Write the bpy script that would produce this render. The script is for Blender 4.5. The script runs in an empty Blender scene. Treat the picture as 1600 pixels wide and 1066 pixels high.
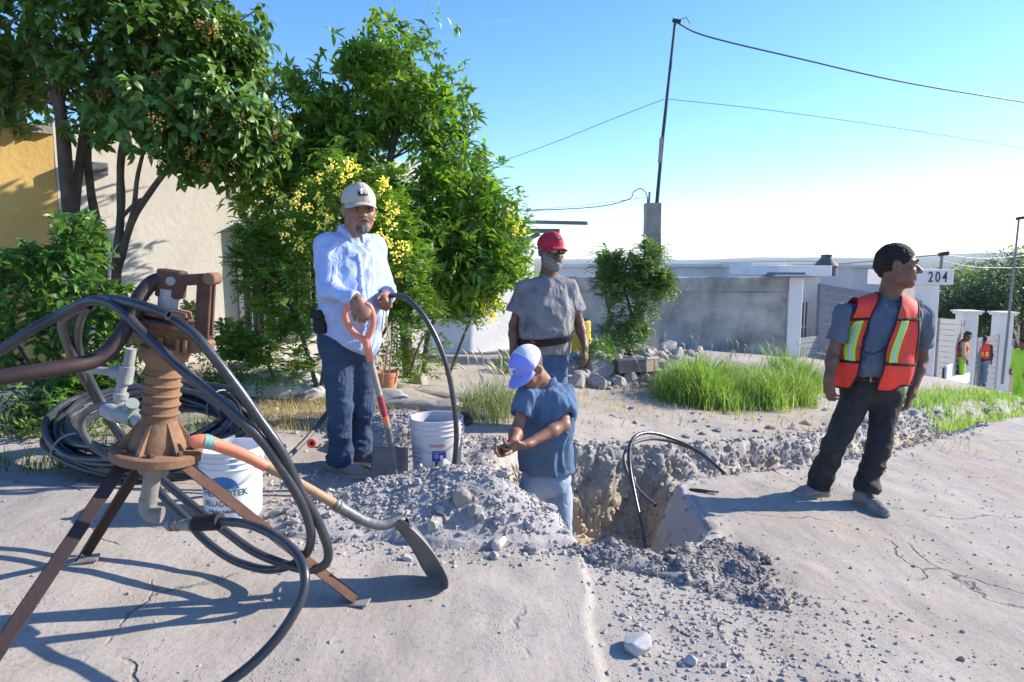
import bpy, math, random
import numpy as np
from mathutils import Matrix, Vector
random.seed(7); rng = np.random.default_rng(7)
R = math.radians
S = bpy.context.scene
COL = S.collection

# ------------------------------------------------------------ camera, sky, sun, exposure
PITCH = R(6.42); FPX = 24/36*1600; CAMZ = 1.55
cam = bpy.data.cameras.new("camera"); cam.lens = 24; cam.sensor_width = 36
cam.clip_start = 0.05; cam.clip_end = 9000
camo = bpy.data.objects.new("camera", cam); COL.objects.link(camo)
camo.location = (0, 0, CAMZ); camo.rotation_euler = (math.pi/2-PITCH, 0, 0)
S.camera = camo
cam.dof.use_dof = True; cam.dof.focus_distance = 4.3; cam.dof.aperture_fstop = 5.6

SUN_AZ = R(18); SUN_EL = R(27)          # towards +x, a little beyond the subjects
sdir = Vector((math.cos(SUN_AZ)*math.cos(SUN_EL), math.sin(SUN_AZ)*math.cos(SUN_EL), math.sin(SUN_EL)))
world = bpy.data.worlds.new("World"); S.world = world; world.use_nodes = True
wn = world.node_tree; wn.nodes.clear()
wo = wn.nodes.new("ShaderNodeOutputWorld"); bg = wn.nodes.new("ShaderNodeBackground")
sky = wn.nodes.new("ShaderNodeTexSky"); sky.sky_type = 'NISHITA'; sky.sun_disc = False
sky.sun_elevation = SUN_EL; sky.sun_rotation = math.pi/2 - SUN_AZ
sky.air_density = 1.0; sky.dust_density = 0.2; sky.ozone_density = 4.5
bg.inputs[1].default_value = 0.145
# thin high cloud wisps, a property of the sky itself
tc = wn.nodes.new("ShaderNodeTexCoord"); mp = wn.nodes.new("ShaderNodeMapping")
mp.inputs['Scale'].default_value = (1.6, 1.6, 9.0)
cn = wn.nodes.new("ShaderNodeTexNoise"); cn.inputs['Scale'].default_value = 2.2; cn.inputs['Detail'].default_value = 9
cn.inputs['Roughness'].default_value = 0.6
cr = wn.nodes.new("ShaderNodeValToRGB")
cr.color_ramp.elements[0].position = 0.66; cr.color_ramp.elements[0].color = (0, 0, 0, 1)
cr.color_ramp.elements[1].position = 0.95; cr.color_ramp.elements[1].color = (0.3, 0.3, 0.3, 1)
mx = wn.nodes.new("ShaderNodeMix"); mx.data_type = 'RGBA'
mx.inputs['B'].default_value = (9.0, 9.2, 9.6, 1)
wn.links.new(tc.outputs['Generated'], mp.inputs[0]); wn.links.new(mp.outputs[0], cn.inputs[0])
wn.links.new(cn.outputs[0], cr.inputs[0]); wn.links.new(cr.outputs[0], mx.inputs['Factor'])
hs0 = wn.nodes.new('ShaderNodeHueSaturation'); hs0.inputs['Saturation'].default_value = 1.18; hs0.inputs['Hue'].default_value = .508
wn.links.new(sky.outputs[0], hs0.inputs['Color']); wn.links.new(hs0.outputs[0], mx.inputs['A']); wn.links.new(mx.outputs['Result'], bg.inputs[0])
wn.links.new(bg.outputs[0], wo.inputs[0])
sl = bpy.data.lights.new("sun", 'SUN'); sl.energy = 4.7; sl.angle = R(0.53); sl.color = (1.0, 0.90, 0.78)
so = bpy.data.objects.new("sun", sl); COL.objects.link(so); so.location = (20, 6, 12)
so.rotation_euler = sdir.to_track_quat('Z', 'Y').to_euler()
S.view_settings.view_transform = 'Standard'; S.view_settings.look = 'None'
S.view_settings.exposure = 1.0; S.view_settings.gamma = 1; S.view_settings.use_curve_mapping = False
S.render.engine = 'CYCLES'
try:
    S.cycles.use_denoising = True; S.cycles.max_bounces = 6; S.cycles.transparent_max_bounces = 6
    S.cycles.volume_bounces = 1; S.cycles.sample_clamp_indirect = 8
except Exception: pass

# ------------------------------------------------------------ helpers
def W(px, py, d):
    """point at depth d (metres along the view's ground axis) seen at px, py of the 1600 px photograph"""
    u = (px-800)/FPX; v = (533-py)/FPX
    yy = math.cos(PITCH)+v*math.sin(PITCH); zz = -math.sin(PITCH)+v*math.cos(PITCH)
    s = d/yy
    return np.array([u*s, d, CAMZ+zz*s])

def hsh(a, b, c, seed):
    n = (a*73856093) ^ (b*19349663) ^ (c*83492791) ^ (seed*2654435761 & 0x7fffffff)
    n = (n ^ (n >> 13))*1274126177 & 0x7fffffff
    n = (n ^ (n >> 15))*2246822519 & 0x7fffffff
    return ((n >> 7) & 0xffff)/65535.0
def vnoise(p, f=1.0, seed=0):
    p = np.asarray(p, float)*f
    i = np.floor(p).astype(np.int64); t = p-i; t = t*t*(3-2*t)
    x, y, z = i[..., 0], i[..., 1], i[..., 2]; u, v, w = t[..., 0], t[..., 1], t[..., 2]
    def L(a, b, k): return a+(b-a)*k
    c = lambda dx, dy, dz: hsh(x+dx, y+dy, z+dz, seed)
    return L(L(L(c(0,0,0), c(1,0,0), u), L(c(0,1,0), c(1,1,0), u), v),
             L(L(c(0,0,1), c(1,0,1), u), L(c(0,1,1), c(1,1,1), u), v), w)*2-1
def fbm(p, f=1.0, o=4, seed=0, g=0.5):
    s = 0; a = 1; t = 0
    for k in range(o):
        s = s+a*vnoise(p, f*2**k, seed+k*17); t += a; a *= g
    return s/t
def sstep(a, b, x):
    t = np.clip((x-a)/(b-a), 0, 1); return t*t*(3-2*t)
def norm(v):
    v = np.asarray(v, float); return v/(np.linalg.norm(v, axis=-1, keepdims=True)+1e-12)
def rotz(a): c, s = math.cos(a), math.sin(a); return np.array([[c,-s,0],[s,c,0],[0,0,1.]])
def rotx(a): c, s = math.cos(a), math.sin(a); return np.array([[1.,0,0],[0,c,-s],[0,s,c]])
def roty(a): c, s = math.cos(a), math.sin(a); return np.array([[c,0,s],[0,1.,0],[-s,0,c]])

ORIG = {}
def tag(o, label=None, cat=None, group=None, kind=None):
    if label: o['label'] = label
    if cat: o['category'] = cat
    if group: o['group'] = group
    if kind: o['kind'] = kind
    return o
def thing(name, loc, label, cat, group=None):
    o = bpy.data.objects.new(name, None); COL.objects.link(o); o.empty_display_size = 0.1
    o.location = tuple(loc); ORIG[o.name] = np.array(loc, float)
    return tag(o, label, cat, group)
def mesh_obj(name, V, F, mat, parent=None, smooth=True, mats=None, mi=None, local=False):
    """V world coordinates (or local); parented pieces are moved into their thing's own space"""
    V = np.asarray(V, float).reshape(-1, 3)
    me = bpy.data.meshes.new(name)
    if parent is not None:
        o0 = ORIG[parent.name]
    else:
        o0 = np.zeros(3)
        if not local and len(V): o0 = np.array([V[:,0].mean(), V[:,1].mean(), V[:,2].min()])
    VV = V if local else V-o0
    if isinstance(F, np.ndarray) and F.ndim == 2:
        n, k = F.shape
        me.vertices.add(len(VV)); me.vertices.foreach_set('co', VV.astype(np.float32).ravel())
        me.loops.add(n*k); me.loops.foreach_set('vertex_index', F.astype(np.int32).ravel())
        me.polygons.add(n); me.polygons.foreach_set('loop_start', np.arange(0, n*k, k, dtype=np.int32))
        me.update(calc_edges=True)
    else:
        me.from_pydata([tuple(v) for v in VV], [], [tuple(int(i) for i in f) for f in F]); me.update()
    for m in (mats or [mat]): me.materials.append(m)
    if mi is not None: me.polygons.foreach_set('material_index', np.asarray(mi, dtype=np.int32))
    me.polygons.foreach_set('use_smooth', np.full(len(me.polygons), smooth, dtype=bool))
    o = bpy.data.objects.new(name, me); COL.objects.link(o)
    if parent is not None:
        o.parent = parent; ORIG[o.name] = np.zeros(3) if local else o0
    else:
        o.location = tuple(np.zeros(3) if local else o0); ORIG[o.name] = np.zeros(3) if local else o0
    return o
class MB:
    """collects pieces into one mesh"""
    def __init__(s): s.V = []; s.F = []; s.n = 0
    def add(s, V, F):
        V = np.asarray(V, float).reshape(-1, 3)
        s.V.append(V); s.F += [tuple(int(i)+s.n for i in f) for f in F]; s.n += len(V); return s
    def box(s, c, size, Rm=None, bev=0.0):
        x, y, z = [a/2 for a in size]
        if bev <= 0:
            V = np.array([[sx*x, sy*y, sz*z] for sx in (-1,1) for sy in (-1,1) for sz in (-1,1)])
            F = [(0,1,3,2),(4,6,7,5),(0,4,5,1),(2,3,7,6),(0,2,6,4),(1,5,7,3)]
        else:
            b = min(bev, x*.49, y*.49, z*.49)
            V = []; idx = {}
            for sx in (-1,1):
                for sy in (-1,1):
                    for sz in (-1,1):
                        for ax in range(3):
                            p = [sx*x, sy*y, sz*z]
                            for k in range(3):
                                if k != ax: p[k] -= math.copysign(b, p[k])
                            idx[(sx,sy,sz,ax)] = len(V); V.append(p)
            F = []
            for ax in range(3):
                o1, o2 = [k for k in range(3) if k != ax]
                for sgn in (-1,1):
                    q = []
                    for a, b_ in ((-1,-1),(1,-1),(1,1),(-1,1)):
                        t = [0,0,0]; t[ax] = sgn; t[o1] = a; t[o2] = b_
                        q.append(idx[(t[0],t[1],t[2],ax)])
                    F.append(tuple(q))
            for ax in range(3):      # edges along ax
                o1, o2 = [k for k in range(3) if k != ax]
                for a in (-1,1):
                    for b_ in (-1,1):
                        t0 = [0,0,0]; t0[ax] = -1; t0[o1] = a; t0[o2] = b_
                        t1 = list(t0); t1[ax] = 1
                        F.append((idx[(*t0,o1)], idx[(*t0,o2)], idx[(*t1,o2)], idx[(*t1,o1)]))
            for sx in (-1,1):
                for sy in (-1,1):
                    for sz in (-1,1): F.append(tuple(idx[(sx,sy,sz,a)] for a in range(3)))
            V = np.array(V)
        if Rm is not None: V = V@np.asarray(Rm).T
        return s.add(V+np.asarray(c, float), F)
    def tube(s, P, r, seg=10, caps=True, sq=None):
        P = np.asarray(P, float); n = len(P)
        r = np.full(n, r, float) if np.isscalar(r) else np.asarray(r, float)
        T = np.gradient(P, axis=0) if n > 2 else np.tile(P[-1]-P[0], (n,1)); T = norm(T)
        a = np.array([0,0,1.]) if abs(T[0][2]) < .9 else np.array([1.,0,0])
        N = norm(np.cross(T[0], a)); V = []
        for i in range(n):
            N = norm(N-T[i]*np.dot(N, T[i])); B = np.cross(T[i], N)
            for k in range(seg):
                t = 2*math.pi*k/seg
                cx, cy = math.cos(t), math.sin(t)
                if sq: cx *= sq[0]; cy *= sq[1]
                V.append(P[i]+r[i]*(cx*N+cy*B))
        F = [(i*seg+k, i*seg+(k+1)%seg, (i+1)*seg+(k+1)%seg, (i+1)*seg+k) for i in range(n-1) for k in range(seg)]
        if caps: F += [tuple(range(seg))[::-1], tuple((n-1)*seg+k for k in range(seg))]
        return s.add(V, F)
    def lathe(s, prof, seg=32, M=None, c=(0,0,0), cap=True, noise=0):
        V = []; n = len(prof)
        for r_, z in prof:
            for k in range(seg):
                t = 2*math.pi*k/seg; V.append((r_*math.cos(t), r_*math.sin(t), z))
        V = np.array(V, float)
        if noise: V += (fbm(V, 25, 3)*noise)[:, None]*norm(V*[1,1,0])
        F = [(i*seg+k, i*seg+(k+1)%seg, (i+1)*seg+(k+1)%seg, (i+1)*seg+k) for i in range(n-1) for k in range(seg)]
        if cap: F += [tuple(range(seg))[::-1], tuple((n-1)*seg+k for k in range(seg))]
        if M is not None: V = V@np.asarray(M).T
        return s.add(V+np.asarray(c, float), F)
    def prism(s, poly, h, M=None, c=(0,0,0)):
        """poly in local xy, extruded along z by +-h/2"""
        n = len(poly)
        V = np.array([(x, y, -h/2) for x, y in poly]+[(x, y, h/2) for x, y in poly], float)
        F = [tuple(range(n))[::-1], tuple(range(n, 2*n))]+[(i, (i+1)%n, n+(i+1)%n, n+i) for i in range(n)]
        if M is not None: V = V@np.asarray(M).T
        return s.add(V+np.asarray(c, float), F)
    def build(s, name, mat, parent=None, smooth=False, local=False):
        o = mesh_obj(name, np.vstack(s.V), s.F, mat, parent, smooth, local=local)
        if smooth == 'auto' or smooth: 
            try: o.data.set_sharp_from_angle(angle=R(42))
            except Exception: pass
        return o
def spline(P, n=8):
    """Catmull-Rom through the points"""
    P = np.asarray(P, float); Q = np.vstack([2*P[0]-P[1], P, 2*P[-1]-P[-2]]); out = []
    for i in range(1, len(Q)-2):
        for t in np.linspace(0, 1, n, endpoint=False):
            a, b, c, d = Q[i-1], Q[i], Q[i+1], Q[i+2]
            out.append(.5*((2*b)+(c-a)*t+(2*a-5*b+4*c-d)*t*t+(3*b-a-3*c+d)*t**3))
    out.append(P[-1]); return np.array(out)
def frame(z, x=None):
    """rotation matrix whose third column is z"""
    z = norm(z); x = np.array([1.,0,0]) if x is None else np.asarray(x, float)
    if abs(np.dot(z, norm(x))) > .98: x = np.array([0,1.,0])
    x = norm(x-z*np.dot(x, z)); y = np.cross(z, x)
    return np.column_stack([x, y, z])

# ------------------------------------------------------------ materials
MATS = {}
def mat(name, col, col2=None, rough=.8, scale=8, detail=5, bump=0., bscale=60, metal=0., spec=.5, mid=(.35,.65),
        spots=None, spot_scale=40, spot_th=.12, transl=0., island=0., layers=None, sheen=0., crease=0., wear=None, coords='Object', coat=0):
    if name in MATS: return MATS[name]
    m = bpy.data.materials.new(name); m.use_nodes = True; nt = m.node_tree; N = nt.nodes; L = nt.links
    b = N['Principled BSDF']; b.inputs['Roughness'].default_value = rough; b.inputs['Metallic'].default_value = metal
    b.inputs['Specular IOR Level'].default_value = spec
    if sheen: b.inputs['Sheen Weight'].default_value = sheen
    if coat: b.inputs['Coat Weight'].default_value = coat
    t = N.new('ShaderNodeTexCoord'); co = t.outputs[coords]
    def ns(sc, det=5, ro=.55):
        n = N.new('ShaderNodeTexNoise'); n.inputs['Scale'].default_value = sc; n.inputs['Detail'].default_value = det
        n.inputs['Roughness'].default_value = ro; L.new(co, n.inputs['Vector']); return n.outputs[0]
    def ramp(f, a, c):
        r = N.new('ShaderNodeMapRange'); r.inputs['From Min'].default_value = a; r.inputs['From Max'].default_value = c
        L.new(f, r.inputs['Value']); return r.outputs[0]
    def mixc(f, A, B):
        x = N.new('ShaderNodeMix'); x.data_type = 'RGBA'
        if isinstance(f, float): x.inputs['Factor'].default_value = f
        else: L.new(f, x.inputs['Factor'])
        for s_, k in ((A, 'A'), (B, 'B')):
            if isinstance(s_, tuple): x.inputs[k].default_value = (*s_[:3], 1)
            else: L.new(s_, x.inputs[k])
        return x.outputs['Result']
    c = tuple(col)
    if col2 is not None: c = mixc(ramp(ns(scale, detail), *mid), tuple(col), tuple(col2))
    if wear is not None:      # (colour, scale, lo, hi)
        c = mixc(ramp(ns(wear[1], 8, .65), wear[2], wear[3]), c, tuple(wear[0]))
    if spots is not None:
        v = N.new('ShaderNodeTexVoronoi'); v.inputs['Scale'].default_value = spot_scale; L.new(co, v.inputs['Vector'])
        c = mixc(ramp(v.outputs['Distance'], spot_th*1.5, spot_th), c, tuple(spots))
    if island:
        g = N.new('ShaderNodeNewGeometry'); h = N.new('ShaderNodeHueSaturation')
        r1 = N.new('ShaderNodeMapRange'); r1.inputs['To Min'].default_value = 1-island; r1.inputs['To Max'].default_value = 1+island
        L.new(g.outputs['Random Per Island'], r1.inputs['Value']); L.new(r1.outputs[0], h.inputs['Value'])
        r2 = N.new('ShaderNodeMapRange'); r2.inputs['To Min'].default_value = .485; r2.inputs['To Max'].default_value = .515
        L.new(g.outputs['Random Per Island'], r2.inputs['Value']); L.new(r2.outputs[0], h.inputs['Hue'])
        if isinstance(c, tuple): h.inputs['Color'].default_value = (*c[:3], 1)
        else: L.new(c, h.inputs['Color'])
        c = h.outputs[0]
    if isinstance(c, tuple): b.inputs['Base Color'].default_value = (*c[:3], 1)
    else: L.new(c, b.inputs['Base Color'])
    if bump:
        nb = N.new('ShaderNodeBump'); nb.inputs['Strength'].default_value = min(1, bump); nb.inputs['Distance'].default_value = .02*max(1,bump)
        L.new(ns(bscale, 8, .6), nb.inputs['Height']); L.new(nb.outputs[0], b.inputs['Normal'])
    if crease:      # sharp little fabric creases
        n0 = N.new('ShaderNodeTexNoise'); n0.inputs['Scale'].default_value = crease; n0.inputs['Detail'].default_value = 2.5; n0.inputs['Distortion'].default_value = 1.2
        mp_ = N.new('ShaderNodeMapping'); mp_.inputs['Scale'].default_value = (1,1,.55); mp_.inputs['Rotation'].default_value = (.3,.5,0); L.new(co, mp_.inputs[0]); L.new(mp_.outputs[0], n0.inputs['Vector'])
        m1 = N.new('ShaderNodeMath'); m1.operation = 'SUBTRACT'; m1.inputs[1].default_value = .5; L.new(n0.outputs[0], m1.inputs[0])
        m2 = N.new('ShaderNodeMath'); m2.operation = 'ABSOLUTE'; L.new(m1.outputs[0], m2.inputs[0]); m3 = N.new('ShaderNodeMapRange'); m3.inputs['From Max'].default_value = .12; L.new(m2.outputs[0], m3.inputs['Value'])
        b2 = N.new('ShaderNodeBump'); b2.inputs['Strength'].default_value = .5; b2.inputs['Distance'].default_value = .010; L.new(m3.outputs[0], b2.inputs['Height'])
        if bump: L.new(nb.outputs[0], b2.inputs['Normal'])
        L.new(b2.outputs[0], b.inputs['Normal'])
    if transl:
        tr = N.new('ShaderNodeBsdfTranslucent'); ms = N.new('ShaderNodeMixShader'); ms.inputs[0].default_value = transl
        hs = N.new('ShaderNodeHueSaturation'); hs.inputs['Value'].default_value = 2.4; hs.inputs['Saturation'].default_value = 1.1; hs.inputs['Hue'].default_value = .485
        if isinstance(c, tuple): hs.inputs['Color'].default_value = (*c[:3], 1)
        else: L.new(c, hs.inputs['Color'])
        L.new(hs.outputs[0], tr.inputs[0]); L.new(b.outputs[0], ms.inputs[1]); L.new(tr.outputs[0], ms.inputs[2])
        L.new(ms.outputs[0], N['Material Output'].inputs['Surface'])
    MATS[name] = m; return m
# ------------------------------------------------------------ terrain
PIT = np.array([(.42,3.10),(.80,3.22),(1.05,3.52),(1.12,4.45),(1.45,4.75),(2.2,5.2),(3.4,6.1),(4.85,7.4),(7.2,9.6),(10.5,12.6),
                (10.1,13.3),(6.6,10.2),(5.4,9.0),(3.9,7.5),(2.65,6.35),(1.4,5.55),(.65,5.28),(.05,5.05),(-.14,4.5),(-.02,4.05),(.16,3.6),(.28,3.25)])
def poly_sd(x, y, P):
    """signed distance, positive inside"""
    d2 = np.full(x.shape, 1e9); ins = np.zeros(x.shape, bool)
    for i in range(len(P)):
        a = P[i]; b = P[(i+1) % len(P)]; e = b-a
        wx, wy = x-a[0], y-a[1]; t = np.clip((wx*e[0]+wy*e[1])/(e@e), 0, 1)
        d2 = np.minimum(d2, (wx-t*e[0])**2+(wy-t*e[1])**2)
        c = ((a[1] > y) != (b[1] > y)) & (x < (b[0]-a[0])*(y-a[1])/(b[1]-a[1]+1e-12)+a[0]); ins ^= c
    return np.where(ins, 1, -1)*np.sqrt(d2)
def base_h(x, y):
    x = np.asarray(x, float); y = np.asarray(y, float)
    s = np.where(x < -2, .42+(-2-x)*.03, .2-.11*x)
    s = s-.0095*np.clip(x-5, 0, 14)**2-.25*np.clip(x-19, 0, 12)
    far = sstep(26, 120, np.hypot(x, y)); s = s*(1-far)+(-9.0)*far
    s = s-.018*np.clip(y-24, 0, 100)
    return s
def smooth_h(x, y):
    x = np.asarray(x, float); y = np.asarray(y, float)
    h = base_h(x, y)
    near = 1-sstep(14, 30, np.hypot(x, y))
    p = np.stack([x, y, np.zeros_like(x)], -1)
    h = h+near*(.022*fbm(p, .9, 3, 3)+.010*fbm(p, 5, 3, 9))
    h = h+.020*sstep(.345, .30, x+.022*vnoise(p, 7, 5)+.02*vnoise(p, 2.2, 6))*(1-sstep(3.2, 3.5, y))*near    # edge of the older road slab
    # raised, rubbly verge beyond the ditch near the concrete post
    h = h+.28*np.exp(-(((x-1.6)/1.5)**2+((y-10.2)/1.5)**2))
    h = h+.09*np.exp(-(((x+1.3)/1.6)**2+((y-5.9)/.8)**2))
    return h
def ground_h(x, y):
    x = np.asarray(x, float); y = np.asarray(y, float)
    h = smooth_h(x, y); p = np.stack([x, y, h], -1)
    sd = poly_sd(x, y, PIT)+.075*fbm(p, 3.2, 4, 21)+.02*vnoise(p, 18, 4)
    deep = 1-sstep(1.10, 1.34, x+ .1*(y-4.4))
    D = .27+.42*deep
    D = D*(.72+.28*sstep(3.1, 3.9, y))
    smoothwall = sstep(.9, 1.0, x)*sstep(4.7, 4.3, y)             # the clean cut slab side
    wd = .22+.12*vnoise(p, 2.0, 8); wd = wd*(1-smoothwall)+.30*smoothwall
    wall = sstep(0, 1, sd/wd)*(1-smoothwall)+smoothwall*np.clip(sd/wd, 0, 1)
    rough = (1-.85*smoothwall)*(.035*fbm(p, 9, 4, 31)+.02*np.abs(fbm(p, 22, 3, 33)))
    h = h-D*wall+np.where(sd > -.03, rough*np.clip((sd+.03)*12, 0, 1), 0)
    h = h+.018*np.exp(-((sd+.05)/.05)**2)*(.5+.5*vnoise(p, 6, 12))
    return h
def axis(segs):
    out = [segs[0][0]]
    for a, b, st in segs:
        n = max(1, int(round((b-a)/st))); out += list(np.linspace(a, b, n+1)[1:])
    return np.array(out)
def grow(a, b, s0, k=1.28):
    out = []; x = a; s = s0
    sg = 1 if b > a else -1
    while sg*(b-x) > 0: x += sg*s; s *= k; out.append(x)
    return out
xs = axis([(-2.6,-.5,.035),(-.5,1.7,.015),(1.7,5.6,.03),(5.6,11,.07),(11,18,.25)])
xs = np.array(sorted(grow(-2.6, -4200, .05, 1.16))+list(xs)+grow(18, 4200, .3, 1.2))
ys = axis([(1.2,2.9,.03),(2.9,5.8,.015),(5.8,9.6,.035),(9.6,14,.08),(14,26,.3)])
ys = np.array(sorted(grow(1.2, -60, .06, 1.3))+list(ys)+grow(26, 5200, .4, 1.17))
GX, GY = np.meshgrid(xs, ys, indexing='xy')
GZ = ground_h(GX, GY)
_steep = np.zeros_like(GZ); _g0, _g1 = np.gradient(GZ); _steep = np.clip((np.hypot(_g0/np.maximum(np.gradient(ys)[:,None],.01), _g1/np.maximum(np.gradient(xs)[None],.01))-.5)/1.5, 0, 1)*(np.hypot(GX-1.5, GY-5) < 6)
_p = np.stack([GX, GY, GZ*1.6], -1); _fl = 1-.8*sstep(.9, 1.0, GX)*sstep(4.7, 4.3, GY)
GX = GX+_steep*_fl*(.055*fbm(_p, 7, 3, 61)); GY = GY+_steep*_fl*(.075*fbm(_p, 6, 4, 62)+.03*np.abs(fbm(_p, 19, 3, 63)))
rr = np.hypot(GX, GY)
# far hills on the skyline
ang = np.degrees(np.arctan2(GX, GY))
hill = 9+24*np.exp(-((ang-35)/3.5)**2)+9*np.exp(-((ang-22)/6)**2)+5*np.exp(-((ang+2)/8)**2)+6*np.exp(-((ang-44)/6)**2)
hn = fbm(np.stack([ang*.35, ang*0, rr/900], -1), 1.0, 5, 77)
GZ = GZ+sstep(900, 2600, rr)*(hill+12+9*hn)*(rr/2600)
GZ = np.where(rr > 40, np.maximum(GZ, -9.5), GZ)
ny, nx = GX.shape
idx = np.arange(ny*nx).reshape(ny, nx)
FQ = np.stack([idx[:-1,:-1], idx[:-1,1:], idx[1:,1:], idx[1:,:-1]], -1).reshape(-1, 4)
GV = np.stack([GX, GY, GZ], -1).reshape(-1, 3)
fc = GV[FQ].mean(1)
sdc = poly_sd(fc[:,0], fc[:,1], PIT)
trench = sdc > -.035
farline = np.interp(fc[:,0], [-6,-2.6,-1.7,-.6,.05,.65,1.4,2.65,3.9,5.4,6.6,10.1,20], [4.0,4.0,4.25,4.7,5.05,5.28,5.55,6.35,7.5,9.0,10.2,13.3,22])
slabM = trench & (fc[:,0] > .93) & (fc[:,0] < 1.25) & (fc[:,1] < 4.62) & (sdc < .34); trenchAll = trench; trench = trench & ~slabM
vergeM = (~trenchAll) & (fc[:,1] > farline) & (np.hypot(fc[:,0], fc[:,1]) < 30)
farM = (~trenchAll) & (~vergeM) & (np.hypot(fc[:,0], fc[:,1]) >= 30)
hillM = farM & (np.hypot(fc[:,0], fc[:,1]) > 1000); farM &= ~hillM
roadM = ~(trenchAll | vergeM | farM | hillM)

def soil_mat(name, base, base2, dark, peb=True, cracks=False, sc=1.0, deepc=None, bump=.9):
    m = bpy.data.materials.new(name); m.use_nodes = True; nt = m.node_tree; N = nt.nodes; L = nt.links
    b = N['Principled BSDF']; b.inputs['Roughness'].default_value = .95; b.inputs['Specular IOR Level'].default_value = .15
    t = N.new('ShaderNodeNewGeometry'); co = t.outputs['Position']
    def ns(s_, det=6, ro=.6, stretch=None):
        n = N.new('ShaderNodeTexNoise'); n.inputs['Scale'].default_value = s_*sc; n.inputs['Detail'].default_value = det
        n.inputs['Roughness'].default_value = ro
        if stretch:
            mp_ = N.new('ShaderNodeMapping'); mp_.inputs['Scale'].default_value = stretch; mp_.inputs['Rotation'].default_value = (0,0,R(-38))
            L.new(co, mp_.inputs[0]); L.new(mp_.outputs[0], n.inputs['Vector'])
        else: L.new(co, n.inputs['Vector'])
        return n.outputs[0]
    def mr(f, a, c, lo=0, hi=1):
        r = N.new('ShaderNodeMapRange'); r.inputs['From Min'].default_value = a; r.inputs['From Max'].default_value = c
        r.inputs['To Min'].default_value = lo; r.inputs['To Max'].default_value = hi
        L.new(f, r.inputs['Value']); return r.outputs[0]
    def mix(f, A, B):
        x = N.new('ShaderNodeMix'); x.data_type = 'RGBA'; L.new(f, x.inputs['Factor'])
        for s_, k in ((A,'A'),(B,'B')):
            if isinstance(s_, tuple): x.inputs[k].default_value = (*s_, 1)
            else: L.new(s_, x.inputs[k])
        return x.outputs['Result']
    def ma(op, a, c_):
        x = N.new('ShaderNodeMath'); x.operation = op
        for i, s_ in enumerate((a, c_)):
            if isinstance(s_, (int, float)): x.inputs[i].default_value = s_
            else: L.new(s_, x.inputs[i])
        return x.outputs[0]
    c = mix(mr(ns(1.7), .35, .65), base, base2)
    c = mix(mr(ns(1.1, 7, .7, (1,.25,1)), .52, .72, 0, .55), c, dark)          # scuffed drag marks along the street
    c = mix(mr(ns(38, 3), .56, .72, 0, .6), c, dark)
    c = mix(mr(ns(.45, 8, .72), .50, .66, 0, .5), c, tuple(x*1.14 for x in base)); c = mix(mr(ns(.8, 9, .75), .50, .64, 0, .6), c, (base[0]*.92, base[1]*.84, base[2]*.74)); c = mix(mr(ns(95, 2, .5), .66, .72, 0, .75), c, tuple(x*.35 for x in base)); c = mix(mr(ns(2.6, 9, .75, (1,.18,1)), .60, .70, 0, .7), c, tuple(x*.72 for x in base))
    if deepc is not None:
        sx = N.new('ShaderNodeSeparateXYZ'); L.new(co, sx.inputs[0])
        zz = ma('ADD', sx.outputs[2], ma('MULTIPLY', ns(4), .5))
        zz = ma('ADD', zz, ma('MULTIPLY', sx.outputs[0], .12))
        c = mix(mr(zz, .32, .02), c, deepc)
        c = mix(mr(ns(14, 4), .55, .7, 0, .7), c, tuple(x*.75 for x in base))
    h = ma('MULTIPLY', ns(30, 8, .7), .38)
    if cracks:
        wn_ = N.new('ShaderNodeTexNoise'); wn_.inputs['Scale'].default_value = 3.5; wn_.inputs['Detail'].default_value = 6; L.new(co, wn_.inputs['Vector'])
        vm = N.new('ShaderNodeMix'); vm.data_type = 'VECTOR'; vm.inputs[0].default_value = .22; L.new(co, vm.inputs[4]); L.new(wn_.outputs['Color'], vm.inputs[5])
        vc = N.new('ShaderNodeTexVoronoi'); vc.feature = 'DISTANCE_TO_EDGE'; vc.inputs['Scale'].default_value = 1.15; L.new(vm.outputs[1], vc.inputs['Vector'])
        ck = ma('MULTIPLY', mr(vc.outputs['Distance'], .009, .002), mr(ns(1.3, 3), .50, .58)); c = mix(ma('MULTIPLY', ck, .7), c, tuple(x*.35 for x in base)); h = ma('SUBTRACT', h, ma('MULTIPLY', ck, .8))
    h = ma('ADD', h, ma('MULTIPLY', ns(6, 5, .6, (1,.3,1)), .8))
    if peb:
        for vs, th, amp in ((60, .30, .25), (140, .32, .12)):
            v = N.new('ShaderNodeTexVoronoi'); v.inputs['Scale'].default_value = vs*sc; L.new(co, v.inputs['Vector'])
            g = mr(v.outputs['Distance'], th, .08)
            msk = mr(ns(5, 4), .5, .6)
            g = ma('MULTIPLY', g, msk); h = ma('ADD', h, ma('MULTIPLY', g, amp))
            c = mix(ma('MULTIPLY', g, .45), c, tuple(x*.62 for x in base))
    bp = N.new('ShaderNodeBump'); bp.inputs['Strength'].default_value = bump; bp.inputs['Distance'].default_value = .012
    L.new(h, bp.inputs['Height']); L.new(bp.outputs[0], b.inputs['Normal']); L.new(c, b.inputs['Base Color'])
    MATS[name] = m; return m
M_ROAD = soil_mat('packed_dirt', (.385,.352,.315), (.315,.288,.255), (.20,.18,.16), cracks=True)
M_TRENCH = soil_mat('dug_soil', (.36,.335,.305), (.43,.40,.365), (.26,.24,.22), deepc=(.50,.42,.30), bump=1.0)
M_CUT = soil_mat('clean_cut_soil', (.46,.435,.41), (.40,.38,.365), (.34,.32,.30), peb=False, bump=.5)
M_VERGE = soil_mat('verge_soil', (.40,.365,.32), (.33,.30,.26), (.24,.22,.18))
M_FAR = soil_mat('far_land', (.13,.13,.07), (.20,.18,.11), (.05,.08,.035), peb=False, sc=.02)
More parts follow.
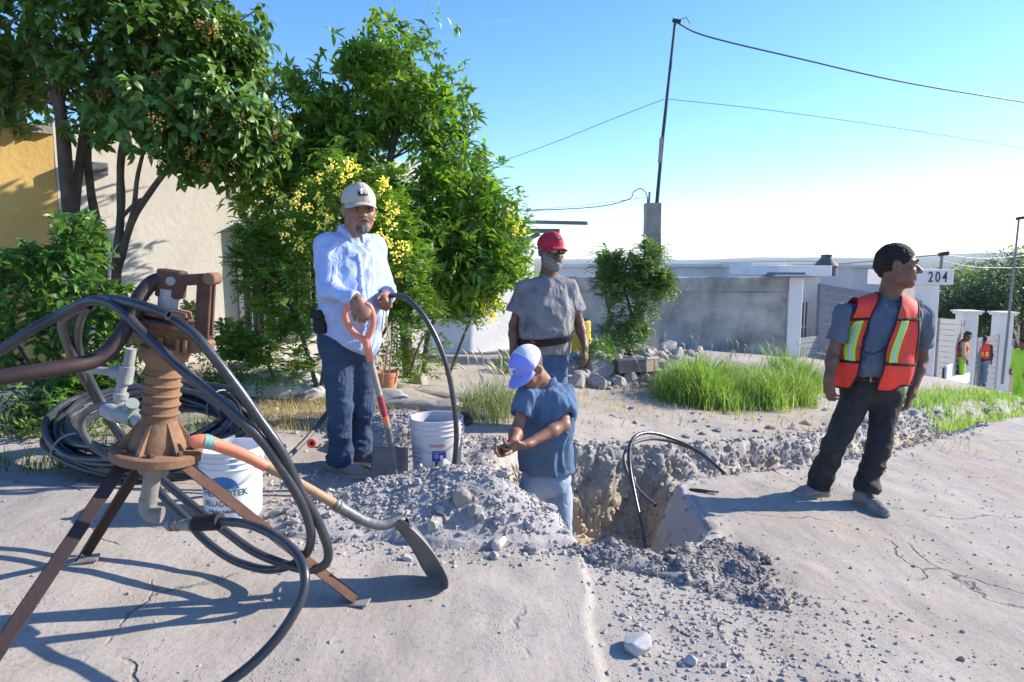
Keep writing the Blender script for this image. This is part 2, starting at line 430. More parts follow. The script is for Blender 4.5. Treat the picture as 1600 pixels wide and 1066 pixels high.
M_HILL = soil_mat('hill_scrub', (.10,.12,.08), (.15,.15,.10), (.06,.09,.05), peb=False, sc=.004)
for nm, mk, mm in (('dirt_road', roadM, M_ROAD), ('trench', trench, M_TRENCH), ('dirt_verge', vergeM, M_VERGE), ('trench_side', slabM, M_CUT), ('far_ground', farM, M_FAR), ('hills', hillM, M_HILL)):
    f = FQ[mk]; u, inv = np.unique(f, return_inverse=True)
    o = mesh_obj(nm, GV[u], inv.reshape(f.shape), mm, None, True, local=True); o['kind'] = 'structure'
def on_faces(faces, n, seed, w=None):
    # random points spread evenly over the real surface, steep walls included
    r_ = np.random.default_rng(seed); a, b, c, d = [GV[faces[:,k]] for k in range(4)]
    ar = np.linalg.norm(np.cross(c-a, d-b), axis=1)*.5
    if w is not None: ar = ar*w(a)
    k = r_.choice(len(faces), n, p=ar/ar.sum()); u, v = r_.uniform(size=(n,1)), r_.uniform(size=(n,1))
    return (a[k]*(1-u)+b[k]*u)*(1-v)+(d[k]*(1-u)+c[k]*u)*v
def gz(x, y): return float(ground_h(np.array([float(x)]), np.array([float(y)]))[0])
def G(px, py):
    """ground point seen at a pixel"""
    p0 = W(px, py, 1.0)-np.array([0,0,CAMZ]); ds = np.concatenate([np.arange(1.0, 12, .05), np.arange(12, 40, .25)])
    P_ = p0[None]*ds[:,None]+np.array([0,0,CAMZ]); h_ = ground_h(P_[:,0], P_[:,1]); k = np.argmax(P_[:,2] <= h_)
    return np.array([P_[k,0], P_[k,1], h_[k]])
# ------------------------------------------------------------ stones
def ico(sub=1):
    t = (1+5**.5)/2
    V = [(-1,t,0),(1,t,0),(-1,-t,0),(1,-t,0),(0,-1,t),(0,1,t),(0,-1,-t),(0,1,-t),(t,0,-1),(t,0,1),(-t,0,-1),(-t,0,1)]
    F = [(0,11,5),(0,5,1),(0,1,7),(0,7,10),(0,10,11),(1,5,9),(5,11,4),(11,10,2),(10,7,6),(7,1,8),(3,9,4),(3,4,2),(3,2,6),(3,6,8),(3,8,9),(4,9,5),(2,4,11),(6,2,10),(8,6,7),(9,8,1)]
    V = [np.array(v)/np.linalg.norm(v) for v in V]
    for _ in range(sub):
        mid = {}; F2 = []
        def m_(a, b):
            k = (min(a,b), max(a,b))
            if k not in mid: mid[k] = len(V); v = V[a]+V[b]; V.append(v/np.linalg.norm(v))
            return mid[k]
        for a, b, c in F: ab, bc, ca = m_(a,b), m_(b,c), m_(c,a); F2 += [(a,ab,ca),(b,bc,ab),(c,ca,bc),(ab,bc,ca)]
        F = F2
    return np.array(V), np.array(F)
IV0, IF0 = ico(0); IV1, IF1 = ico(1); IV2, IF2 = ico(3)
def rock_shape(seed, V=IV2, ang=.5, lump=.25):
    r_ = np.random.default_rng(seed); v = V.copy()
    v = v*(1+lump*fbm(v, 1.1, 3, seed)[:, None])
    for _ in range(int(7+6*ang)):
        n = norm(r_.normal(size=3)); d = r_.uniform(.55, .85)
        over = np.clip(v@n-d, 0, None); v = v-over[:, None]*n*(.92)
    v = v+norm(v)*(.02*fbm(v, 6, 3, seed+5))[:, None]
    return v
ROCKS = []
M_STONE = mat('grey_stone', (.40,.385,.37), (.27,.26,.26), rough=.9, scale=5, bump=.5, bscale=30, spec=.25, wear=((.52,.49,.45), 3, .5, .75))
M_STONE2 = mat('tan_stone', (.46,.42,.36), (.33,.30,.26), rough=.9, scale=4, bump=.5, bscale=30, spec=.25)
M_WHITE_STONE = mat('chalky_stone', (.56,.54,.53), (.46,.44,.43), rough=.9, scale=4, bump=.4, bscale=26, spec=.2)
def rock_mesh(seed, m):
    me = bpy.data.meshes.new('stone'); v = rock_shape(seed)
    me.from_pydata([tuple(a) for a in v], [], [tuple(int(i) for i in f) for f in IF2]); me.update(); me.materials.append(m)
    me.polygons.foreach_set('use_smooth', np.full(len(me.polygons), True, dtype=bool))
    try: me.set_sharp_from_angle(angle=R(38))
    except Exception: pass
    return me
RM = {m.name: [rock_mesh(100+i+k*50, m) for i in range(6)] for k, m in enumerate((M_STONE, M_STONE2, M_WHITE_STONE))}
def rock(name, loc, size, label, cat='stone', group=None, m=M_STONE, rot=None, seed=None):
    i = random.randrange(6) if seed is None else seed % 6
    o = bpy.data.objects.new(name, RM[m.name][i]); COL.objects.link(o)
    o.location = tuple(loc); o.scale = tuple(size)
    o.rotation_euler = rot if rot is not None else (random.uniform(-.3,.3), random.uniform(-.3,.3), random.uniform(0, 6.28))
    return tag(o, label, cat, group)
def gravel(name, pts, sizes, mats_, seed=0, kind='stuff', flat=.7, V0=IV0, F0=IF0):
    """many small stones joined in one mesh; mats_ picked per stone"""
    r_ = np.random.default_rng(seed); n = len(pts); k = len(V0)
    V = np.tile(V0, (n,1,1))*(1+.28*r_.normal(size=(n,k,1)).clip(-1.5,1.5))
    ax = r_.uniform(.6, 1.35, size=(n,1,3)); ax[...,2] *= flat; V = V*ax
    a = r_.uniform(0, 6.28, n); c, s_ = np.cos(a), np.sin(a); b = r_.uniform(-.6,.6,n); cb, sb = np.cos(b), np.sin(b)
    x, y, z = V[...,0], V[...,1], V[...,2]
    y, z = y*cb[:,None]-z*sb[:,None], y*sb[:,None]+z*cb[:,None]
    x, y = x*c[:,None]-y*s_[:,None], x*s_[:,None]+y*c[:,None]
    V = np.stack([x,y,z], -1)*np.asarray(sizes)[:,None,None]+np.asarray(pts)[:,None,:]
    F = (F0[None]+(np.arange(n)*k)[:,None,None]).reshape(-1,3)
    mi = np.repeat(r_.integers(0, len(mats_), n), len(F0))
    o = mesh_obj(name, V.reshape(-1,3), F, None, None, False, mats=mats_, mi=mi, local=True)
    if kind: o['kind'] = kind
    return o
M_G1 = mat('gravel_grey', (.36,.335,.32), (.27,.25,.24), rough=.95, scale=20, island=.3, spec=.15, bump=.4, bscale=120)
M_G2 = mat('gravel_pale', (.47,.44,.41), (.38,.355,.33), rough=.95, scale=20, island=.25, spec=.15, bump=.4, bscale=120)
M_G3 = mat('gravel_dark', (.25,.23,.21), (.31,.285,.265), rough=.95, scale=20, island=.35, spec=.15, bump=.4, bscale=120)
def scatter(n, fx, fy, dens=None, smin=.004, smax=.02, pw=2.5, seed=0, zf=None, sink=.3, cap=None):
    r_ = np.random.default_rng(seed)
    x = r_.uniform(*fx, n); y = r_.uniform(*fy, n)
    if dens is not None: k = r_.uniform(size=n) < dens(x, y); x, y = x[k], y[k]
    s_ = smin+(smax-smin)*r_.uniform(size=len(x))**pw
    z = (ground_h if zf is None else zf)(x, y)+s_*(.5-sink)
    return np.stack([x,y,z],-1), s_

# spoil heaps
HEAPS = [(-.34,3.42,.66,.44,.31), (.02,3.40,.46,.34,.11), (-.90,3.22,.46,.30,.11), (-.74,4.62,.50,.42,.34), (-.12,4.75,.45,.4,.12)]
def heap_h(x, y):
    h = np.zeros_like(x)
    for cx, cy, rx, ry, hh in HEAPS:
        q = np.sqrt(((x-cx)/rx)**2+((y-cy)/ry)**2); h = h+1.15*hh*np.clip(1-q, 0, 1)**1.25*(1-.3*np.clip(1-q*2.2, 0, 1))
    return h
def top_h(x, y):
    p = np.stack([x, y, x*0], -1); hh = heap_h(x+.05*vnoise(p, 4, 3), y+.05*vnoise(p, 4, 6))
    g = ground_h(x, y)
    k = np.clip(hh*14, 0, 1)
    inside = poly_sd(x, y, PIT) > .03
    k = np.where(inside, 0, k)
    return g+np.where(inside, 0, hh)+k*(.016*fbm(p, 12, 4, 41)+.012*np.abs(fbm(p, 30, 3, 43)))
def heap_obj(name, x0, x1, y0, y1, mat_, label, cat):
    X, Y = np.meshgrid(np.arange(x0, x1, .011), np.arange(y0, y1, .011)); H = top_h(X, Y)
    hh = heap_h(X, Y); keep = (hh > .002) & (poly_sd(X, Y, PIT) < .05)
    H = np.where(hh > .012, H, ground_h(X, Y)-.01)
    idx_ = np.arange(X.size).reshape(X.shape); k = keep[:-1,:-1]&keep[1:,:-1]&keep[:-1,1:]&keep[1:,1:]
    f = np.stack([idx_[:-1,:-1][k], idx_[:-1,1:][k], idx_[1:,1:][k], idx_[1:,:-1][k]], -1)
    u, inv = np.unique(f, return_inverse=True); V = np.stack([X,Y,H],-1).reshape(-1,3)
    o = mesh_obj(name, V[u], inv.reshape(f.shape), mat_, None, True, local=True); o['kind'] = 'stuff'; o['label'] = label; return o
M_SPOIL = soil_mat('spoil_soil', (.37,.35,.335), (.43,.405,.385), (.27,.255,.245))
heap_obj('spoil_heap', -1.5, .55, 2.9, 4.12, M_SPOIL, 'grey heap of crushed soil and stones in front of the two shovels', 'heap')
heap_obj('soil_heap', -1.4, .5, 4.12, 5.4, M_SPOIL, 'grey pointed heap of fine soil behind the white bucket', 'heap')
dh = lambda x, y: np.where(poly_sd(x, y, PIT) < .02, np.clip(heap_h(x, y)*9, 0, 1), 0)
p, s_ = scatter(34000, (-1.5,.6), (2.9,5.4), dh, .0025, .0135, 3, 5, top_h); gravel('heap_stones', p, s_, [M_SPOIL, M_SPOIL, M_G1], 5)
p, s_ = scatter(230, (-1.4,.55), (2.95,4.1), lambda x, y: dh(x, y)*np.where(y < 3.45, 1, .35), .016, .042, 2, 6, top_h, .25); gravel('heap_cobbles', p, s_, [M_SPOIL, M_G2], 6, V0=IV1, F0=IF1)
# gravel round the heap's foot, trench lips, open road
ring = lambda x, y: np.exp(-((np.sqrt(((x+.52)/.9)**2+((y-3.5)/.62)**2)-.95)/.16)**2)*(poly_sd(x, y, PIT) < -.01)
p, s_ = scatter(7000, (-1.7,.6), (2.7,4.4), ring, .003, .014, 3, 8); gravel('loose_gravel', p, s_, [M_SPOIL, M_G2, M_SPOIL], 8)
lip = lambda x, y: np.exp(-(poly_sd(x, y, PIT)/.14)**2)
p, s_ = scatter(15000, (-.6,6), (3,9), lip, .002, .017, 3.5, 9); gravel('trench_rubble', p, s_, [M_SPOIL, M_SPOIL, M_G2], 9)
ins = lambda x, y: np.where(poly_sd(x, y, PIT) > .02, .8, 0)
p = on_faces(FQ[trench], 9000, 10, lambda q: (1-.93*sstep(.86,.95,q[:,0])*sstep(4.72,4.5,q[:,1]))*(q[:,0] < 6)); s_ = .005+.024*np.random.default_rng(3).uniform(size=len(p))**3.2
gravel('trench_stones', p, s_, [M_TRENCH, M_TRENCH, M_TRENCH], 10, flat=1.0)
# dark damp gravel spilled by the near end of the pit
DK = [(.62,3.13,.28,.12),(.95,3.14,.30,.19),(1.10,2.90,.20,.11),(1.14,3.36,.16,.13)]
def dkd(x, y):
    p_ = np.stack([x, y, x*0], -1); o_ = 0*x
    for cx, cy, rx, ry in DK: o_ = np.maximum(o_, np.exp(-(((x-cx)/rx)**2+((y-cy)/ry)**2)**1.5))
    return np.clip(o_*(1+.7*vnoise(p_, 7, 2)), 0, 1)
def dk_h(x, y): return np.maximum(ground_h(x, y), smooth_h(x, y)-.10*sstep(3.15, 3.6, y))*1.0+(.03+.03*vnoise(np.stack([x, y, x*0], -1), 6, 91))*dkd(x, y)
X, Y = np.meshgrid(np.arange(.1, 2.0, .012), np.arange(2.4, 3.75, .012)); dd = dkd(X, Y); H = dk_h(X, Y)+.008*fbm(np.stack([X,Y,X*0],-1), 30, 3)
keep = dd > .22; idx_ = np.arange(X.size).reshape(X.shape); k = keep[:-1,:-1]&keep[1:,:-1]&keep[:-1,1:]&keep[1:,1:]
f = np.stack([idx_[:-1,:-1][k], idx_[:-1,1:][k], idx_[1:,1:][k], idx_[1:,:-1][k]], -1); u, inv = np.unique(f, return_inverse=True)
H = np.where(dd > .3, H, H-.03)
M_DAMP = soil_mat('damp_soil', (.27,.245,.22), (.33,.30,.275), (.20,.18,.165))
o = mesh_obj('dark_gravel_spill', np.stack([X,Y,H],-1).reshape(-1,3)[u], inv.reshape(f.shape), M_DAMP, None, True, local=True); tag(o, 'dark damp gravel spilled at the near end of the pit', kind='stuff')
p, s_ = scatter(30000, (.1,2.0), (2.35,3.75), lambda x, y: dkd(x, y)**1.3, .0025, .0125, 2.6, 12, dk_h, .2); gravel('dark_gravel', p, s_, [M_G3, M_DAMP, M_G1, M_G3], 12)
p, s_ = scatter(700, (.2,1.6), (2.6,3.6), lambda x, y: dkd(x, y)**2, .012, .034, 2, 112, dk_h, .3); gravel('dark_clods', p, s_, [M_DAMP, M_G3], 112, V0=IV1, F0=IF1)
strip = lambda x, y: np.clip(np.exp(-((x-.62-.1*(3-y))/.26)**2)*(y < 3.15)+.5*np.exp(-((x-1.1)/.5)**2)*(y < 3), 0, 1)*(poly_sd(x, y, PIT) < -.01)
p, s_ = scatter(12000, (.3,2.4), (1.6,3.2), strip, .002, .012, 3.6, 13); gravel('pale_gravel', p, s_, [M_G2, M_SPOIL, M_ROAD], 13)
rd = lambda x, y: np.clip(.18+.5*vnoise(np.stack([x*1.2+y*.9, y*.5, x*0], -1), 2.2, 77), 0, 1)*(poly_sd(x, y, PIT) < -.05)
p, s_ = scatter(22000, (-2.6,5), (1.3,7.0), rd, .0015, .010, 5, 14); gravel('road_grit', p, s_, [M_G1, M_G3, M_ROAD], 14)
vd = lambda x, y: (y > np.interp(x, [-6,-1.7,.05,2.65,5.4], [3.6,4.1,5.1,6.4,9.1]))*np.clip(.35+.6*vnoise(np.stack([x, y, x*0], -1), 1.4, 78), 0, 1)
p, s_ = scatter(7000, (-3.5,6), (3.7,11), vd, .004, .03, 4, 15); gravel('verge_gravel', p, s_, [M_G1, M_G2], 15)
# ------------------------------------------------------------ people: distance-field bodies turned into one surface
def smin(a, b, k):
    h = np.clip(k-np.abs(a-b), 0, None)/k; return np.minimum(a, b)-h*h*k*.25
class SDF:
    def __init__(s, lo, hi, h):
        s.lo = np.asarray(lo, float); s.h = h; s.n = np.ceil((np.asarray(hi)-s.lo)/h).astype(int)+1
        s.D = np.full(tuple(s.n), .5, np.float32)
        s.ax = [s.lo[k]+h*np.arange(s.n[k]) for k in range(3)]
    def sub(s, lo, hi):
        a = np.clip(((np.asarray(lo)-s.lo)/s.h).astype(int)-1, 0, s.n); b = np.clip(((np.asarray(hi)-s.lo)/s.h).astype(int)+2, 0, s.n)
        sl = tuple(slice(a[k], b[k]) for k in range(3))
        P = np.stack(np.meshgrid(*[s.ax[k][sl[k]] for k in range(3)], indexing='ij'), -1)
        return sl, P
    def put(s, sl, d, k, op):
        if d.size == 0: return
        A = s.D[sl]
        if op == '+': s.D[sl] = smin(A, d, k)
        else: s.D[sl] = -smin(-A, d, k)
    def rc(s, a, b, ra, rb, k=.02, op='+', flat=False, cut=None, sc=None):
        """round cone from a to b; flat: cut square at b; sc: (matrix, (sx,sy,sz)) flattening"""
        a = np.asarray(a, float); b = np.asarray(b, float); m = max(ra, rb)*(max(sc[1]) if sc else 1)+k+s.h*2
        sl, P = s.sub(np.minimum(a, b)-m, np.maximum(a, b)+m)
        if P.size == 0: return s
        pa = P-a; ba = b-a
        if sc:
            Mx = sc[0]; q = pa@Mx; bq = ba@Mx; q = q/np.array(sc[1]); bq = bq/np.array(sc[1]); f = min(sc[1])
        else: q, bq, f = pa, ba, 1.0
        t = np.clip((q@bq)/(bq@bq+1e-12), 0, 1)
        d = (np.linalg.norm(q-t[..., None]*bq, axis=-1)-(ra+(rb-ra)*t))*f
        if flat:
            dr = norm(ba); d = np.maximum(d, (P-b)@dr)
        if cut is not None: d = np.maximum(d, (P-np.asarray(cut[0]))@norm(cut[1]))
        s.put(sl, d, k, op); return s
    def el(s, c, r, Rm=None, k=.03, op='+', cut=None):
        c = np.asarray(c, float); r = np.asarray(r, float); m = max(r)+k+s.h*2
        sl, P = s.sub(c-m, c+m)
        if P.size == 0: return s
        q = P-c
        if Rm is not None: q = q@Rm
        k0 = np.linalg.norm(q/r, axis=-1); k1 = np.linalg.norm(q/(r*r), axis=-1)+1e-9
        d = k0*(k0-1)/k1
        if cut is not None: d = np.maximum(d, (P-np.asarray(cut[0]))@norm(cut[1]))
        s.put(sl, d, k, op); return s
    def cut(s, pt, n):
        P = s.sub(s.lo, s.lo+s.h*s.n)[1]; s.D = np.maximum(s.D, ((P-np.asarray(pt))@norm(n)).astype(np.float32)); return s
    def mesh(s):
        D = s.D; neg = D < 0
        c = [neg[i:D.shape[0]-1+i, j:D.shape[1]-1+j, k:D.shape[2]-1+k] for i in (0,1) for j in (0,1) for k in (0,1)]
        tot = sum(x.astype(np.int8) for x in c); act = (tot > 0) & (tot < 8)
        I = np.argwhere(act); n = len(I); vid = -np.ones(act.shape, np.int64); vid[tuple(I.T)] = np.arange(n)
        acc = np.zeros((n,3)); cnt = np.zeros(n)
        off = [(i,j,k) for i in (0,1) for j in (0,1) for k in (0,1)]
        val = {o: D[I[:,0]+o[0], I[:,1]+o[1], I[:,2]+o[2]] for o in off}
        for o in off:
            for a in range(3):
                if o[a] == 0:
                    o2 = list(o); o2[a] = 1; o2 = tuple(o2); A, B = val[o], val[o2]; m = (A < 0) != (B < 0)
                    t = np.where(m, A/(A-B+1e-20), 0); p = np.tile(np.array(o, float), (n,1)); p[:,a] += t
                    acc[m] += p[m]; cnt[m] += 1
        V = s.lo+s.h*(I+acc/cnt[:,None])
        F = []
        for a in range(3):
            u, w = [(1,2),(2,0),(0,1)][a]
            n0 = np.take(neg, range(D.shape[a]-1), a); n1 = np.take(neg, range(1, D.shape[a]), a)
            E = np.argwhere(n0 != n1); 
            ok = (E[:,u] > 0)&(E[:,w] > 0)&(E[:,u] < D.shape[u]-1)&(E[:,w] < D.shape[w]-1); E = E[ok]
            fl = n0[tuple(E.T)]
            def g(du, dw):
                q = E.copy(); q[:,u] -= du; q[:,w] -= dw; return vid[tuple(q.T)]
            Q = np.stack([g(1,1), g(0,1), g(0,0), g(1,0)], -1); Q[~fl] = Q[~fl][:, ::-1]; F.append(Q)
        return V, np.vstack(F)
def vnormals(V, F):
    n = np.cross(V[F[:,2]]-V[F[:,0]], V[F[:,3]]-V[F[:,1]]); out = np.zeros_like(V)
    for k in range(4):
        for a in range(3): out[:,a] += np.bincount(F[:,k], n[:,a], len(V))
    return norm(out)
def relax(V, F, it=2, lam=.5):
    for _ in range(it):
        A = np.zeros_like(V); C = np.zeros(len(V))
        for k in range(4):
            j = F[:,(k+1)%4]
            for a in range(3): A[:,a] += np.bincount(F[:,k], V[j,a], len(V))
            C += np.bincount(F[:,k], minlength=len(V))
        V = V*(1-lam)+lam*A/np.maximum(C,1)[:,None]
    return V
def cloth(V, F, amp, freq, seed=0, aniso=(1,1,1), rot=None, mask=None):
    """fabric folds: ridged, warped noise pushed along the normals"""
    N = vnormals(V, F); q = V.copy()
    if rot is not None: q = q@rot
    q = q*np.array(aniso); q = q+.05*np.stack([vnoise(q, freq*.8, seed+9), vnoise(q, freq*.8, seed+10), vnoise(q, freq*.8, seed+11)], -1)
    r = 1-np.abs(vnoise(q, freq, seed))*2.2; r2 = 1-np.abs(vnoise(q, freq*2.1, seed+3))*2.2
    d = amp*(np.clip(r, -1, 1)*.8+.35*np.clip(r2, -1, 1)-.35)
    if mask is not None: d = d*mask(V)
    return V+N*d[:,None]

M_SKIN = mat('skin_brown', (.30,.155,.10), (.235,.118,.076), rough=.48, scale=18, bump=.12, bscale=90, spec=.4)
M_SKIN2 = mat('skin_deep', (.19,.098,.066), (.145,.074,.05), rough=.5, scale=18, bump=.12, bscale=90, spec=.4)
M_HAIR = mat('black_hair', (.009,.008,.008), (.018,.016,.016), rough=.8, scale=90, bump=.9, bscale=140)
M_GREYHAIR = mat('grey_hair', (.36,.35,.34), (.16,.15,.145), rough=.7, scale=60, bump=.9, bscale=160)
M_GREYMIX = mat('salt_hair', (.16,.15,.145), (.07,.06,.055), rough=.7, scale=60, bump=.7, bscale=160)
M_EYEW = mat('eye_white', (.34,.31,.28), rough=.3); M_EYED = mat('iris_dark', (.02,.012,.01), rough=.15)
M_LIP = mat('lip', (.19,.085,.065), rough=.45)
M_LEATHER = mat('brown_leather', (.10,.045,.025), (.06,.028,.018), rough=.5); M_BLACK = mat('black_cloth', (.012,.012,.014), rough=.8)
M_METAL = mat('buckle_metal', (.55,.53,.5), rough=.3, metal=1)

def hand(sd, wrist, d, palm, side=1, curl=(.5,.6,.7,.8), spread=.10, s=1.0, thumb=.7, fk=.006):
    """palm + four fingers + thumb. d: direction of the fingers, palm: the way the palm faces, side: +1 thumb on d x palm"""
    d = norm(d); palm = norm(np.asarray(palm)-d*np.dot(palm, d)); sdv = np.cross(d, palm)*side
    w = np.asarray(wrist, float); bone = 0.085*s
    Mx = np.column_stack([d, sdv, palm])
    sd.rc(w, w+d*bone*.9, .030*s, .035*s, k=.025, sc=(Mx, (1,1.12,.55)))
    L = [.072,.080,.075,.058]
    for i in range(4):
        off = (1.5-i)*.0205*s
        p = w+d*(bone*(1.0-.04*abs(i-1.2)))+sdv*off; dd = norm(d+sdv*spread*(1.5-i)*.6); r = (.0098 if i < 3 else .0085)*s
        a = curl[i]*.9
        ln = L[i]*s*np.array([.5,.3,.22]); sd.rc(p-dd*.025*s, p, .010*s, r, k=.012)
        for j in range(3):
            ax = dd*math.cos(a)+palm*math.sin(a); q = p+ax*ln[j]; sd.rc(p, q, r, r*.9, k=fk); p = q; r *= .9; a += curl[i]*(1.1 if j == 0 else .8)
    p = w+d*.022*s+sdv*.028*s; t1 = norm(d*.75+sdv*.75*thumb+palm*.45); q = p+t1*.042*s; sd.rc(p, q, .0155*s, .0125*s, k=.014)
    t2 = norm(d*.95+sdv*.25*thumb+palm*.5); q2 = q+t2*.032*s; sd.rc(q, q2, .0115*s, .0095*s, k=fk)
    return sd
def head_sdf(sd, c, Rh, s=1.0, jaw=1.0, cheek=1.0):
    P = lambda x, y, z: np.asarray(c)+Rh@(np.array([x,y,z])*s)
    sd.el(P(0,.014,.034), np.array([.077,.097,.090])*s, Rh, k=.02)
    sd.el(P(0,-.022,-.035), np.array([.062*jaw,.070,.078])*s, Rh, k=.035)
    sd.el(P(0,-.062,-.092), np.array([.030*jaw,.024,.022])*s, Rh, k=.03)
    for e in (-1,1):
        sd.el(P(.038*e,-.058,-.028), np.array([.026,.024,.026])*s*cheek, Rh, k=.025)
        sd.rc(P(.052*e*jaw,.0,-.062), P(.02*e,-.06,-.092), .018*s, .016*s, k=.03)
        sd.rc(P(.012*e,-.084,.026), P(.048*e,-.070,.022), .011*s, .009*s, k=.014)
    for e in (-1,1): sd.el(P(.031*e,-.095,.006), np.array([.019,.018,.012])*s, Rh, k=.014, op='-')
    sd.rc(P(0,-.080,.014), P(0,-.110,-.024), .010*s, .0135*s, k=.012)
    for e in (-1,1): sd.el(P(.014*e,-.100,-.028), np.array([.010,.012,.009])*s, Rh, k=.006)
    sd.rc(P(-.021,-.086,-.058), P(.021,-.086,-.058), .0075*s, .0075*s, k=.006)
    sd.rc(P(-.015,-.084,-.069), P(.015,-.084,-.069), .0085*s, .0085*s, k=.006)
    sd.rc(P(-.024,-.098,-.0635), P(.024,-.098,-.0635), .0022*s, .0022*s, k=.004, op='-')
    for e in (-1,1):
        Re = Rh@rotz(-.35*e)
        sd.el(P(.079*e,.010,.0), np.array([.011,.021,.034])*s, Re, k=.008)
        sd.el(P(.090*e,.004,.004), np.array([.008,.011,.019])*s, Re, k=.005, op='-')
    return P
def face_bits(person, c, Rh, s, brow, moustache=None, squint=.75):
    P = lambda x, y, z: np.asarray(c)+Rh@(np.array([x,y,z])*s)
    for e in (-1,1):
        V = IV2*np.array([.0125,.012,.0105*squint])*s; o = mesh_obj('eye', P(.031*e,-.080,.006)+V@Rh.T, IF2, M_EYEW, person)
        V = IV1*np.array([.0058,.003,.0058])*s; mesh_obj('iris', P(.031*e+.0004,-.0915,.006)+V@Rh.T, IF1, M_EYED, o)
        b = MB(); b.tube([P(.014*e,-.094,.030), P(.030*e,-.094,.036), P(.048*e,-.080,.031)], [.0045*s,.0055*s,.003*s], 8); b.build('eyebrow', brow, person, True)
    if moustache:
        b = MB(); b.tube([P(-.032,-.084,-.058), P(-.018,-.098,-.046), P(0,-.104,-.042), P(.018,-.098,-.046), P(.032,-.084,-.058)], [.004*s,.008*s,.0085*s,.008*s,.004*s], 8, sq=(1,.8)); b.build('moustache', moustache, person, True)
def hair_sdf(c, Rh, s, m, person, thick=.010, lo=-.02, seed=3, name='hair', front=.045):
    c = np.asarray(c); sd = SDF(c-.16, c+.17, .004)
    P = lambda x, y, z: c+Rh@(np.array([x,y,z])*s)
    sd.el(P(0,.018,.036), (np.array([.077,.095,.089])+thick)*s, Rh, k=.01)
    sd.rc(P(0,.09,.0), P(0,.075,-.045), .03*s, .018*s, k=.03)
    sd.el(P(0,-.085,-.06), np.array([.085,.095,.118])*s, Rh, k=.02, op='-')       # clear the face
    for e in (-1,1): sd.el(P(.088*e,.004,-.012), np.array([.03,.030,.045])*s, Rh, k=.01, op='-')
    sd.cut(P(0,0,-.062), Rh@np.array([0,0,-1.]))
    V, F = sd.mesh(); V = relax(V, F, 1); N = vnormals(V, F); V = V+N*(.0045*fbm(V, 70, 3, seed))[:,None]
    return mesh_obj(name, V, F, m, person)
def beard_sdf(c, Rh, s, m, person, thick=.010, low=1.0):
    c = np.asarray(c); sd = SDF(c-.18, c+.12, .004); P = lambda x, y, z: c+Rh@(np.array([x,y,z])*s)
    sd.el(P(0,-.022,-.040), (np.array([.064,.070,.080])+thick)*s, Rh, k=.03)
    sd.el(P(0,-.066,-.100), np.array([.038,.030,.036*low])*s, Rh, k=.03)
    sd.el(P(0,-.075,.012), np.array([.058,.07,.064])*s, Rh, k=.02, op='-')
    sd.el(P(0,-.098,-.063), np.array([.024,.02,.010])*s, Rh, k=.008, op='-')
    sd.cut(P(0,.035,0), Rh@np.array([0,1.,.15])); sd.cut(P(0,0,-.005), Rh@np.array([0,.15,1.]))
    V, F = sd.mesh(); N = vnormals(V, F); V = V+N*(.005*fbm(V, 80, 3, 5))[:,None]
    return mesh_obj('beard', V, F, m, person)
def cap(person, c, Rh, s, m_crown, m_brim, tilt=.10, back=None, patch=None):
    Rc = Rh@rotx(-tilt*.6); c = np.asarray(c); sd = SDF(c-.13, c+.20, .004)
    P = lambda x, y, z: c+Rc@(np.array([x,y,z])*s)
    sd.el(P(0,.012,.048), np.array([.088,.108,.092])*s, Rc, k=.01)
    sd.rc(P(0,-.05,.075), P(0,-.055,.10), .040*s, .030*s, k=.05)
    sd.cut(P(0,0,.034), Rc@np.array([0,.12,-1.]))
    V, F = sd.mesh(); V = relax(V, F, 1)
    N = vnormals(V, F); V = V+N*(.0018*fbm(V, 22, 3, 8))[:,None]
    q = (V-P(0,.01,.04))@Rc; a = np.arctan2(q[:,0], q[:,1])            # panel seams pressed in
    V = V-N*(.0022*np.exp(-((np.mod(a+math.pi/6, math.pi/3)-math.pi/6)/.022)**2)*(q[:,2] > .0))[:,None]
    if back is not None:
        fq = (V[F].mean(1)-P(0,0,0))@Rc; mi = (fq[:,1] > -.012).astype(int)
        o = mesh_obj('cap', V, F, None, person, mats=[m_crown, back], mi=mi)
    else: o = mesh_obj('cap', V, F, m_crown, person)
    VV = []; nu, nv = 25, 9
    for side_ in (0,1):
        for i in range(nu):
            u = -1+2*i/(nu-1); th = u*R(66)
            for j in range(nv):
                v = j/(nv-1); ix, iy = .085*math.sin(th), .012-.103*math.cos(th)
                ln = .078*math.cos(u*math.pi/2)**.45*v
                x = ix*(1+.05*v); y = iy-ln; z = .038-.22*ln-(x/.085)**2*.022*(.3+v)+.0
                VV.append(P(x, y, z-(.0035 if side_ else 0)))
    n = nu*nv; F2 = []
    for i in range(nu-1):
        for j in range(nv-1):
            a_ = i*nv+j; F2 += [(a_,a_+1,a_+nv+1,a_+nv), (n+a_,n+a_+nv,n+a_+nv+1,n+a_+1)]
    for i in range(nu-1): F2 += [(i*nv+nv-1, n+i*nv+nv-1, n+(i+1)*nv+nv-1, (i+1)*nv+nv-1), (i*nv, (i+1)*nv, n+(i+1)*nv, n+i*nv)]
    F2 += [(j, n+j, n+j+1, j+1) for j in range(nv-1)]+[((nu-1)*nv+j, (nu-1)*nv+j+1, n+(nu-1)*nv+j+1, n+(nu-1)*nv+j) for j in range(nv-1)]
    mesh_obj('cap_brim', VV, F2, m_brim, o)
    b = MB(); b.lathe([(0,.006),(.006,.004),(.008,0)], 12, Rc, P(0,.012,.140), cap=False); b.build('cap_button', m_crown, o, True)
    if patch: patch(o, P, Rc, s)
    return o
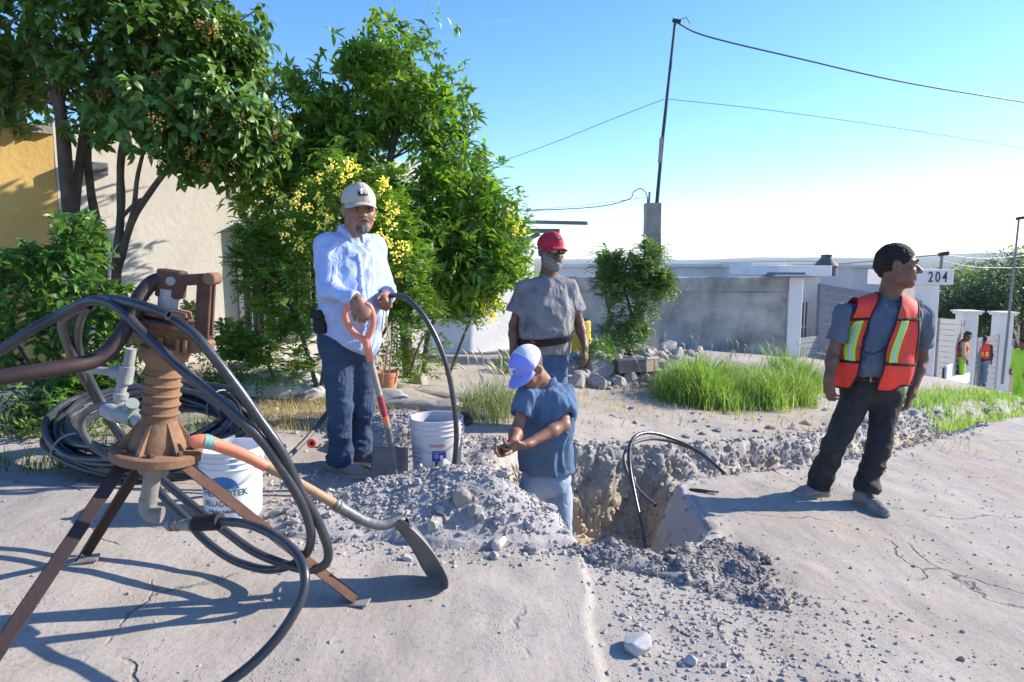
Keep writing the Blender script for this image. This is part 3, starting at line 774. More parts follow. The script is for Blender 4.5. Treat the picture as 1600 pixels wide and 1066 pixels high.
def on_cap(poly, P, s, y0=0.0, z0=.085, off=.0025):
    """a flat emblem outline (x,z in metres) bent on to the cap's front"""
    out = []
    for x, z in poly:
        zz = z0+z; r = math.sqrt(max(.0, 1-(x/.088)**2-((zz-.048)/.092)**2)); out.append((x, .012-.108*r-off-.021*max(0,1-abs(zz-.085)/.07), zz))
    return out
def emblem(o, P, s, poly, m, name='emblem', z0=.085, off=.003):
    pts = on_cap(poly, P, s, z0=z0, off=off); cx = np.mean(pts, 0)
    V = [P(*p) for p in pts]+[P(*(cx+np.array([0,-.001,0])))]; n = len(pts)
    V += [P(p[0], p[1]+.004, p[2]) for p in pts]
    F = [(i, (i+1)%n, n) for i in range(n)]+[(i, n+1+i, n+1+(i+1)%n, (i+1)%n) for i in range(n)]
    return mesh_obj(name, V, F, m, o, False)
def shoe(person, ankle, toe_dir, m, m_sole, gz0, L=.28, s=1.0):
    t = norm([toe_dir[0], toe_dir[1], toe_dir[2] if len(toe_dir) > 2 else 0]); side = norm(np.cross(t, [0,0,1])); up = np.cross(side, t)
    a = np.array([ankle[0], ankle[1], gz0], float); Mx = np.column_stack([t, side, up])
    P = lambda x, y, z: a+Mx@np.array([x,y,z])
    sd = SDF(a-.26, a+.28, .0055)
    sd.rc(P(-.055,0,.045), P(.10,0,.035), .042*s, .046*s, k=.03, sc=(Mx,(1,1,.85)))
    sd.rc(P(.10,0,.03), P(.165*L/.28,0,.026), .046*s, .036*s, k=.03, sc=(Mx,(1,1,.8)))
    sd.rc(P(-.03,0,.05), P(-.02,0,.125), .046*s, .044*s, k=.04)
    sd.cut(P(0,0,.016), -up); V, F = sd.mesh(); V = relax(V, F, 2); N = vnormals(V, F); V = V+N*(.002*fbm(V, 35, 3, 4))[:,None]
    o = mesh_obj('shoe', V, F, m, person)
    sd = SDF(a-.26, a+.28, .0055)
    sd.rc(P(-.058,0,.01), P(.10,0,.01), .044*s, .052*s, k=.03); sd.rc(P(.10,0,.01), P(.168*L/.28,0,.01), .052*s, .041*s, k=.03)
    sd.cut(P(0,0,.020), up); sd.cut(P(0,0,-.002), -up); V, F = sd.mesh(); mesh_obj('sole', V, F, m_sole, o)
    b = MB()
    for i in range(4):
        x = .05+.022*i; z = .088-.009*i; b.tube([P(x,-.022,z-.008), P(x+.006,0,z+.002), P(x,.022,z-.008)], .0028, 6)
    b.build('lace', M_BLACK if m_sole is not M_BLACK else M_LEATHER, o, True)
    return o
def bbox(pts, m=.2): 
    pts = np.asarray(pts); return pts.min(0)-m, pts.max(0)+m

def torso(sd, J, inf=0., k=.06, Rb=None, cutp=None):
    for c, r in J['torso']:
        sd.el(c, np.asarray(r)+inf, Rb if not isinstance(Rb, list) else Rb[0], k=k, cut=cutp)
def build_person(label, J, skin, parts, group=None):
    """J: joints in world space. parts: garments"""
    base = J['base']; person = thing('person', base, label, 'person', group)
    Rb = J['Rb']; allp = [J['head'], J['pelvis']]+[J[k] for k in ('shR','shL','elR','elL','wrR','wrL','hipR','hipL','knR','knL','anR','anL')]
    lo, hi = bbox(allp, .24); s = J.get('s', 1.0)
    sd = SDF(lo, hi, .0055)
    head_sdf(sd, J['head'], J['Rh'], J.get('hs', s), J.get('jaw', 1.0), J.get('cheek', 1.0))
    nk = J['neck']; sd.rc(np.asarray(J['head'])+J['Rh']@np.array([0,.02,-.05]), nk, .058*s*J.get('nkr',1), .064*s*J.get('nkr',1), k=.035)
    for c, r in J['torso']: sd.el(c, np.asarray(r)-.03, Rb, k=.05)
    for e in 'RL':
        sd.rc(nk-np.array([0,0,.02]), np.asarray(J['sh'+e])-np.array([0,0,.02]), .036*s, .034*s, k=.04)
        sd.rc(np.asarray(J['sh'+e])-np.array([0,0,.02]), J['el'+e], .040*s, .038*s, k=.03)
        el, wr = np.asarray(J['el'+e]), np.asarray(J['wr'+e]); md = el*.68+wr*.32
        q_ = .72 if parts['shirt'].get('sleeve', .55) > 1 else 1; sd.rc(el, md, .039*s*q_, .041*s*q_, k=.02, sc=None); sd.rc(md, wr, .040*s*q_, .026*s, k=.02)
        sd.rc(J['hip'+e], J['kn'+e], .078*s, .052*s, k=.04); sd.rc(J['kn'+e], J['an'+e], .050*s, .036*s, k=.03)
        h = J['hand'+e]; hand(sd, wr, h['d'], h['palm'], h.get('side', 1), h.get('curl', (.5,.6,.7,.8)), h.get('spread', .1), h.get('s', s*1.02), h.get('thumb', .7))
    V, F = sd.mesh(); V = relax(V, F, 1, .35)
    body = mesh_obj('body', V, F, skin, person)
    hc = np.asarray(J['head']); q = (V[F].mean(1)-hc)@J['Rh']
    lip = (np.abs(q[:,0]) < .023)&(q[:,1] < -.08)&(q[:,2] > -.077)&(q[:,2] < -.052)
    body.data.materials.append(M_LIP); body.data.polygons.foreach_set('material_index', lip.astype(np.int32))
    # trousers
    T = parts['trousers']; g = T.get('loose', .018)
    lo2, hi2 = bbox([J['pelvis'], J['hipR'], J['hipL'], J['knR'], J['knL'], J['anR'], J['anL']], .26)
    sd = SDF(lo2, hi2, .0065); pv = np.asarray(J['pelvis'])
    sd.el(pv, np.asarray(J['pelr'])+g*.6, Rb, k=.05)
    up = J.get('up', np.array([0,0,1.]))
    for e in 'RL':
        hp, kn, an = [np.asarray(J[k+e]) for k in ('hip','kn','an')]
        sd.rc(hp, kn, T.get('th', .088)*s, T.get('kn', .066)*s, k=.05)
        sd.rc(kn, an, T.get('kn', .066)*s, T.get('hem', .062)*s, k=.03, flat=True)
        if T.get('bunch'): sd.rc(an+.06*norm(kn-an), an, T['hem']*s+.004, T['hem']*s+.012, k=.02, flat=True)
    sd.cut(pv+up*T.get('waist', .10), up)
    V, F = sd.mesh(); V = relax(V, F, 2)
    kz = [J['knR'], J['knL']]; az = [J['anR'], J['anL']]
    def msk(V_):
        m_ = .45+0*V_[:,0]
        for a_ in kz: m_ = m_+.5*np.exp(-(np.linalg.norm(V_-a_, axis=1)/.14)**2)
        for a_ in az: m_ = m_+1.1*np.exp(-((V_[:,2]-a_[2]-.07)/.13)**2)*.6
        return m_
    V = cloth(V, F, T.get('amp', .011), T.get('freq', 7), T.get('seed', 1), (1.0,1.0,1.6), J.get('foldrot', rotx(.5)@roty(.6)), msk)
    tr = mesh_obj('trousers', V, F, T['mat'], person)
    if T.get('belt'):
        sd = SDF(pv-.3, pv+.3, .006); sd.el(pv, np.asarray(J['pelr'])+g*.6+.005, Rb, k=.05)
        w = T.get('waist', .10); sd.cut(pv+up*(w-.002), up); sd.cut(pv+up*(w-.038), -up); V, F = sd.mesh(); V = relax(V, F, 1)
        bl = mesh_obj('belt', V, F, T['belt'], person)
        if T.get('buckle'):
            fr = Rb@np.array([0,-1.,0]); c_ = pv+fr*(J['pelr'][1]*.93+g*.6+.012)+up*(w-.02)+Rb@np.array([T.get('bx',0),0,0])
            b = MB(); Mx = Rb
            for dx, dz, sx, sz in ((0,.017,.05,.007),(0,-.017,.05,.007),(-.024,0,.007,.04),(.024,0,.007,.04),(0,0,.03,.005)): b.box(c_+Mx@np.array([dx,0,dz]), (sx,.006,sz), Mx)
            b.build('buckle', M_METAL, bl)
    # shirt
    Sh = parts['shirt']; g = Sh.get('loose', .014); sl = Sh.get('sleeve', .55); full = sl > 1
    pts = [J['neck'], J['shR'], J['shL'], J['elR'], J['elL'], J['pelvis']]+([J['wrR'], J['wrL']] if full else [])
    lo3, hi3 = bbox(pts, .31); hs_ = Sh.get('h', .006); sd = SDF(lo3, hi3, hs_); sn = SDF(lo3, hi3, hs_) if parts.get('vest') else None
    for D_, x in ((sd, 0),)+(((sn, .0),) if sn else ()):
        for c, r in J['torso']: D_.el(c, np.asarray(r)+g, Rb, k=.08)
        D_.el(pv+up*Sh.get('skirt', .02), np.asarray(J['pelr'])+g+.012, Rb, k=.06)
        for e in 'RL': D_.rc(np.asarray(nk)*.75+np.asarray(J['sh'+e])*.25-up*.04, np.asarray(J['sh'+e])-up*.012, .054*s, .052*s, k=.06)
    for e in 'RL':
        a, b_ = np.asarray(J['sh'+e]), np.asarray(J['el'+e]); wr = np.asarray(J['wr'+e])
        if full:
            sd.rc(a, b_, .070*s, .060*s, k=.05); e_ = b_+(wr-b_)*(sl-1); sd.rc(b_, e_, .058*s, .043*s, k=.035, flat=True)
            sd.rc(e_, e_-.05*norm(wr-b_), .036*s, .03*s, k=.002, op='-')
        else:
            e_ = a+(b_-a)*sl; r2 = Sh.get('cuff', .068)*s; sd.rc(a-up*.012, e_, .058*s, r2, k=.05, flat=True)
            sd.rc(e_+.004*norm(b_-a), e_-.05*norm(b_-a), r2-.010, r2-.02, k=.003, op='-')
    hp = Sh['hem']; sd.cut(hp[0], hp[1])
    # neck opening
    sd.rc(nk+up*.005, np.asarray(nk)+up*.12+J['Rb']@np.array([0,-.03,0]), Sh.get('neckr', .066)*s, .085*s, k=.006, op='-')
    V, F = sd.mesh(); V = relax(V, F, 2)
    V = cloth(V, F, Sh.get('amp', .009), Sh.get('freq', 6), Sh.get('seed', 5), Sh.get('aniso', (1.5,1.5,.8)), Sh.get('rot'), Sh.get('mask'))
    shirt = mesh_obj('shirt', V, F, Sh['mat'], person)
    J['_shirtV'] = V; J['_shirtF'] = F
    if Sh.get('collar_band'):
        b = MB(); ring = []
        for t in np.linspace(0, 2*math.pi, 25): ring.append(np.asarray(nk)+up*(Sh.get('bandz', .012)-.022*math.sin(t)*-1*-1)+Rb@np.array([math.cos(t)*.066*s, -math.sin(t)*.060*s-.012, -.012*max(0, math.sin(t))]))
        b.tube(ring, .0055, 8, caps=False); b.build('neckband', Sh['collar_band'], shirt, True)
    return person, body, shirt, tr, sn
def collar(shirt, J, m, s=1.0, r=.062, h=.045, lo=.008, open_=.5, stand=.012):
    """folded shirt collar round the neck"""
    nk = np.asarray(J['neck']); Rb = J['Rb']; up = J.get('up', np.array([0,0,1.])); V = []; n = 33
    for i in range(n):
        t = -math.pi/2+open_/2+(2*math.pi-open_)*i/(n-1)       # opening at the front (-y)
        c_, s_ = math.cos(t), math.sin(t); fr = max(0, -s_)**2
        tip = 1 if i in (0, n-1) else 0
        prof = [(r*.97, .022-.02*fr), (r*.95, .052-.034*fr), (r*1.02, .058-.036*fr), (r*1.22, .034-.045*fr-.014*tip), (r*1.30, .014-.052*fr-.03*tip)]
        for q, z in prof: V.append(nk+Rb@np.array([c_*q*s, (s_*q*.95-.004)*s, 0])+up*z*s+up*lo)
    F = [(i*5+k, i*5+k+1, (i+1)*5+k+1, (i+1)*5+k) for i in range(n-1) for k in range(4)]
    o = mesh_obj('collar', V, F, m, shirt); md = o.modifiers.new('thickness', 'SOLIDIFY'); md.thickness = .004; return o

UP = np.array([0,0,1.])
# ---- 1. man in the pale blue shirt, hands on the shovel
d = 4.0; yb = R(38)
Rb = rotz(yb)
J = dict(head=W(561,329,3.96), Rh=rotz(R(24))@rotx(R(3)), neck=W(549,370,4.02), shR=W(513,387,3.93), shL=W(584,388,4.12),
  elR=W(508,452,3.80), elL=W(603,455,4.14), wrR=W(559,470,3.70), wrL=W(604,462,3.93), pelvis=W(543,532,4.02), pelr=(.175,.135,.13),
  hipR=W(526,552,3.98), hipL=W(562,552,4.08), knR=W(531,640,3.98), knL=W(567,636,4.12), anR=W(531,722,4.02), anL=W(560,706,4.16), Rb=Rb, jaw=1.06, hs=1.09,
  torso=[(W(549,404,4.03), (.160,.115,.13)), (W(549,440,4.0), (.170,.145,.16)), (W(552,484,3.98), (.178,.165,.14))],
  handR=dict(d=(.45,-.25,-.85), palm=(-.35,.9,-.2), side=-1, curl=(1.0,1.05,1.1,1.1), thumb=.6),
  handL=dict(d=(.12,-.5,-.25), palm=(-.75,-.1,-.5), side=-1, curl=(1.1,1.15,1.2,1.25), thumb=.5), base=G(545,748))
M_BSHIRT = mat('pale_blue_oxford', (.38,.48,.76), (.42,.52,.80), rough=.85, scale=30, bump=.15, bscale=300, crease=7, sheen=.2, transl=.08)
M_DENIM = mat('dark_denim', crease=9, col=(.022,.045,.095), col2=(.036,.068,.13), rough=.9, scale=9, bump=.25, bscale=220, wear=((.08,.12,.18), 5, .58, .85))
p1, b1, s1, t1, _ = build_person('man in pale blue long-sleeved shirt and khaki cap, hand on an upright shovel', J, M_SKIN,
  dict(trousers=dict(mat=M_DENIM, loose=.014, th=.092, kn=.070, hem=.066, waist=.085, belt=M_LEATHER, amp=.010, freq=8, seed=2, bunch=True),
       shirt=dict(mat=M_BSHIRT, sleeve=1.93, hem=(W(552,546,4.0), (-.42,-.25,-1)), loose=.02, amp=.019, freq=5.5, seed=11, skirt=.0, neckr=.060, aniso=(1.4,1.4,.9), rot=rotz(.6)@roty(.5))))
face_bits(p1, J['head'], J['Rh'], 1.09, M_GREYMIX, M_GREYHAIR, .6)
beard_sdf(J['head']+J['Rh']@np.array([0,-.004,-.002]), J['Rh'], 1.04, M_GREYMIX, p1, .0005, .75)
hair_sdf(J['head'], J['Rh'], 1.06, M_GREYMIX, p1, .006)
M_KHAKI = mat('khaki_twill', (.46,.42,.37), (.42,.385,.335), rough=.9, bump=.15, bscale=250)
def khaki_patch(o, P, Rc, s):
    q = emblem(o, P, s, [(-.024,-.022),(.024,-.022),(.024,.024),(-.024,.024)], M_BLACK, 'patch', z0=.090, off=.004)
    pale = mat('patch_cream', (.62,.6,.55), rough=.8)
    emblem(o, P, s, [(-.014,-.012),(-.004,-.016),(.006,-.006),(.004,.004),(.010,.012),(.002,.017),(-.008,.015),(-.015,.006),(-.010,-.002)], pale, 'emblem', z0=.090, off=.0065)
    emblem(o, P, s, [(.009,-.016),(.017,-.014),(.018,.004),(.013,.013),(.011,.001)], mat('patch_gold', (.5,.42,.25), rough=.7), 'emblem', z0=.090, off=.0065)
cap(p1, J['head'], J['Rh'], 1.11, M_KHAKI, M_KHAKI, .05, patch=khaki_patch)
collar(s1, J, M_BSHIRT, 1.08, open_=.75)
# placket with buttons, phone pouch
Vs = J['_shirtV']; fr = Rb@np.array([0,-1.,0]); sdv = Rb@np.array([1.,0,0]); c0 = np.asarray(J['neck'])
ray = []
for z in np.linspace(c0[2]-.10, J['pelvis'][2]-.02, 22):
    m_ = (np.abs(Vs[:,2]-z) < .012)&(np.abs((Vs-J['pelvis'])@sdv-.0) < .02)
    if m_.any(): q = Vs[m_]; k = np.argmax(q@fr); ray.append([*(J['pelvis']+sdv*0+fr*(((q[k]-J['pelvis'])@fr)+.003))[:2], z])
ray = np.array(ray); 
for k in range(2): ray[1:-1] = (ray[:-2]+ray[1:-1]*2+ray[2:])/4
VV = []; 
for q in ray: VV += [q-sdv*.014-fr*.006, q-sdv*.013+fr*.0005, q+sdv*.013+fr*.0005, q+sdv*.014-fr*.006]
FF = [(i*4+k, i*4+k+1, i*4+k+5, i*4+k+4) for i in range(len(ray)-1) for k in range(3)]
pk = mesh_obj('placket', VV, FF, M_BSHIRT, s1)
for i in range(2, len(ray)-1, 3):
    b = MB(); b.lathe([(0,.002),(.0055,.002),(.0055,-.002)], 12, frame(fr), ray[i]+fr*.005); b.build('button', M_EYEW, pk, True)
c_ = W(501,503,3.88); b = MB(); b.box(c_, (.05,.085,.135), rotz(R(55)), .012); po = b.build('phone_pouch', M_BLACK, p1, True)
b = MB(); b.box(c_+np.array([-.005,-.028,.045]), (.054,.09,.05), rotz(R(55)), .008); b.build('pouch_flap', M_BLACK, po, True)
wr = np.asarray(J['wrR']); dr = norm(wr-J['elR']); b = MB(); b.tube([wr-dr*.006, wr+dr*.006], .0295, 20); b.build('wristband', M_BLACK, p1, True)
M_SUEDE = mat('dusty_suede', (.22,.195,.17), (.30,.275,.25), rough=.95, scale=14, bump=.3, bscale=80); M_SOLE = mat('pale_sole', (.34,.31,.28), rough=.9)
M_DARKSHOE = mat('dark_suede', (.06,.065,.08), (.11,.11,.12), rough=.95, scale=14, bump=.3, bscale=80)
def zt(x, y): return float(top_h(np.array([float(x)]), np.array([float(y)]))[0])
shoe(p1, J['anR'], (.92,-.38,.0), M_SUEDE, M_SOLE, J['anR'][2]-.075, .29)
shoe(p1, J['anL'], (.95,-.2,.0), M_DARKSHOE, M_SOLE, J['anL'][2]-.07, .29)

# ---- 2. man with the orange safety vest
Rb = rotz(R(-8)); up2 = norm(np.array([.10,0,1]))
J = dict(head=W(1403,417,4.42), Rh=rotz(R(62))@roty(R(4)), neck=W(1390,463,4.47), shR=W(1320,486,4.42), shL=W(1441,490,4.5), elR=W(1302,552,4.45), elL=W(1441,560,4.62),
  wrR=W(1295,592,4.36), wrL=W(1424,616,4.52), pelvis=W(1362,602,4.5), pelr=(.185,.125,.12), hipR=W(1338,622,4.5), hipL=W(1387,622,4.5),
  knR=W(1303,697,4.42), knL=W(1372,700,4.42), anR=W(1278,757,4.5), anL=W(1353,768,4.38), Rb=Rb, jaw=1.05, up=UP, hs=1.16, cheek=1.05, nkr=1.1,
  torso=[(W(1380,497,4.48), (.205,.12,.12)), (W(1376,530,4.46), (.205,.145,.15)), (W(1367,568,4.45), (.20,.15,.13))],
  handR=dict(d=(.05,-.15,-1), palm=(.9,.35,0), side=-1, curl=(.35,.45,.5,.6)), handL=dict(d=(-.25,.05,-1), palm=(-.8,.5,0), side=1, curl=(.45,.55,.6,.7)), base=G(1320,785))
M_TSHIRT = mat('blue_grey_tee', (.085,.115,.165), (.10,.13,.18), crease=6, rough=.95, scale=12, bump=.2, bscale=240)
M_BLACKJEAN = mat('black_jean', (.016,.016,.018), (.03,.029,.03), crease=8, rough=.85, scale=7, bump=.25, bscale=220, wear=((.085,.08,.078), 6, .55, .85))
p2, b2, s2, t2, sn = build_person('man in orange safety vest with lime strips, looking right, beside the ditch', J, M_SKIN2,
  dict(trousers=dict(mat=M_BLACKJEAN, loose=.016, th=.098, kn=.074, hem=.068, waist=.085, belt=M_LEATHER, buckle=True, bx=-.035, amp=.012, freq=7.5, seed=21, bunch=True),
       shirt=dict(mat=M_TSHIRT, sleeve=.72, cuff=.072, hem=(W(1362,584,4.5), (.0,0,-1)), loose=.014, amp=.015, freq=6, seed=23, collar_band=M_TSHIRT, skirt=.0), vest=True))
face_bits(p2, J['head'], J['Rh'], 1.16, M_HAIR, None)
hair_sdf(J['head'], J['Rh'], 1.16, M_HAIR, p2, .008, seed=7)
shoe(p2, J['anR'], (-.95,-.30), M_SUEDE, M_SUEDE, gz(J['anR'][0], J['anR'][1])+.0, .30)
shoe(p2, J['anL'], (.18,-1), M_SUEDE, M_SUEDE, gz(J['anL'][0], J['anL'][1])+.0, .29)
# the vest: front and back panels cut from a shell round the shirt
def vest_fields(P_, nk, pv, Rb):
    q = (P_-nk)@Rb; z = q[:,2]; ax = pv-nk; L = -ax[2]; zz = -z/L                                # 0 neck .. 1 pelvis
    xs_ = q[:,0]-z*(ax@Rb[:,0]/ax[2])+np.interp(z/ax[2], [0,.2,.45,.6,1.0], [.02,.065,.095,.105,.10])                                # across the leaning body
    front = q[:,1]-z*((ax@Rb[:,1])/ax[2]) < .0
    inner = np.interp(zz, [.0,.1,.3,.55,.72,.86,1.05], [.068,.072,.068,.060,.060,.058,.066])
    outer = np.interp(zz, [-.2,.0,.12,.30,.5,.65,.8,1.0,1.1], [.215,.215,.205,.20,.205,.22,.24,.235,.19])+np.where(xs_ > 0, .06, -.0)*sstep(.0, .5, zz)
    bot = 1.02-.06*np.clip((np.abs(xs_)-.15)/.06, 0, 1)**2-.05*np.clip((.09-np.abs(xs_))/.03, 0, 1)**2
    dd = np.minimum(np.minimum(np.abs(xs_)-inner, outer-np.abs(xs_)), (bot-zz)*L)
    return xs_, zz, L, front, inner, outer, bot, dd
def snap_vest(V, nk, pv, Rb, h=.004):
    # pull vertices near a seam on to it, so that every edge of the cut panels is clean
    def fields(P_):
        xs_, zz, L, front, inner, outer, bot, dd = vest_fields(P_, nk, pv, Rb); sx = np.abs(xs_)-(.128-.035*np.clip(zz-.25, 0, 1))
        return [dd, dd-.0085, sx-.024, sx+.024, sx-.0075, sx+.0075, (zz-.235-.05*(np.abs(xs_)-.06)-.014)*L, (zz-.235-.05*(np.abs(xs_)-.06)+.014)*L, (zz-.70-.1*(np.abs(xs_)-.06)-.012)*L, (zz-.70-.1*(np.abs(xs_)-.06)+.012)*L]
    e = 1e-4
    for k in range(10):
        f0 = fields(V)[k]; gx = (fields(V+Rb[:,0]*e)[k]-f0)/e; gzv = (fields(V+np.array([0,0,e]))[k]-f0)/e
        g2 = gx*gx+gzv*gzv+1e-6; m_ = (np.abs(f0) < h*.62*np.sqrt(g2)) & (np.abs(gx)+np.abs(gzv) > .2)
        st = np.where(m_, -f0/g2, 0)[:,None]; V = V+st*(gx[:,None]*Rb[:,0]+gzv[:,None]*np.array([0,0,1.]))
    return V
def build_vest(J, person, Rb, hemz=None, seed=3):
    nk = np.asarray(J['neck']); pv = np.asarray(J['pelvis'])
    pts = [J['neck'], J['shR'], J['shL'], J['pelvis']]; lo, hi = bbox(pts, .24); sd = SDF(lo, hi, .004)
    for c, r in J['torso']: sd.el(c, np.asarray(r)+.032, Rb, k=.08)
    sd.el(pv+UP*.04, np.asarray(J['pelr'])+np.array([.07,.04,.03]), Rb, k=.06)
    for e in 'RL': sd.rc(nk*.75+np.asarray(J['sh'+e])*.25-UP*.035, np.asarray(J['sh'+e]), .069, .072, k=.06)
    V, F = sd.mesh(); V = relax(V, F, 2); V = cloth(V, F, .007, 4, seed, (1.4,1.4,.7))
    V = snap_vest(V, nk, pv, Rb)
    fc_ = V[F].mean(1); xs_, zz, L, front, inner, outer, bot, dd = vest_fields(fc_, nk, pv, Rb)
    q = (fc_-nk)@Rb; z = q[:,2]; ax = pv-nk; # xs_ = q[:,0]-z*(ax@Rb[:,0]/ax[2])+.055*np.clip(z/ax[2], 0, 1.2)          # x across the leaning body
    #[:,1]-z*((ax@Rb[:,1])/ax[2]) < .0
    #, .066+.0*zz, np.interp(zz, [.0,.1,.3,.55,.72,.86,1.05], [.068,.072,.068,.060,.060,.058,.066]))
    #,.0,.12,.30,.5,.65,.8,1.0,1.1], [.215,.215,.200,.188,.19,.21,.235,.225,.18])
    #.06*np.clip((np.abs(xs_)-.15)/.06, 0, 1)**2-.05*np.clip((.09-np.abs(xs_))/.03, 0, 1)**2
    okf = front & (dd > 0)
    ddb = np.minimum(np.minimum(outer+.0-np.abs(xs_), (bot-zz)*L), (zz+.06)*L); okb = (~front) & (ddb > 0)
    keep = okf | okb; edge = np.where(front, dd, ddb)
    band = (np.abs(zz-.235-.05*(np.abs(xs_)-.06)) < .014) | (np.abs(zz-.70-.1*(np.abs(xs_)-.06)) < .012)
    trim = keep & ((edge < .0085) | (band & front))
    sx = np.abs(xs_)-(.128-.035*np.clip(zz-.25, 0, 1)); strip = keep & front & ~trim & (np.abs(sx) < .024) & (zz > .25) & (zz < .69); silver = strip & (np.abs(sx) < .0075)
    panel = keep & ~trim & ~strip; strip &= ~silver
    red = mat('orange_mesh_fabric', (.80,.055,.035), (.86,.075,.045), rough=.7, scale=40, bump=.1, bscale=400, transl=.12)
    lime = mat('lime_reflective', (.45,.80,.04), rough=.45); sil = mat('silver_reflective', (.55,.57,.60), rough=.35)
    v0 = None
    rt_ = xs_ > 0
    for nm, mk, mm in (('safety_vest', panel, red), ('vest_piping', trim, M_BLACK), ('lime_strip', strip&rt_, lime), ('lime_strip', strip&~rt_, lime), ('silver_strip', silver&rt_, sil), ('silver_strip', silver&~rt_, sil)):
        f = F[mk]; u, inv = np.unique(f, return_inverse=True)
        o = mesh_obj(nm, V[u], inv.reshape(f.shape), mm, person if v0 is None else v0); 
        md = o.modifiers.new('thickness', 'SOLIDIFY'); md.thickness = .006 if nm != 'safety_vest' else .003; md.offset = 1 if nm != 'safety_vest' else 0
        if v0 is None: v0 = o
    return v0
v = build_vest(J, p2, Rb)
fr = Rb@np.array([0,-1.,0])
b = MB(); b.tube(spline([W(1340,543,4.285), W(1350,549,4.27), W(1362,553,4.265), W(1375,549,4.265), W(1386,541,4.28)], 4), .008, 6, sq=(1,.4)); b.build('vest_tie', M_BLACK, v, True)
b = MB(); c_ = J['wrL']; b.tube([c_, c_+norm(np.asarray(J['wrL'])-J['elL'])*.012], .030, 18); b.build('wristwatch', M_BLACK, p2, True)

# ---- 3. bearded man with red cap
Rb = rotz(R(8))
J = dict(head=W(861,394,5.46), Rh=rotz(R(26))@rotx(R(2)), neck=W(857,429,5.52), shR=W(818,449,5.48), shL=W(892,449,5.52), elR=W(803,508,5.5), elL=W(905,505,5.56),
  wrR=W(802,552,5.40), wrL=W(914,543,5.46), pelvis=W(851,548,5.52), pelr=(.19,.15,.12), hipR=W(833,570,5.5), hipL=W(869,570,5.5), knR=W(832,635,5.5), knL=W(868,635,5.5),
  anR=W(832,694,5.55), anL=W(866,694,5.55), Rb=Rb, jaw=1.02, s=1.04, hs=1.14, base=G(850,703),
  torso=[(W(856,459,5.52), (.195,.125,.12)), (W(855,488,5.48), (.205,.175,.15)), (W(853,517,5.46), (.20,.185,.12))],
  handR=dict(d=(.05,-.1,-1), palm=(.9,.35,0), side=-1, curl=(.4,.5,.6,.7)), handL=dict(d=(.05,-.15,-1), palm=(-.8,.4,0), side=1, curl=(.35,.45,.5,.6)))
M_GREYTEE = mat('dusty_grey_tee', (.20,.20,.215), (.27,.26,.255), crease=6, rough=.95, scale=6, bump=.2, bscale=240, wear=((.11,.11,.125), 4.5, .52, .68))
M_BLUEJEAN = mat('blue_jean', (.05,.10,.20), (.09,.15,.26), crease=8, rough=.9, scale=8, bump=.25, bscale=220, wear=((.25,.32,.42), 4, .5, .8))
p3, b3, s3, t3, _ = build_person('bearded man with red cap, sunglasses and a dusty grey t-shirt standing behind the pit', J, M_SKIN2,
  dict(trousers=dict(mat=M_BLUEJEAN, loose=.016, th=.10, kn=.075, hem=.07, waist=.06, amp=.012, freq=6, seed=31),
       shirt=dict(mat=M_GREYTEE, sleeve=.66, cuff=.085, hem=(W(852,552,5.5), (0,0,-1)), loose=.016, amp=.014, freq=6, seed=33, collar_band=M_GREYTEE, skirt=.02)))
sd = SDF(J['pelvis']-.32, J['pelvis']+.34, .006)
sd.el(J['torso'][1][0], np.array(J['torso'][1][1])+.030, Rb, k=.08); sd.el(J['torso'][2][0], np.array(J['torso'][2][1])+.036, Rb, k=.08); sd.el(J['pelvis']+UP*.02, np.array(J['pelr'])+.046, Rb, k=.06)
c_ = W(852,528,5.5); sd.cut(c_+UP*.028, np.array([-.12,-.05,1])); sd.cut(c_-UP*.028, np.array([.12,.1,-1])); V, F = sd.mesh(); V = relax(V, F, 1); bb = mesh_obj('waist_bag', V, F, M_BLACK, p3)
b = MB(); b.tube([W(829,533,5.21), W(835,536,5.20)], .005, 6); b.build('zip', mat('red_zip', (.5,.03,.03), rough=.5), bb, True)
face_bits(p3, J['head'], J['Rh'], 1.14, M_GREYHAIR, M_GREYMIX)
beard_sdf(J['head'], J['Rh'], 1.15, M_GREYHAIR, p3, .010)
hair_sdf(J['head'], J['Rh'], 1.11, M_GREYMIX, p3, .006)
M_RED = mat('red_twill', (.48,.02,.045), (.42,.016,.04), rough=.85, bump=.15, bscale=250)
def red_patch(o, P, Rc, s):
    emblem(o, P, s, [(-.022,-.006),(-.008,-.012),(.012,-.010),(.024,-.014),(.020,-.002),(.010,.006),(.004,.014),(-.006,.008),(-.018,.006)], M_BLACK, 'emblem', z0=.092, off=.004)
    emblem(o, P, s, [(-.006,.001),(.004,-.004),(.006,.004),(-.001,.007)], mat('emblem_grey', (.4,.4,.42), rough=.8), 'emblem', z0=.094, off=.006)
cap(p3, J['head'], J['Rh'], 1.15, M_RED, M_RED, .03, patch=red_patch)
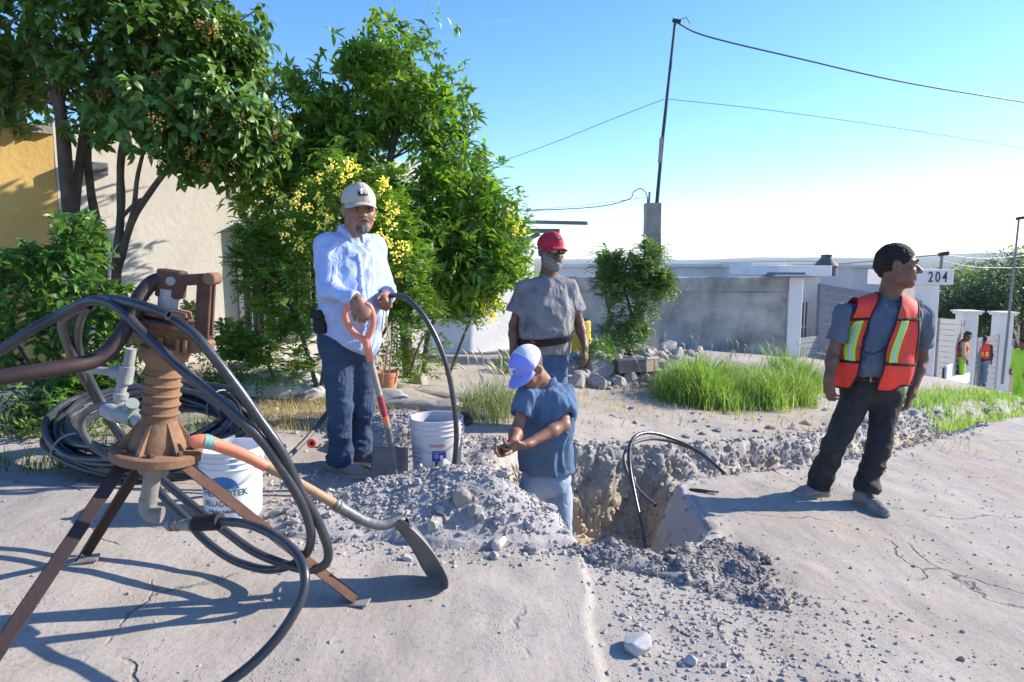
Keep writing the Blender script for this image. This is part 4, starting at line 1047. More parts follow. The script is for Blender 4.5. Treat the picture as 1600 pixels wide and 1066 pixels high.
# sunglasses
P = lambda x, y, z: J['head']+J['Rh']@(np.array([x,y,z])*1.14)
M_LENS = mat('mirror_lens', (.10,.10,.11), rough=.06, metal=.6, spec=1); b = MB()
for e in (-1,1):
    n = 14; ring = [P(.033*e+.026*math.cos(t), -.108+.35*abs(.033*e+.026*math.cos(t))*.5, .004+.017*math.sin(t)) for t in np.linspace(0, 2*math.pi, n+1)]
    b.tube(ring, .0022, 6, caps=False); b.tube([P(.058*e,-.098,.010), P(.080*e,-.05,.010), P(.084*e,.01,.004)], .0022, 6)
b.tube([P(-.008,-.110,.010), P(0,-.113,.013), P(.008,-.110,.010)], .0022, 6); gl = b.build('sunglasses', M_BLACK, p3, True)
for e in (-1,1):
    n = 14; ring = [P(.033*e+.025*math.cos(t), -.108+.35*abs(.033*e+.025*math.cos(t))*.5, .004+.016*math.sin(t)) for t in np.linspace(0, 2*math.pi, n, endpoint=False)]
    V = [P(.033*e,-.104,.004)]+ring; mesh_obj('lens', V, [(0, 1+i, 1+(i+1)%n) for i in range(n)], M_LENS, gl)

# ---- 4. man standing in the pit
Rb = rotz(R(-38))@rotx(R(6)); 
J = dict(head=W(826,576,4.14), Rh=rotz(R(-46))@rotx(R(42)), neck=W(852,604,4.24), shR=W(822,616,4.14), shL=W(882,614,4.28), elR=W(808,672,4.06), elL=W(881,664,4.10),
  wrR=W(800,697,3.90), wrL=W(822,695,3.92), pelvis=W(853,748,4.36), pelr=(.17,.13,.12), hipR=W(833,768,4.32), hipL=W(872,768,4.42), knR=W(836,853,4.26), knL=W(880,850,4.36),
  anR=W(842,930,4.35), anL=W(884,930,4.42), Rb=Rb, jaw=1.0, hs=1.02, base=None,
  torso=[(W(853,634,4.25), (.175,.12,.13)), (W(853,672,4.27), (.175,.14,.15)), (W(853,710,4.31), (.17,.14,.13))],
  handR=dict(d=(-.7,-.35,-.25), palm=(.55,-.1,.75), side=-1, curl=(.6,.7,.8,.9), s=1.0), handL=dict(d=(-.9,-.15,-.12), palm=(-.1,.3,.85), side=-1, curl=(.5,.6,.7,.8), s=1.0))
J['base'] = np.array([J['anR'][0], J['anR'][1], J['anR'][2]-.08])
M_POLO = mat('teal_blue_polo', (.075,.135,.235), (.09,.155,.26), crease=6.5, rough=.95, scale=10, bump=.2, bscale=260)
M_LIGHTJEAN = mat('pale_jean', (.22,.31,.46), (.34,.42,.54), crease=7, rough=.9, scale=6, bump=.25, bscale=220, wear=((.45,.50,.58), 3, .5, .8))
p4, b4, s4, t4, _ = build_person('man in blue polo and blue cap standing in the pit, looking down at his hands', J, M_SKIN,
  dict(trousers=dict(mat=M_LIGHTJEAN, loose=.014, th=.092, kn=.072, hem=.066, waist=.10, amp=.012, freq=5, seed=41),
       shirt=dict(mat=M_POLO, sleeve=.60, cuff=.066, hem=(W(853,737,4.3), (0,0,-1)), loose=.015, amp=.017, freq=5.5, seed=43, skirt=.03, neckr=.062, aniso=(1.7,1.7,.6))))
face_bits(p4, J['head'], J['Rh'], 1.02, M_GREYMIX, None, .5)
hair_sdf(J['head'], J['Rh'], 1.02, M_GREYMIX, p4, .004)
M_BCAP = mat('periwinkle_twill', (.25,.31,.80), (.22,.28,.74), rough=.85, bump=.15, bscale=250); M_WMESH = mat('white_mesh', (.72,.74,.80), rough=.85, bump=.4, bscale=400)
def horn_patch(o, P, Rc, s):
    w = mat('white_thread', (.8,.8,.8), rough=.7)
    emblem(o, P, s, [(-.030,.014),(-.024,.006),(-.010,.006),(-.006,-.002),(-.004,-.020),(.004,-.020),(.006,-.002),(.010,.006),(.024,.006),(.030,.014),(.022,.012),(.008,.012),(0,.010),(-.008,.012),(-.022,.012)], w, 'emblem', z0=.092, off=.0045)
cap(p4, J['head'], J['Rh'], 1.06, M_BCAP, M_BCAP, .0, back=M_WMESH, patch=horn_patch)
collar(s4, J, M_POLO, 1.0, open_=.9)
b = MB(); c_ = W(789,703,3.84); b.box(c_, (.05,.03,.022), rotz(.6)@rotx(.4), .004); ph = b.build('small_fitting', M_BLACK, None, True); tag(ph, 'small dark fitting held between the fingers of the man in the pit', 'fitting')
zp = J['base'][2]
shoe(p4, J['anR'], (-.5,-.85), M_SUEDE, M_SOLE, J['anR'][2]-.075); shoe(p4, J['anL'], (-.5,-.85), M_SUEDE, M_SOLE, J['anL'][2]-.075)

# ---- far workers
def far_person(px, d, py_top, py_bot, yaw, cols, label, hat=None, sleeve=1.9, vest=None, pose=0):
    top = W(px, py_top, d); bot = W(px, py_bot, d); x, y = top[0], top[1]; z0 = bot[2]; H = top[2]-z0; s = H/1.75
    Rz_ = rotz(yaw); L = lambda a, b_, c: np.array([x,y,z0])+Rz_@(np.array([a,b_,c])*s)
    J = dict(head=L(0,-.03-pose*.1,1.62-pose*.05), Rh=Rz_@rotx(pose*.5), neck=L(0,0,1.47), shR=L(-.19,0,1.40), shL=L(.19,0,1.40), elR=L(-.23,-.02,1.12), elL=L(.23,-.02,1.12),
       wrR=L(-.22,-.12,.90), wrL=L(.22,-.12,.90), pelvis=L(0,0,.93), pelr=(.16*s,.12*s,.12*s), hipR=L(-.09,0,.88), hipL=L(.09,0,.88), knR=L(-.10,-.02,.5), knL=L(.10,-.02,.5),
       anR=L(-.10,0,.10), anL=L(.10,0,.10), Rb=Rz_, s=s, hs=s, base=np.array([x,y,z0]),
       torso=[(L(0,0,1.32), (.17*s,.11*s,.12*s)), (L(0,-.01,1.2), (.165*s,.12*s,.14*s)), (L(0,0,1.06), (.16*s,.12*s,.12*s))],
       handR=dict(d=(0,0,-1), palm=(1,0,0), side=-1), handL=dict(d=(0,0,-1), palm=(-1,0,0), side=1))
    global SDF
    p_, b_, s_, t_, _ = build_person(label, J, M_SKIN2, dict(trousers=dict(mat=cols[1], loose=.02, th=.1, kn=.08, hem=.08, waist=.09, seed=51),
        shirt=dict(mat=cols[0], sleeve=sleeve, hem=(L(0,0,.86), (0,0,-1)), seed=52, h=.008)))
    if vest:
        sd = SDF(L(0,0,1.2)-.45, L(0,0,1.2)+.45, .010)
        for c, r in J['torso']: sd.el(c, np.asarray(r)+.04, Rz_, k=.08)
        for e in 'RL': sd.rc(J['neck']*.6+J['sh'+e]*.4-UP*.035, J['sh'+e]*.8+J['neck']*.2, .075, .07, k=.06)
        sd.cut(L(0,0,.92), -UP); V, F = sd.mesh(); V = relax(V, F, 1); q = (V[F].mean(1)-L(0,0,0))@Rz_
        zz = q[:,2]/s; mi = ((zz > 1.06)&(zz < 1.22)&(np.mod(q[:,0]+.035, .11) < .035)).astype(int)+2*((np.abs(zz-1.04) < .012)|(np.abs(zz-1.24) < .012))
        mesh_obj('safety_vest', V, F, None, p_, mats=[vest, mat('yellow_reflective', (.85,.62,.10), rough=.4), M_BLACK], mi=np.minimum(mi, 2))
    for e in 'RL': shoe(p_, J['an'+e], tuple(Rz_@np.array([0,-1.,0]))[:2], M_DARKSHOE, M_SOLE, z0, s=s)
    if hat == 'brim':
        b = MB(); h0 = J['head']+UP*.02; b.lathe([(.0,.16),(.06,.155),(.085,.12),(.09,.07),(.17,.05),(.175,.045),(.09,.055),(.0,.06)], 20, J['Rh'], h0); b.build('hat', mat('dark_hat', (.05,.04,.035), rough=.9), p_, True)
    else: hair_sdf(J['head'], J['Rh'], s, M_HAIR, p_, .012)
    return p_
M_ORV = mat('orange_vest_cloth', (.80,.07,.03), rough=.8); M_LIMEC = mat('lime_work_cloth', (.42,.80,.07), (.36,.70,.05), rough=.9, scale=5, bump=.2, bscale=60); M_KH = mat('sand_shirt', (.50,.46,.30), rough=.9)
far_person(1506, 19.3, 519, 607, R(60), (M_KH, M_LIMEC), 'far worker in brimmed hat, lime trousers and orange vest by the white gate pillar', 'brim', vest=M_ORV, pose=.6)
far_person(1538, 20.6, 524, 605, R(135), (mat('navy_cloth', (.03,.035,.06), rough=.9), mat('faded_jean', (.14,.20,.30), rough=.9)), 'far dark-haired worker in jeans and orange vest, seen from behind at the gate', None, vest=M_ORV, pose=.1)
far_person(1601, 17.0, 529, 634, R(-80), (M_LIMEC, M_LIMEC), 'person in lime work clothes cut off by the right edge of the photograph', None)
# ------------------------------------------------------------ buildings and walls
M_CREAM = mat('cream_render', (.72,.68,.60), (.66,.62,.55), rough=.95, scale=1.6, bump=.25, bscale=14, spec=.15, wear=((.58,.55,.51), 1.3, .55, .8))
M_OCHRE = mat('ochre_paint', (.70,.47,.17), (.62,.41,.14), rough=.9, scale=2.5, bump=.3, bscale=20, spec=.2, wear=((.50,.50,.52), 2.1, .60, .64))
M_WHITE = mat('white_render', (.78,.76,.73), (.70,.68,.66), rough=.9, scale=2, bump=.15, bscale=20, spec=.2)
M_WHITEW = mat('weathered_white', (.74,.74,.74), (.62,.62,.62), rough=.95, scale=1.4, bump=.3, bscale=18, spec=.15, wear=((.30,.31,.33), 2.2, .60, .75))
M_CONC = mat('grey_concrete', (.50,.475,.43), (.27,.26,.24), rough=.95, scale=1.8, detail=8, bump=.7, bscale=14, spec=.15, wear=((.17,.165,.155), 1.5, .52, .72))
M_CONCL = mat('pale_concrete', (.40,.385,.36), (.30,.29,.275), rough=.95, scale=3, bump=.5, bscale=30, spec=.15)
M_DARK = mat('dark_interior', (.015,.015,.016), rough=.9); M_RUSTG = mat('grey_steel', (.24,.25,.27), (.18,.19,.2), rough=.5, metal=.4, scale=20)
M_GLASS = mat('window_glass', (.03,.035,.04), rough=.08, spec=.8)
M_SLAT = mat('grey_slat_paint', (.20,.205,.235), (.16,.165,.19), rough=.6, scale=6)
M_BLACKP = mat('black_paint', (.02,.02,.022), rough=.5)
def slab(name, a, b, z0, z1, th, m, parent, sub=.35, seed=1, z1b=None, amp=.006):
    """upright wall from a to b (xy), real thickness behind it, faces slightly uneven"""
    a = np.asarray(a, float); b = np.asarray(b, float); e = b-a; L = np.linalg.norm(e); t = e/L; n = np.array([t[1], -t[0]])
    if z1b is None: z1b = z1
    nx_ = max(2, int(L/sub)); nz_ = max(2, int((max(z1,z1b)-z0)/sub)); V = []; F = []
    for side_ in (0,1):
        for j in range(nz_+1):
            for i in range(nx_+1):
                u = i/nx_; zt_ = z1+(z1b-z1)*u; p = a+e*u-n*th*side_; V.append((p[0], p[1], z0+(zt_-z0)*j/nz_))
    V = np.array(V); edge = np.zeros(len(V))
    V[:,:2] += (amp*fbm(V, 2.2, 3, seed))[:,None]*n; V[:,2] += np.where(V[:,2] > z0+.05, amp*1.2*fbm(V*[1,1,0], 3, 3, seed+1), 0)
    w = nx_+1; N1 = (nx_+1)*(nz_+1)
    for j in range(nz_):
        for i in range(nx_):
            q = j*w+i; F += [(q,q+1,q+w+1,q+w), (N1+q,N1+q+w,N1+q+w+1,N1+q+1)]
    for i in range(nx_): q = nz_*w+i; F += [(q,q+1,N1+q+1,N1+q), (i,N1+i,N1+i+1,i+1)]
    for j in range(nz_): q = j*w; F += [(q,q+w,N1+q+w,N1+q), (q+nx_,N1+q+nx_,N1+q+w+nx_,q+w+nx_)]
    return mesh_obj(name, V, F, m, parent, False)
def wall_frame(a, b):
    a = np.asarray(a, float); b = np.asarray(b, float); t = (b-a)/np.linalg.norm(b-a); return np.column_stack([[t[0],t[1],0],[-t[1],t[0],0],[0,0,1.]])
A40 = np.array([math.cos(R(40)), math.sin(R(40))])
def HW(t, off=0, z=0): p = np.array([-.9,9.5])+A40*t+np.array([A40[1],-A40[0]])*off; return np.array([p[0], p[1], z])
WF = np.column_stack([[A40[0],A40[1],0],[-A40[1],A40[0],0],[0,0,1.]])
def wall_t(px):
    u = (px-800)/FPX/math.cos(PITCH); return (u*9.5+.9)/(A40[0]-u*A40[1])
# ochre house
h = thing('ochre_house', HW(-6.5,0,.3), 'ochre painted house wall with flaking patches, far left behind the tree', 'house')
t0 = wall_t(106)
slab('wall', HW(-9.5)[:2], HW(t0)[:2], -.2, 2.76, .2, M_OCHRE, h, .25, 3)
b = MB(); b.box(HW(wall_t(0)-.7,.02,1.42), (2.3,.05,.30), WF); b.build('vent_opening', M_DARK, h)
b = MB(); b.box(HW(wall_t(0)-.7,.06,1.60), (2.4,.14,.05), WF); b.build('sill', M_CONCL, h)
b = MB(); b.tube([HW(wall_t(10),.04,2.75), HW(wall_t(10),.05,2.40)], .02, 8); b.build('drain_pipe', M_CONCL, h, True)
slab('roof_edge', HW(-9.5,.06)[:2], HW(t0,.06)[:2], 2.762, 2.83, .32, M_CONCL, h, .4, 5)
# cream house
h = thing('cream_house', HW(-2,0,.2), 'cream rendered house with a barred window, behind the trees', 'house')
te = -.35
slab('wall', HW(t0+.004)[:2], HW(te)[:2], -.3, 2.88, .22, M_CREAM, h, .2, 7, amp=.010)
b = MB(); b.box(HW(wall_t(157),.06,2.47), (.30,.13,.12), WF, .01); b.build('meter_box', M_RUSTG, h)
wd_ = wall_t(412)
fr_ = MB(); 
for dz in (-.62,.62): fr_.box(HW(wd_+.2,.03,1.35+dz), (.95,.06,.05), WF)
for dx in (-.45,.45): fr_.box(HW(wd_+.2+dx,.03,1.35), (.05,.06,1.19), WF)
wo_ = fr_.build('window', M_RUSTG, h)
b = MB(); b.box(HW(wd_+.2,.008,1.35), (.85,.02,1.19), WF); b.build('pane', M_GLASS, wo_)
for k in range(6):
    b = MB(); b.tube([HW(wd_-.15+k*.14,.075,.75), HW(wd_-.15+k*.14,.075,1.95)], .011, 8); b.build('bar', M_RUSTG, wo_, True)
# low annexe
h = thing('low_annexe', HW(.8,0,.1), 'low weathered white annexe with a small dark barred window behind the yellow-flowering tree', 'house')
slab('wall', HW(te+.004)[:2], HW(1.62)[:2], -.4, 1.72, .22, M_WHITEW, h, .12, 9)
b = MB(); b.box(HW(.02,.008,1.02), (.92,.02,.44), WF); w_ = b.build('window', M_DARK, h)
for k in range(7): b = MB(); b.tube([HW(-.38+k*.133,.035,.80), HW(-.38+k*.133,.035,1.24)], .009, 8); b.build('bar', M_RUSTG, w_, True)
b = MB(); b.box(HW(.02,.035,.785), (1.0,.07,.03), WF); b.build('sill', M_CONCL, w_)
for k in range(3): b = MB(); b.box(HW(.6,.22-.05*k,-.02+.06*k-.06), (2.4,.44-.1*k,.10), WF, .01); b.build('plinth', M_CONCL, h)
# yellow flaking pillar and beams
h = thing('carport_pillar', W(814,560,10.9), 'flaking yellow and white pillar under the grey beams, right of the flowering tree', 'pillar')
p0 = W(814,560,10.9); zt_ = W(814,382,10.9)[2]
b = MB(); b.box((p0[0], p0[1], (p0[2]+zt_)/2), (.27,.27,zt_-p0[2]), None, .01)
b.build('shaft', mat('flaking_yellow', (.66,.64,.6), (.6,.5,.22), rough=.9, scale=5, mid=(.45,.55), bump=.3, bscale=30, wear=((.4,.36,.36), 6, .6, .7)), h)
b = MB(); b.box((p0[0]-.03, p0[1], zt_+.055), (.36,.34,.10), None, .012); b.build('capital', M_CONC, h)
def beam(pa, pb, w, hgt, label):
    pa, pb = np.asarray(pa), np.asarray(pb); e = pb-pa; L = np.linalg.norm(e); x = e/L; y = norm(np.cross([0,0,1], x)); z = np.cross(x, y)
    b = MB(); b.box((pa+pb)/2, (L, w, hgt), np.column_stack([x,y,z]), .006)
    for k in (-1,1): b.box((pa+pb)/2+z*k*hgt*.5, (L, w*1.5, .008), np.column_stack([x,y,z]))
    o = b.build('steel_beam', M_RUSTG, None); tag(o, label, 'beam', 'beams over the carport')
beam(W(735,345,11.2), W(918,349,10.2), .05, .045, 'long thin grey beam, the highest one sticking out to the right')
beam(W(740,361,11.0), W(875,361,10.6), .08, .055, 'shorter thicker grey beam just above the red cap')
beam(W(790,392,10.7), W(843,365,10.7), .06, .06, 'slanting dark brace between pillar and beams')
# grey block wall
gd = 15.0; ga = W(882,545,gd); gb_ = W(1226,556,gd); 
h = thing('garden_wall', (gb_[0]-2, gd, -.4), 'long weathered grey concrete wall behind the rubble and the concrete post', 'wall')
zc = W(1100,456,gd)[2]; zt_ = W(1226,433,gd)[2]
slab('wall_face', ga[:2], gb_[:2], -1.2, zc, .2, M_CONC, h, .12, 11, amp=.016)
slab('ring_beam', (ga[0], gd-.03), (gb_[0], gd-.03), zc+.004, zt_, .25, M_CONC, h, .1, 12, amp=.02)
# white gate post on the corner
h = thing('white_gate_post', (gb_[0]+.2, gd, -.8), 'white rendered post at the end of the grey wall, with a flat grey cap', 'post')
b = MB(); b.box((gb_[0]+.16, gd+.18, (zt_-1.3)/2), (.30,.50,zt_+1.3-.004), None, .01); b.build('shaft', M_WHITE, h)
b = MB(); b.lathe([(.0,0),(.62,0),(.62,.02),(.44,.06),(.42,.10),(0,.11)], 4, rotz(R(45)), (gb_[0]+.0, gd+.14, zt_+.002)); b.build('cap', mat('slate_cap', (.12,.15,.22), rough=.7), h)
b = MB(); b.lathe([(.03,0),(.05,.012),(.02,.03)], 8, frame((1,0,0)), (gb_[0]+.312, gd+.1, .86)); b.build('wall_lamp', M_RUSTG, h)
# white house behind
hd = 16.6; zr = W(1255,415,hd)[2]; zr0 = W(1255,431,hd)[2]
h = thing('white_house', (7.2, hd+1, -1), 'white flat-roofed house with a barred window behind the white gate post', 'house')
xa, xb = W(1228,500,hd)[0], W(1279,500,hd)[0]
b = MB(); b.box(((xa+xb)/2, hd+1.5, (zr0-1.6)/2), (xb-xa, 3, zr0+1.6-.004)); b.build('wall', M_WHITE, h)
b = MB(); b.box((W(1255,420,hd-.4)[0], hd+1.3, (zr+zr0)/2), (W(1296,420,hd)[0]-W(1214,420,hd)[0], 3.6, zr-zr0), None, .01); b.build('roof', M_WHITE, h)
q0, q1 = W(1242,529,hd), W(1263,471,hd); cx_ = (q0[0]+q1[0])/2; cz_ = (q0[2]+q1[2])/2
b = MB(); b.box((cx_, hd-.01, cz_), (q1[0]-q0[0], .03, q1[2]-q0[2])); w_ = b.build('window', mat('grey_window', (.10,.10,.11), rough=.4), h)
for k in range(4): b = MB(); b.box((q0[0]+(q1[0]-q0[0])*(k+.15)/3.3, hd-.04, cz_), (.035,.03,q1[2]-q0[2])); b.build('bar', M_WHITE, w_)
for k in (0,.32,1): b = MB(); b.box((cx_, hd-.045, q0[2]+(q1[2]-q0[2])*k), (q1[0]-q0[0]+.06,.034,.035)); b.build('cross_bar', M_WHITE, w_)
# long white roof further off and others
def block(name, pxa, pxb, d, pya, pyb, dep, m, label, par=None, cat='house'):
    a_, b_ = W(pxa, pyb, d), W(pxb, pyb, d); zt2 = W(pxa, pya, d)[2]
    t_ = thing(name, ((a_[0]+b_[0])/2, d+dep/2, min(a_[2], -2.5)), label, cat)
    b = MB(); b.box(((a_[0]+b_[0])/2, d+dep/2, (zt2-5)/2-.06), (b_[0]-a_[0], dep, zt2+5-.12)); b.build('wall', m, t_)
    b = MB(); b.box(((a_[0]+b_[0])/2, d+dep/2-.05, zt2-.05), (b_[0]-a_[0]+.3, dep+.4, .14), None, .02); b.build('roof', m, t_)
    return t_
block('far_white_house', 870, 1180, 24, 412, 436, 6, M_WHITE, 'long white flat roof showing above the grey wall')
block('far_white_house', 1176, 1214, 21, 412, 436, 3, M_WHITE, 'short white parapet between the long roof and the dark water tank')
block('far_grey_house', 1330, 1400, 30, 414, 470, 6, mat('grey_paint', (.5,.5,.53), rough=.9), 'pale grey house behind the shoulder of the man in the vest')
# roof tank
d = 21; c_ = W(1290,431,d); s = d/FPX
h = thing('roof_water_tank', (c_[0], d, c_[2]), 'dark cone-topped water tank standing on the flat roofs', 'tank')
b = MB(); b.lathe([(17*s,0),(17*s,14*s),(19*s,15*s),(8*s,28*s),(8*s,31*s),(0,32*s)], 24, None, (c_[0], d, c_[2])); b.build('drum', mat('slate_plastic', (.07,.08,.09), rough=.7), h, True)
b = MB(); b.lathe([(8.3*s,0),(8.3*s,2.4*s),(0,3*s)], 20, None, (c_[0], d, c_[2]+30*s)); b.build('lid', M_BLACKP, h, True)
c_ = W(1303,431,21.5); h = thing('vent_stack', (c_[0], 21.5, c_[2]), 'small dark ribbed vent stack right of the water tank', 'vent')
b = MB(); b.lathe([(5*s,0),(5*s,14*s),(7*s,15*s),(7*s,18*s),(3*s,20*s),(2*s,25*s),(0,25*s)], 16, None, c_); b.build('stack', M_BLACKP, h, True)
b = MB(); b.lathe([(5.6*s,0),(5.6*s,1.5*s)], 16, None, c_+np.array([0,0,8*s])); b.build('band', M_RUSTG, h, True)
# 204 portal
pd = 16.8; pl, pr_ = W(1441,560,pd), W(1467,560,pd); zl = W(1440,445,pd)[2]; zl1 = W(1440,421,pd)[2]; zb = -1.9
h = thing('house_portal', ((pl[0]+pr_[0])/2, pd, zb), 'cream and white entrance portal with the house number 204 on its beam', 'portal')
b = MB(); b.box((W(1446,500,pd)[0], pd+.3, (zl+zb)/2), (W(1466,500,pd)[0]-W(1428,500,pd)[0], .60, zl-zb-.004), None, .012); b.build('pillar', M_WHITE, h)
x0_, x1_ = W(1380,430,pd)[0], W(1486,430,pd)[0]
b = MB(); b.box(((x0_+x1_)/2, pd+.32, (zl+zl1)/2), (x1_-x0_, .85, zl1-zl), None, .012); lt = b.build('lintel', M_WHITE, h)
def text_obj(txt, size, loc, Rm, m, parent, ext=.004, name='lettering', bold=0.0, wrap=None, sx=1.0):
    cu = bpy.data.curves.new(name, 'FONT'); cu.body = txt; cu.size = size; cu.extrude = ext; cu.offset = bold; cu.align_x = 'CENTER'; cu.align_y = 'CENTER'
    o = bpy.data.objects.new(name, cu); COL.objects.link(o); dg = bpy.context.evaluated_depsgraph_get(); me = bpy.data.meshes.new_from_object(o.evaluated_get(dg))
    bpy.data.objects.remove(o); V = np.array([v.co[:] for v in me.vertices]); F = [tuple(p.vertices) for p in me.polygons]; bpy.data.meshes.remove(me)
    V[:,0] *= sx
    if wrap: V = wrap(V)
    else: V = np.column_stack([V[:,0], -V[:,2], V[:,1]])@np.asarray(Rm).T+np.asarray(loc)
    return mesh_obj(name, V, F, m, parent, False)
for k, ch in enumerate('204'):
    text_obj(ch, .36, (W(1450+k*11,433,pd)[0], pd-.112, (zl+zl1)/2-.01), np.eye(3), M_BLACKP, lt, .006, 'number', .002, sx=.72)
# gate pillars down the street
def gate_pillar(px, d, pyt, w, label):
    c_ = W(px, pyt, d); zt2 = c_[2]; zb2 = float(base_h(c_[0], d))-.3
    h = thing('gate_pillar', (c_[0], d, zb2), label, 'pillar', 'white gate pillars down the street')
    b = MB(); b.box((c_[0], d+w/2, (zt2-.11+zb2)/2), (w, w, zt2-.11-zb2), None, .01); b.build('shaft', M_WHITE, h)
    b = MB(); b.box((c_[0], d+w/2, zt2-.077), (w+.12, w+.12, .06), None, .01); b.box((c_[0], d+w/2, zt2-.02), (w+.2, w+.2, .05), None, .01); b.build('cap', M_WHITE, h)
    return h
g1 = gate_pillar(1519, 20.0, 486, .42, 'white gate pillar with a flat cap, between the portal and the last pillar')
g2 = gate_pillar(1575, 21.6, 488, .42, 'last white gate pillar on the right, with a small box on its side')
b = MB(); b.box(W(1585,536,21.6)+np.array([.02,.15,0]), (.10,.16,.22), None, .01); b.build('doorbell_box', M_RUSTG, g2)
def slat_gate(a, b_, z0a, z1a, z0b, z1b, n, label):
    a = np.asarray(a, float); b_ = np.asarray(b_, float); e = b_-a; L = np.linalg.norm(e); t = e/L; nrm = np.array([t[1],-t[0]])
    h = thing('slat_gate', (*((a+b_)/2), min(z0a, z0b)), label, 'gate', 'grey slatted gates and fences')
    for k in range(n):
        f0, f1 = (k+.03)/n, (k+.955)/n
        V = []
        for off in (.02,-.02):
            for (q, zz0, zz1) in ((a, z0a, z1a), (b_, z0b, z1b)):
                for f in (f0, f1): V.append((*(q+nrm*off), zz0+(zz1-zz0)*f))
        F = [(0,2,3,1),(4,5,7,6),(0,1,5,4),(2,6,7,3),(1,3,7,5),(0,4,6,2)]
        mesh_obj('slat', V, F, M_SLAT, h, False)
    for q, z0, z1 in ((a, z0a, z1a), (b_, z0b, z1b)):
        b = MB(); b.box((*(q-nrm*.045), (z0+z1)/2), (.05,.04,z1-z0), np.column_stack([[*t,0],[-t[1],t[0],0],[0,0,1]])); b.build('frame_post', M_SLAT, h)
    return h
def zz(px, py, d): return W(px, py, d)[2]
slat_gate(W(1279,500,15.9)[:2], W(1438,500,16.7)[:2], zz(1280,575,15.9), zz(1280,443,15.9), zz(1438,600,16.7), zz(1438,470,16.7), 11, 'long grey slatted fence behind the man in the vest')
slat_gate(W(1252,500,15.3)[:2], W(1279,500,15.85)[:2], zz(1252,562,15.3), zz(1252,528,15.3), zz(1279,565,15.85), zz(1279,524,15.85), 4, 'low grey slatted panel right beside the white gate post')
slat_gate(W(1468,500,17.1)[:2], W(1507,500,19.9)[:2], zz(1468,600,17.1), zz(1468,497,17.1), zz(1507,603,19.9), zz(1507,500,19.9), 12, 'grey slatted gate between the 204 portal and the first pillar')
slat_gate(W(1530,500,20.3)[:2], W(1563,500,21.5)[:2], zz(1530,606,20.3), zz(1530,528,20.3), zz(1563,608,21.5), zz(1563,523,21.5), 10, 'grey slatted gate between the two white pillars')
b = MB(); a_ = W(1505,606,20.0); b2 = W(1660,628,18.2); e = b2-a_; L = np.linalg.norm(e[:2]); x = np.array([e[0]/L,e[1]/L,0])
b.box((a_+b2)/2+np.array([0,0,-.12]), (L,.25,.32), np.column_stack([x, np.cross([0,0,1],x), [0,0,1]]), .01); o = b.build('low_kerb_wall', M_CONC, None); tag(o, 'low dark kerb wall in front of the far gates', 'kerb')
b = MB(); a_ = W(1425,608,15.5); b2 = W(1508,600,19.6); e = b2-a_; L = np.linalg.norm(e[:2]); x = np.array([e[0]/L,e[1]/L,0])
b.box((a_+b2)/2+np.array([0,0,-.1]), (L,.2,.28), np.column_stack([x, np.cross([0,0,1],x), [0,0,1]]), .01); o = b.build('white_kerb', M_WHITE, None); tag(o, 'white kerb along the grass below the 204 portal', 'kerb')
b = MB(); c_ = W(1481,588,17.9); b.box(c_, (.62,.06,.60), rotz(.8), .02); o = b.build('pale_blue_panel', mat('pale_blue_paint', (.50,.62,.72), rough=.5), None); tag(o, 'pale blue panel leaning at the foot of the slatted gate', 'panel')
# concrete post with the tall pole and wires
pd = 10.5; c0 = W(1016,548,pd); c1 = W(1019,318,pd)
h = thing('concrete_post', (c0[0], pd, c0[2]-.2), 'slim rough concrete post standing behind the green shrub, pole on top', 'post')
hw = .118; V = []; nz_ = 16
for j in range(nz_+1):
    f_ = j/nz_; c_ = np.array([c0[0]+(c1[0]-c0[0])*f_*.6, pd, c0[2]-.3+(c1[2]-c0[2]+.3)*f_])
    for sx, sy in ((-1,-1),(1,-1),(1,1),(-1,1)): V.append(c_+np.array([sx*hw*(1-.06*f_), sy*hw, 0])+.012*np.array([vnoise(c_+sx, 4, 3), vnoise(c_+sy, 4, 4), 0]))
F = [(j*4+k, j*4+(k+1)%4, (j+1)*4+(k+1)%4, (j+1)*4+k) for j in range(nz_) for k in range(4)]+[(nz_*4,nz_*4+1,nz_*4+2,nz_*4+3)]
mesh_obj('shaft', V, F, M_CONC, h, False)
top = V[-4]*.25+V[-3]*.25+V[-2]*.25+V[-1]*.25
pt = W(1055,34,pd); b = MB(); b.tube([W(1026,322,pd), W(1036,210,pd), pt], [.030,.026,.020], 10); pole = b.build('mast', mat('dark_pipe', (.04,.05,.06), rough=.5, metal=.3), h, True)
b = MB(); b.tube([W(1014,318,pd), W(1015,300,pd)], .018, 8); b.build('stub', M_CONCL, h, True); b = MB(); b.tube([W(1031,255,pd),W(1034,215,pd)], .032, 8); b.build('sleeve', M_CONCL, pole, True)
b = MB(); b.tube([pt-np.array([.04,0,-.02]), pt+np.array([.08,0,0])], .03, 8); b.tube([pt, pt+np.array([.16,0,.06]), pt+np.array([.22,0,-.03])], .006, 6); b.build('bracket', M_BLACKP, pole, True)
M_WIRE = mat('wire', (.03,.035,.045), rough=.5)
def wire(pts, r, label, n=8):
    b = MB(); b.tube(spline(pts, n), r, 6); o = b.build('overhead_wire', M_WIRE, None, True); tag(o, label, 'wire', 'overhead wires')
wire([pt, W(1105,57,10.7), W(1250,92,11), W(1420,130,11.5), W(1640,166,12.5)], .012, 'thick wire from the top of the tall pole to the upper right edge')
wire([W(1045,155,pd), W(1200,172,11), W(1400,200,11.5), W(1640,238,12)], .0045, 'thin wire from the middle of the tall pole to the right edge')
wire([W(1038,155,pd), W(960,185,11), W(860,225,12), W(740,268,13)], .0045, 'thin wire from the middle of the tall pole down to the left')
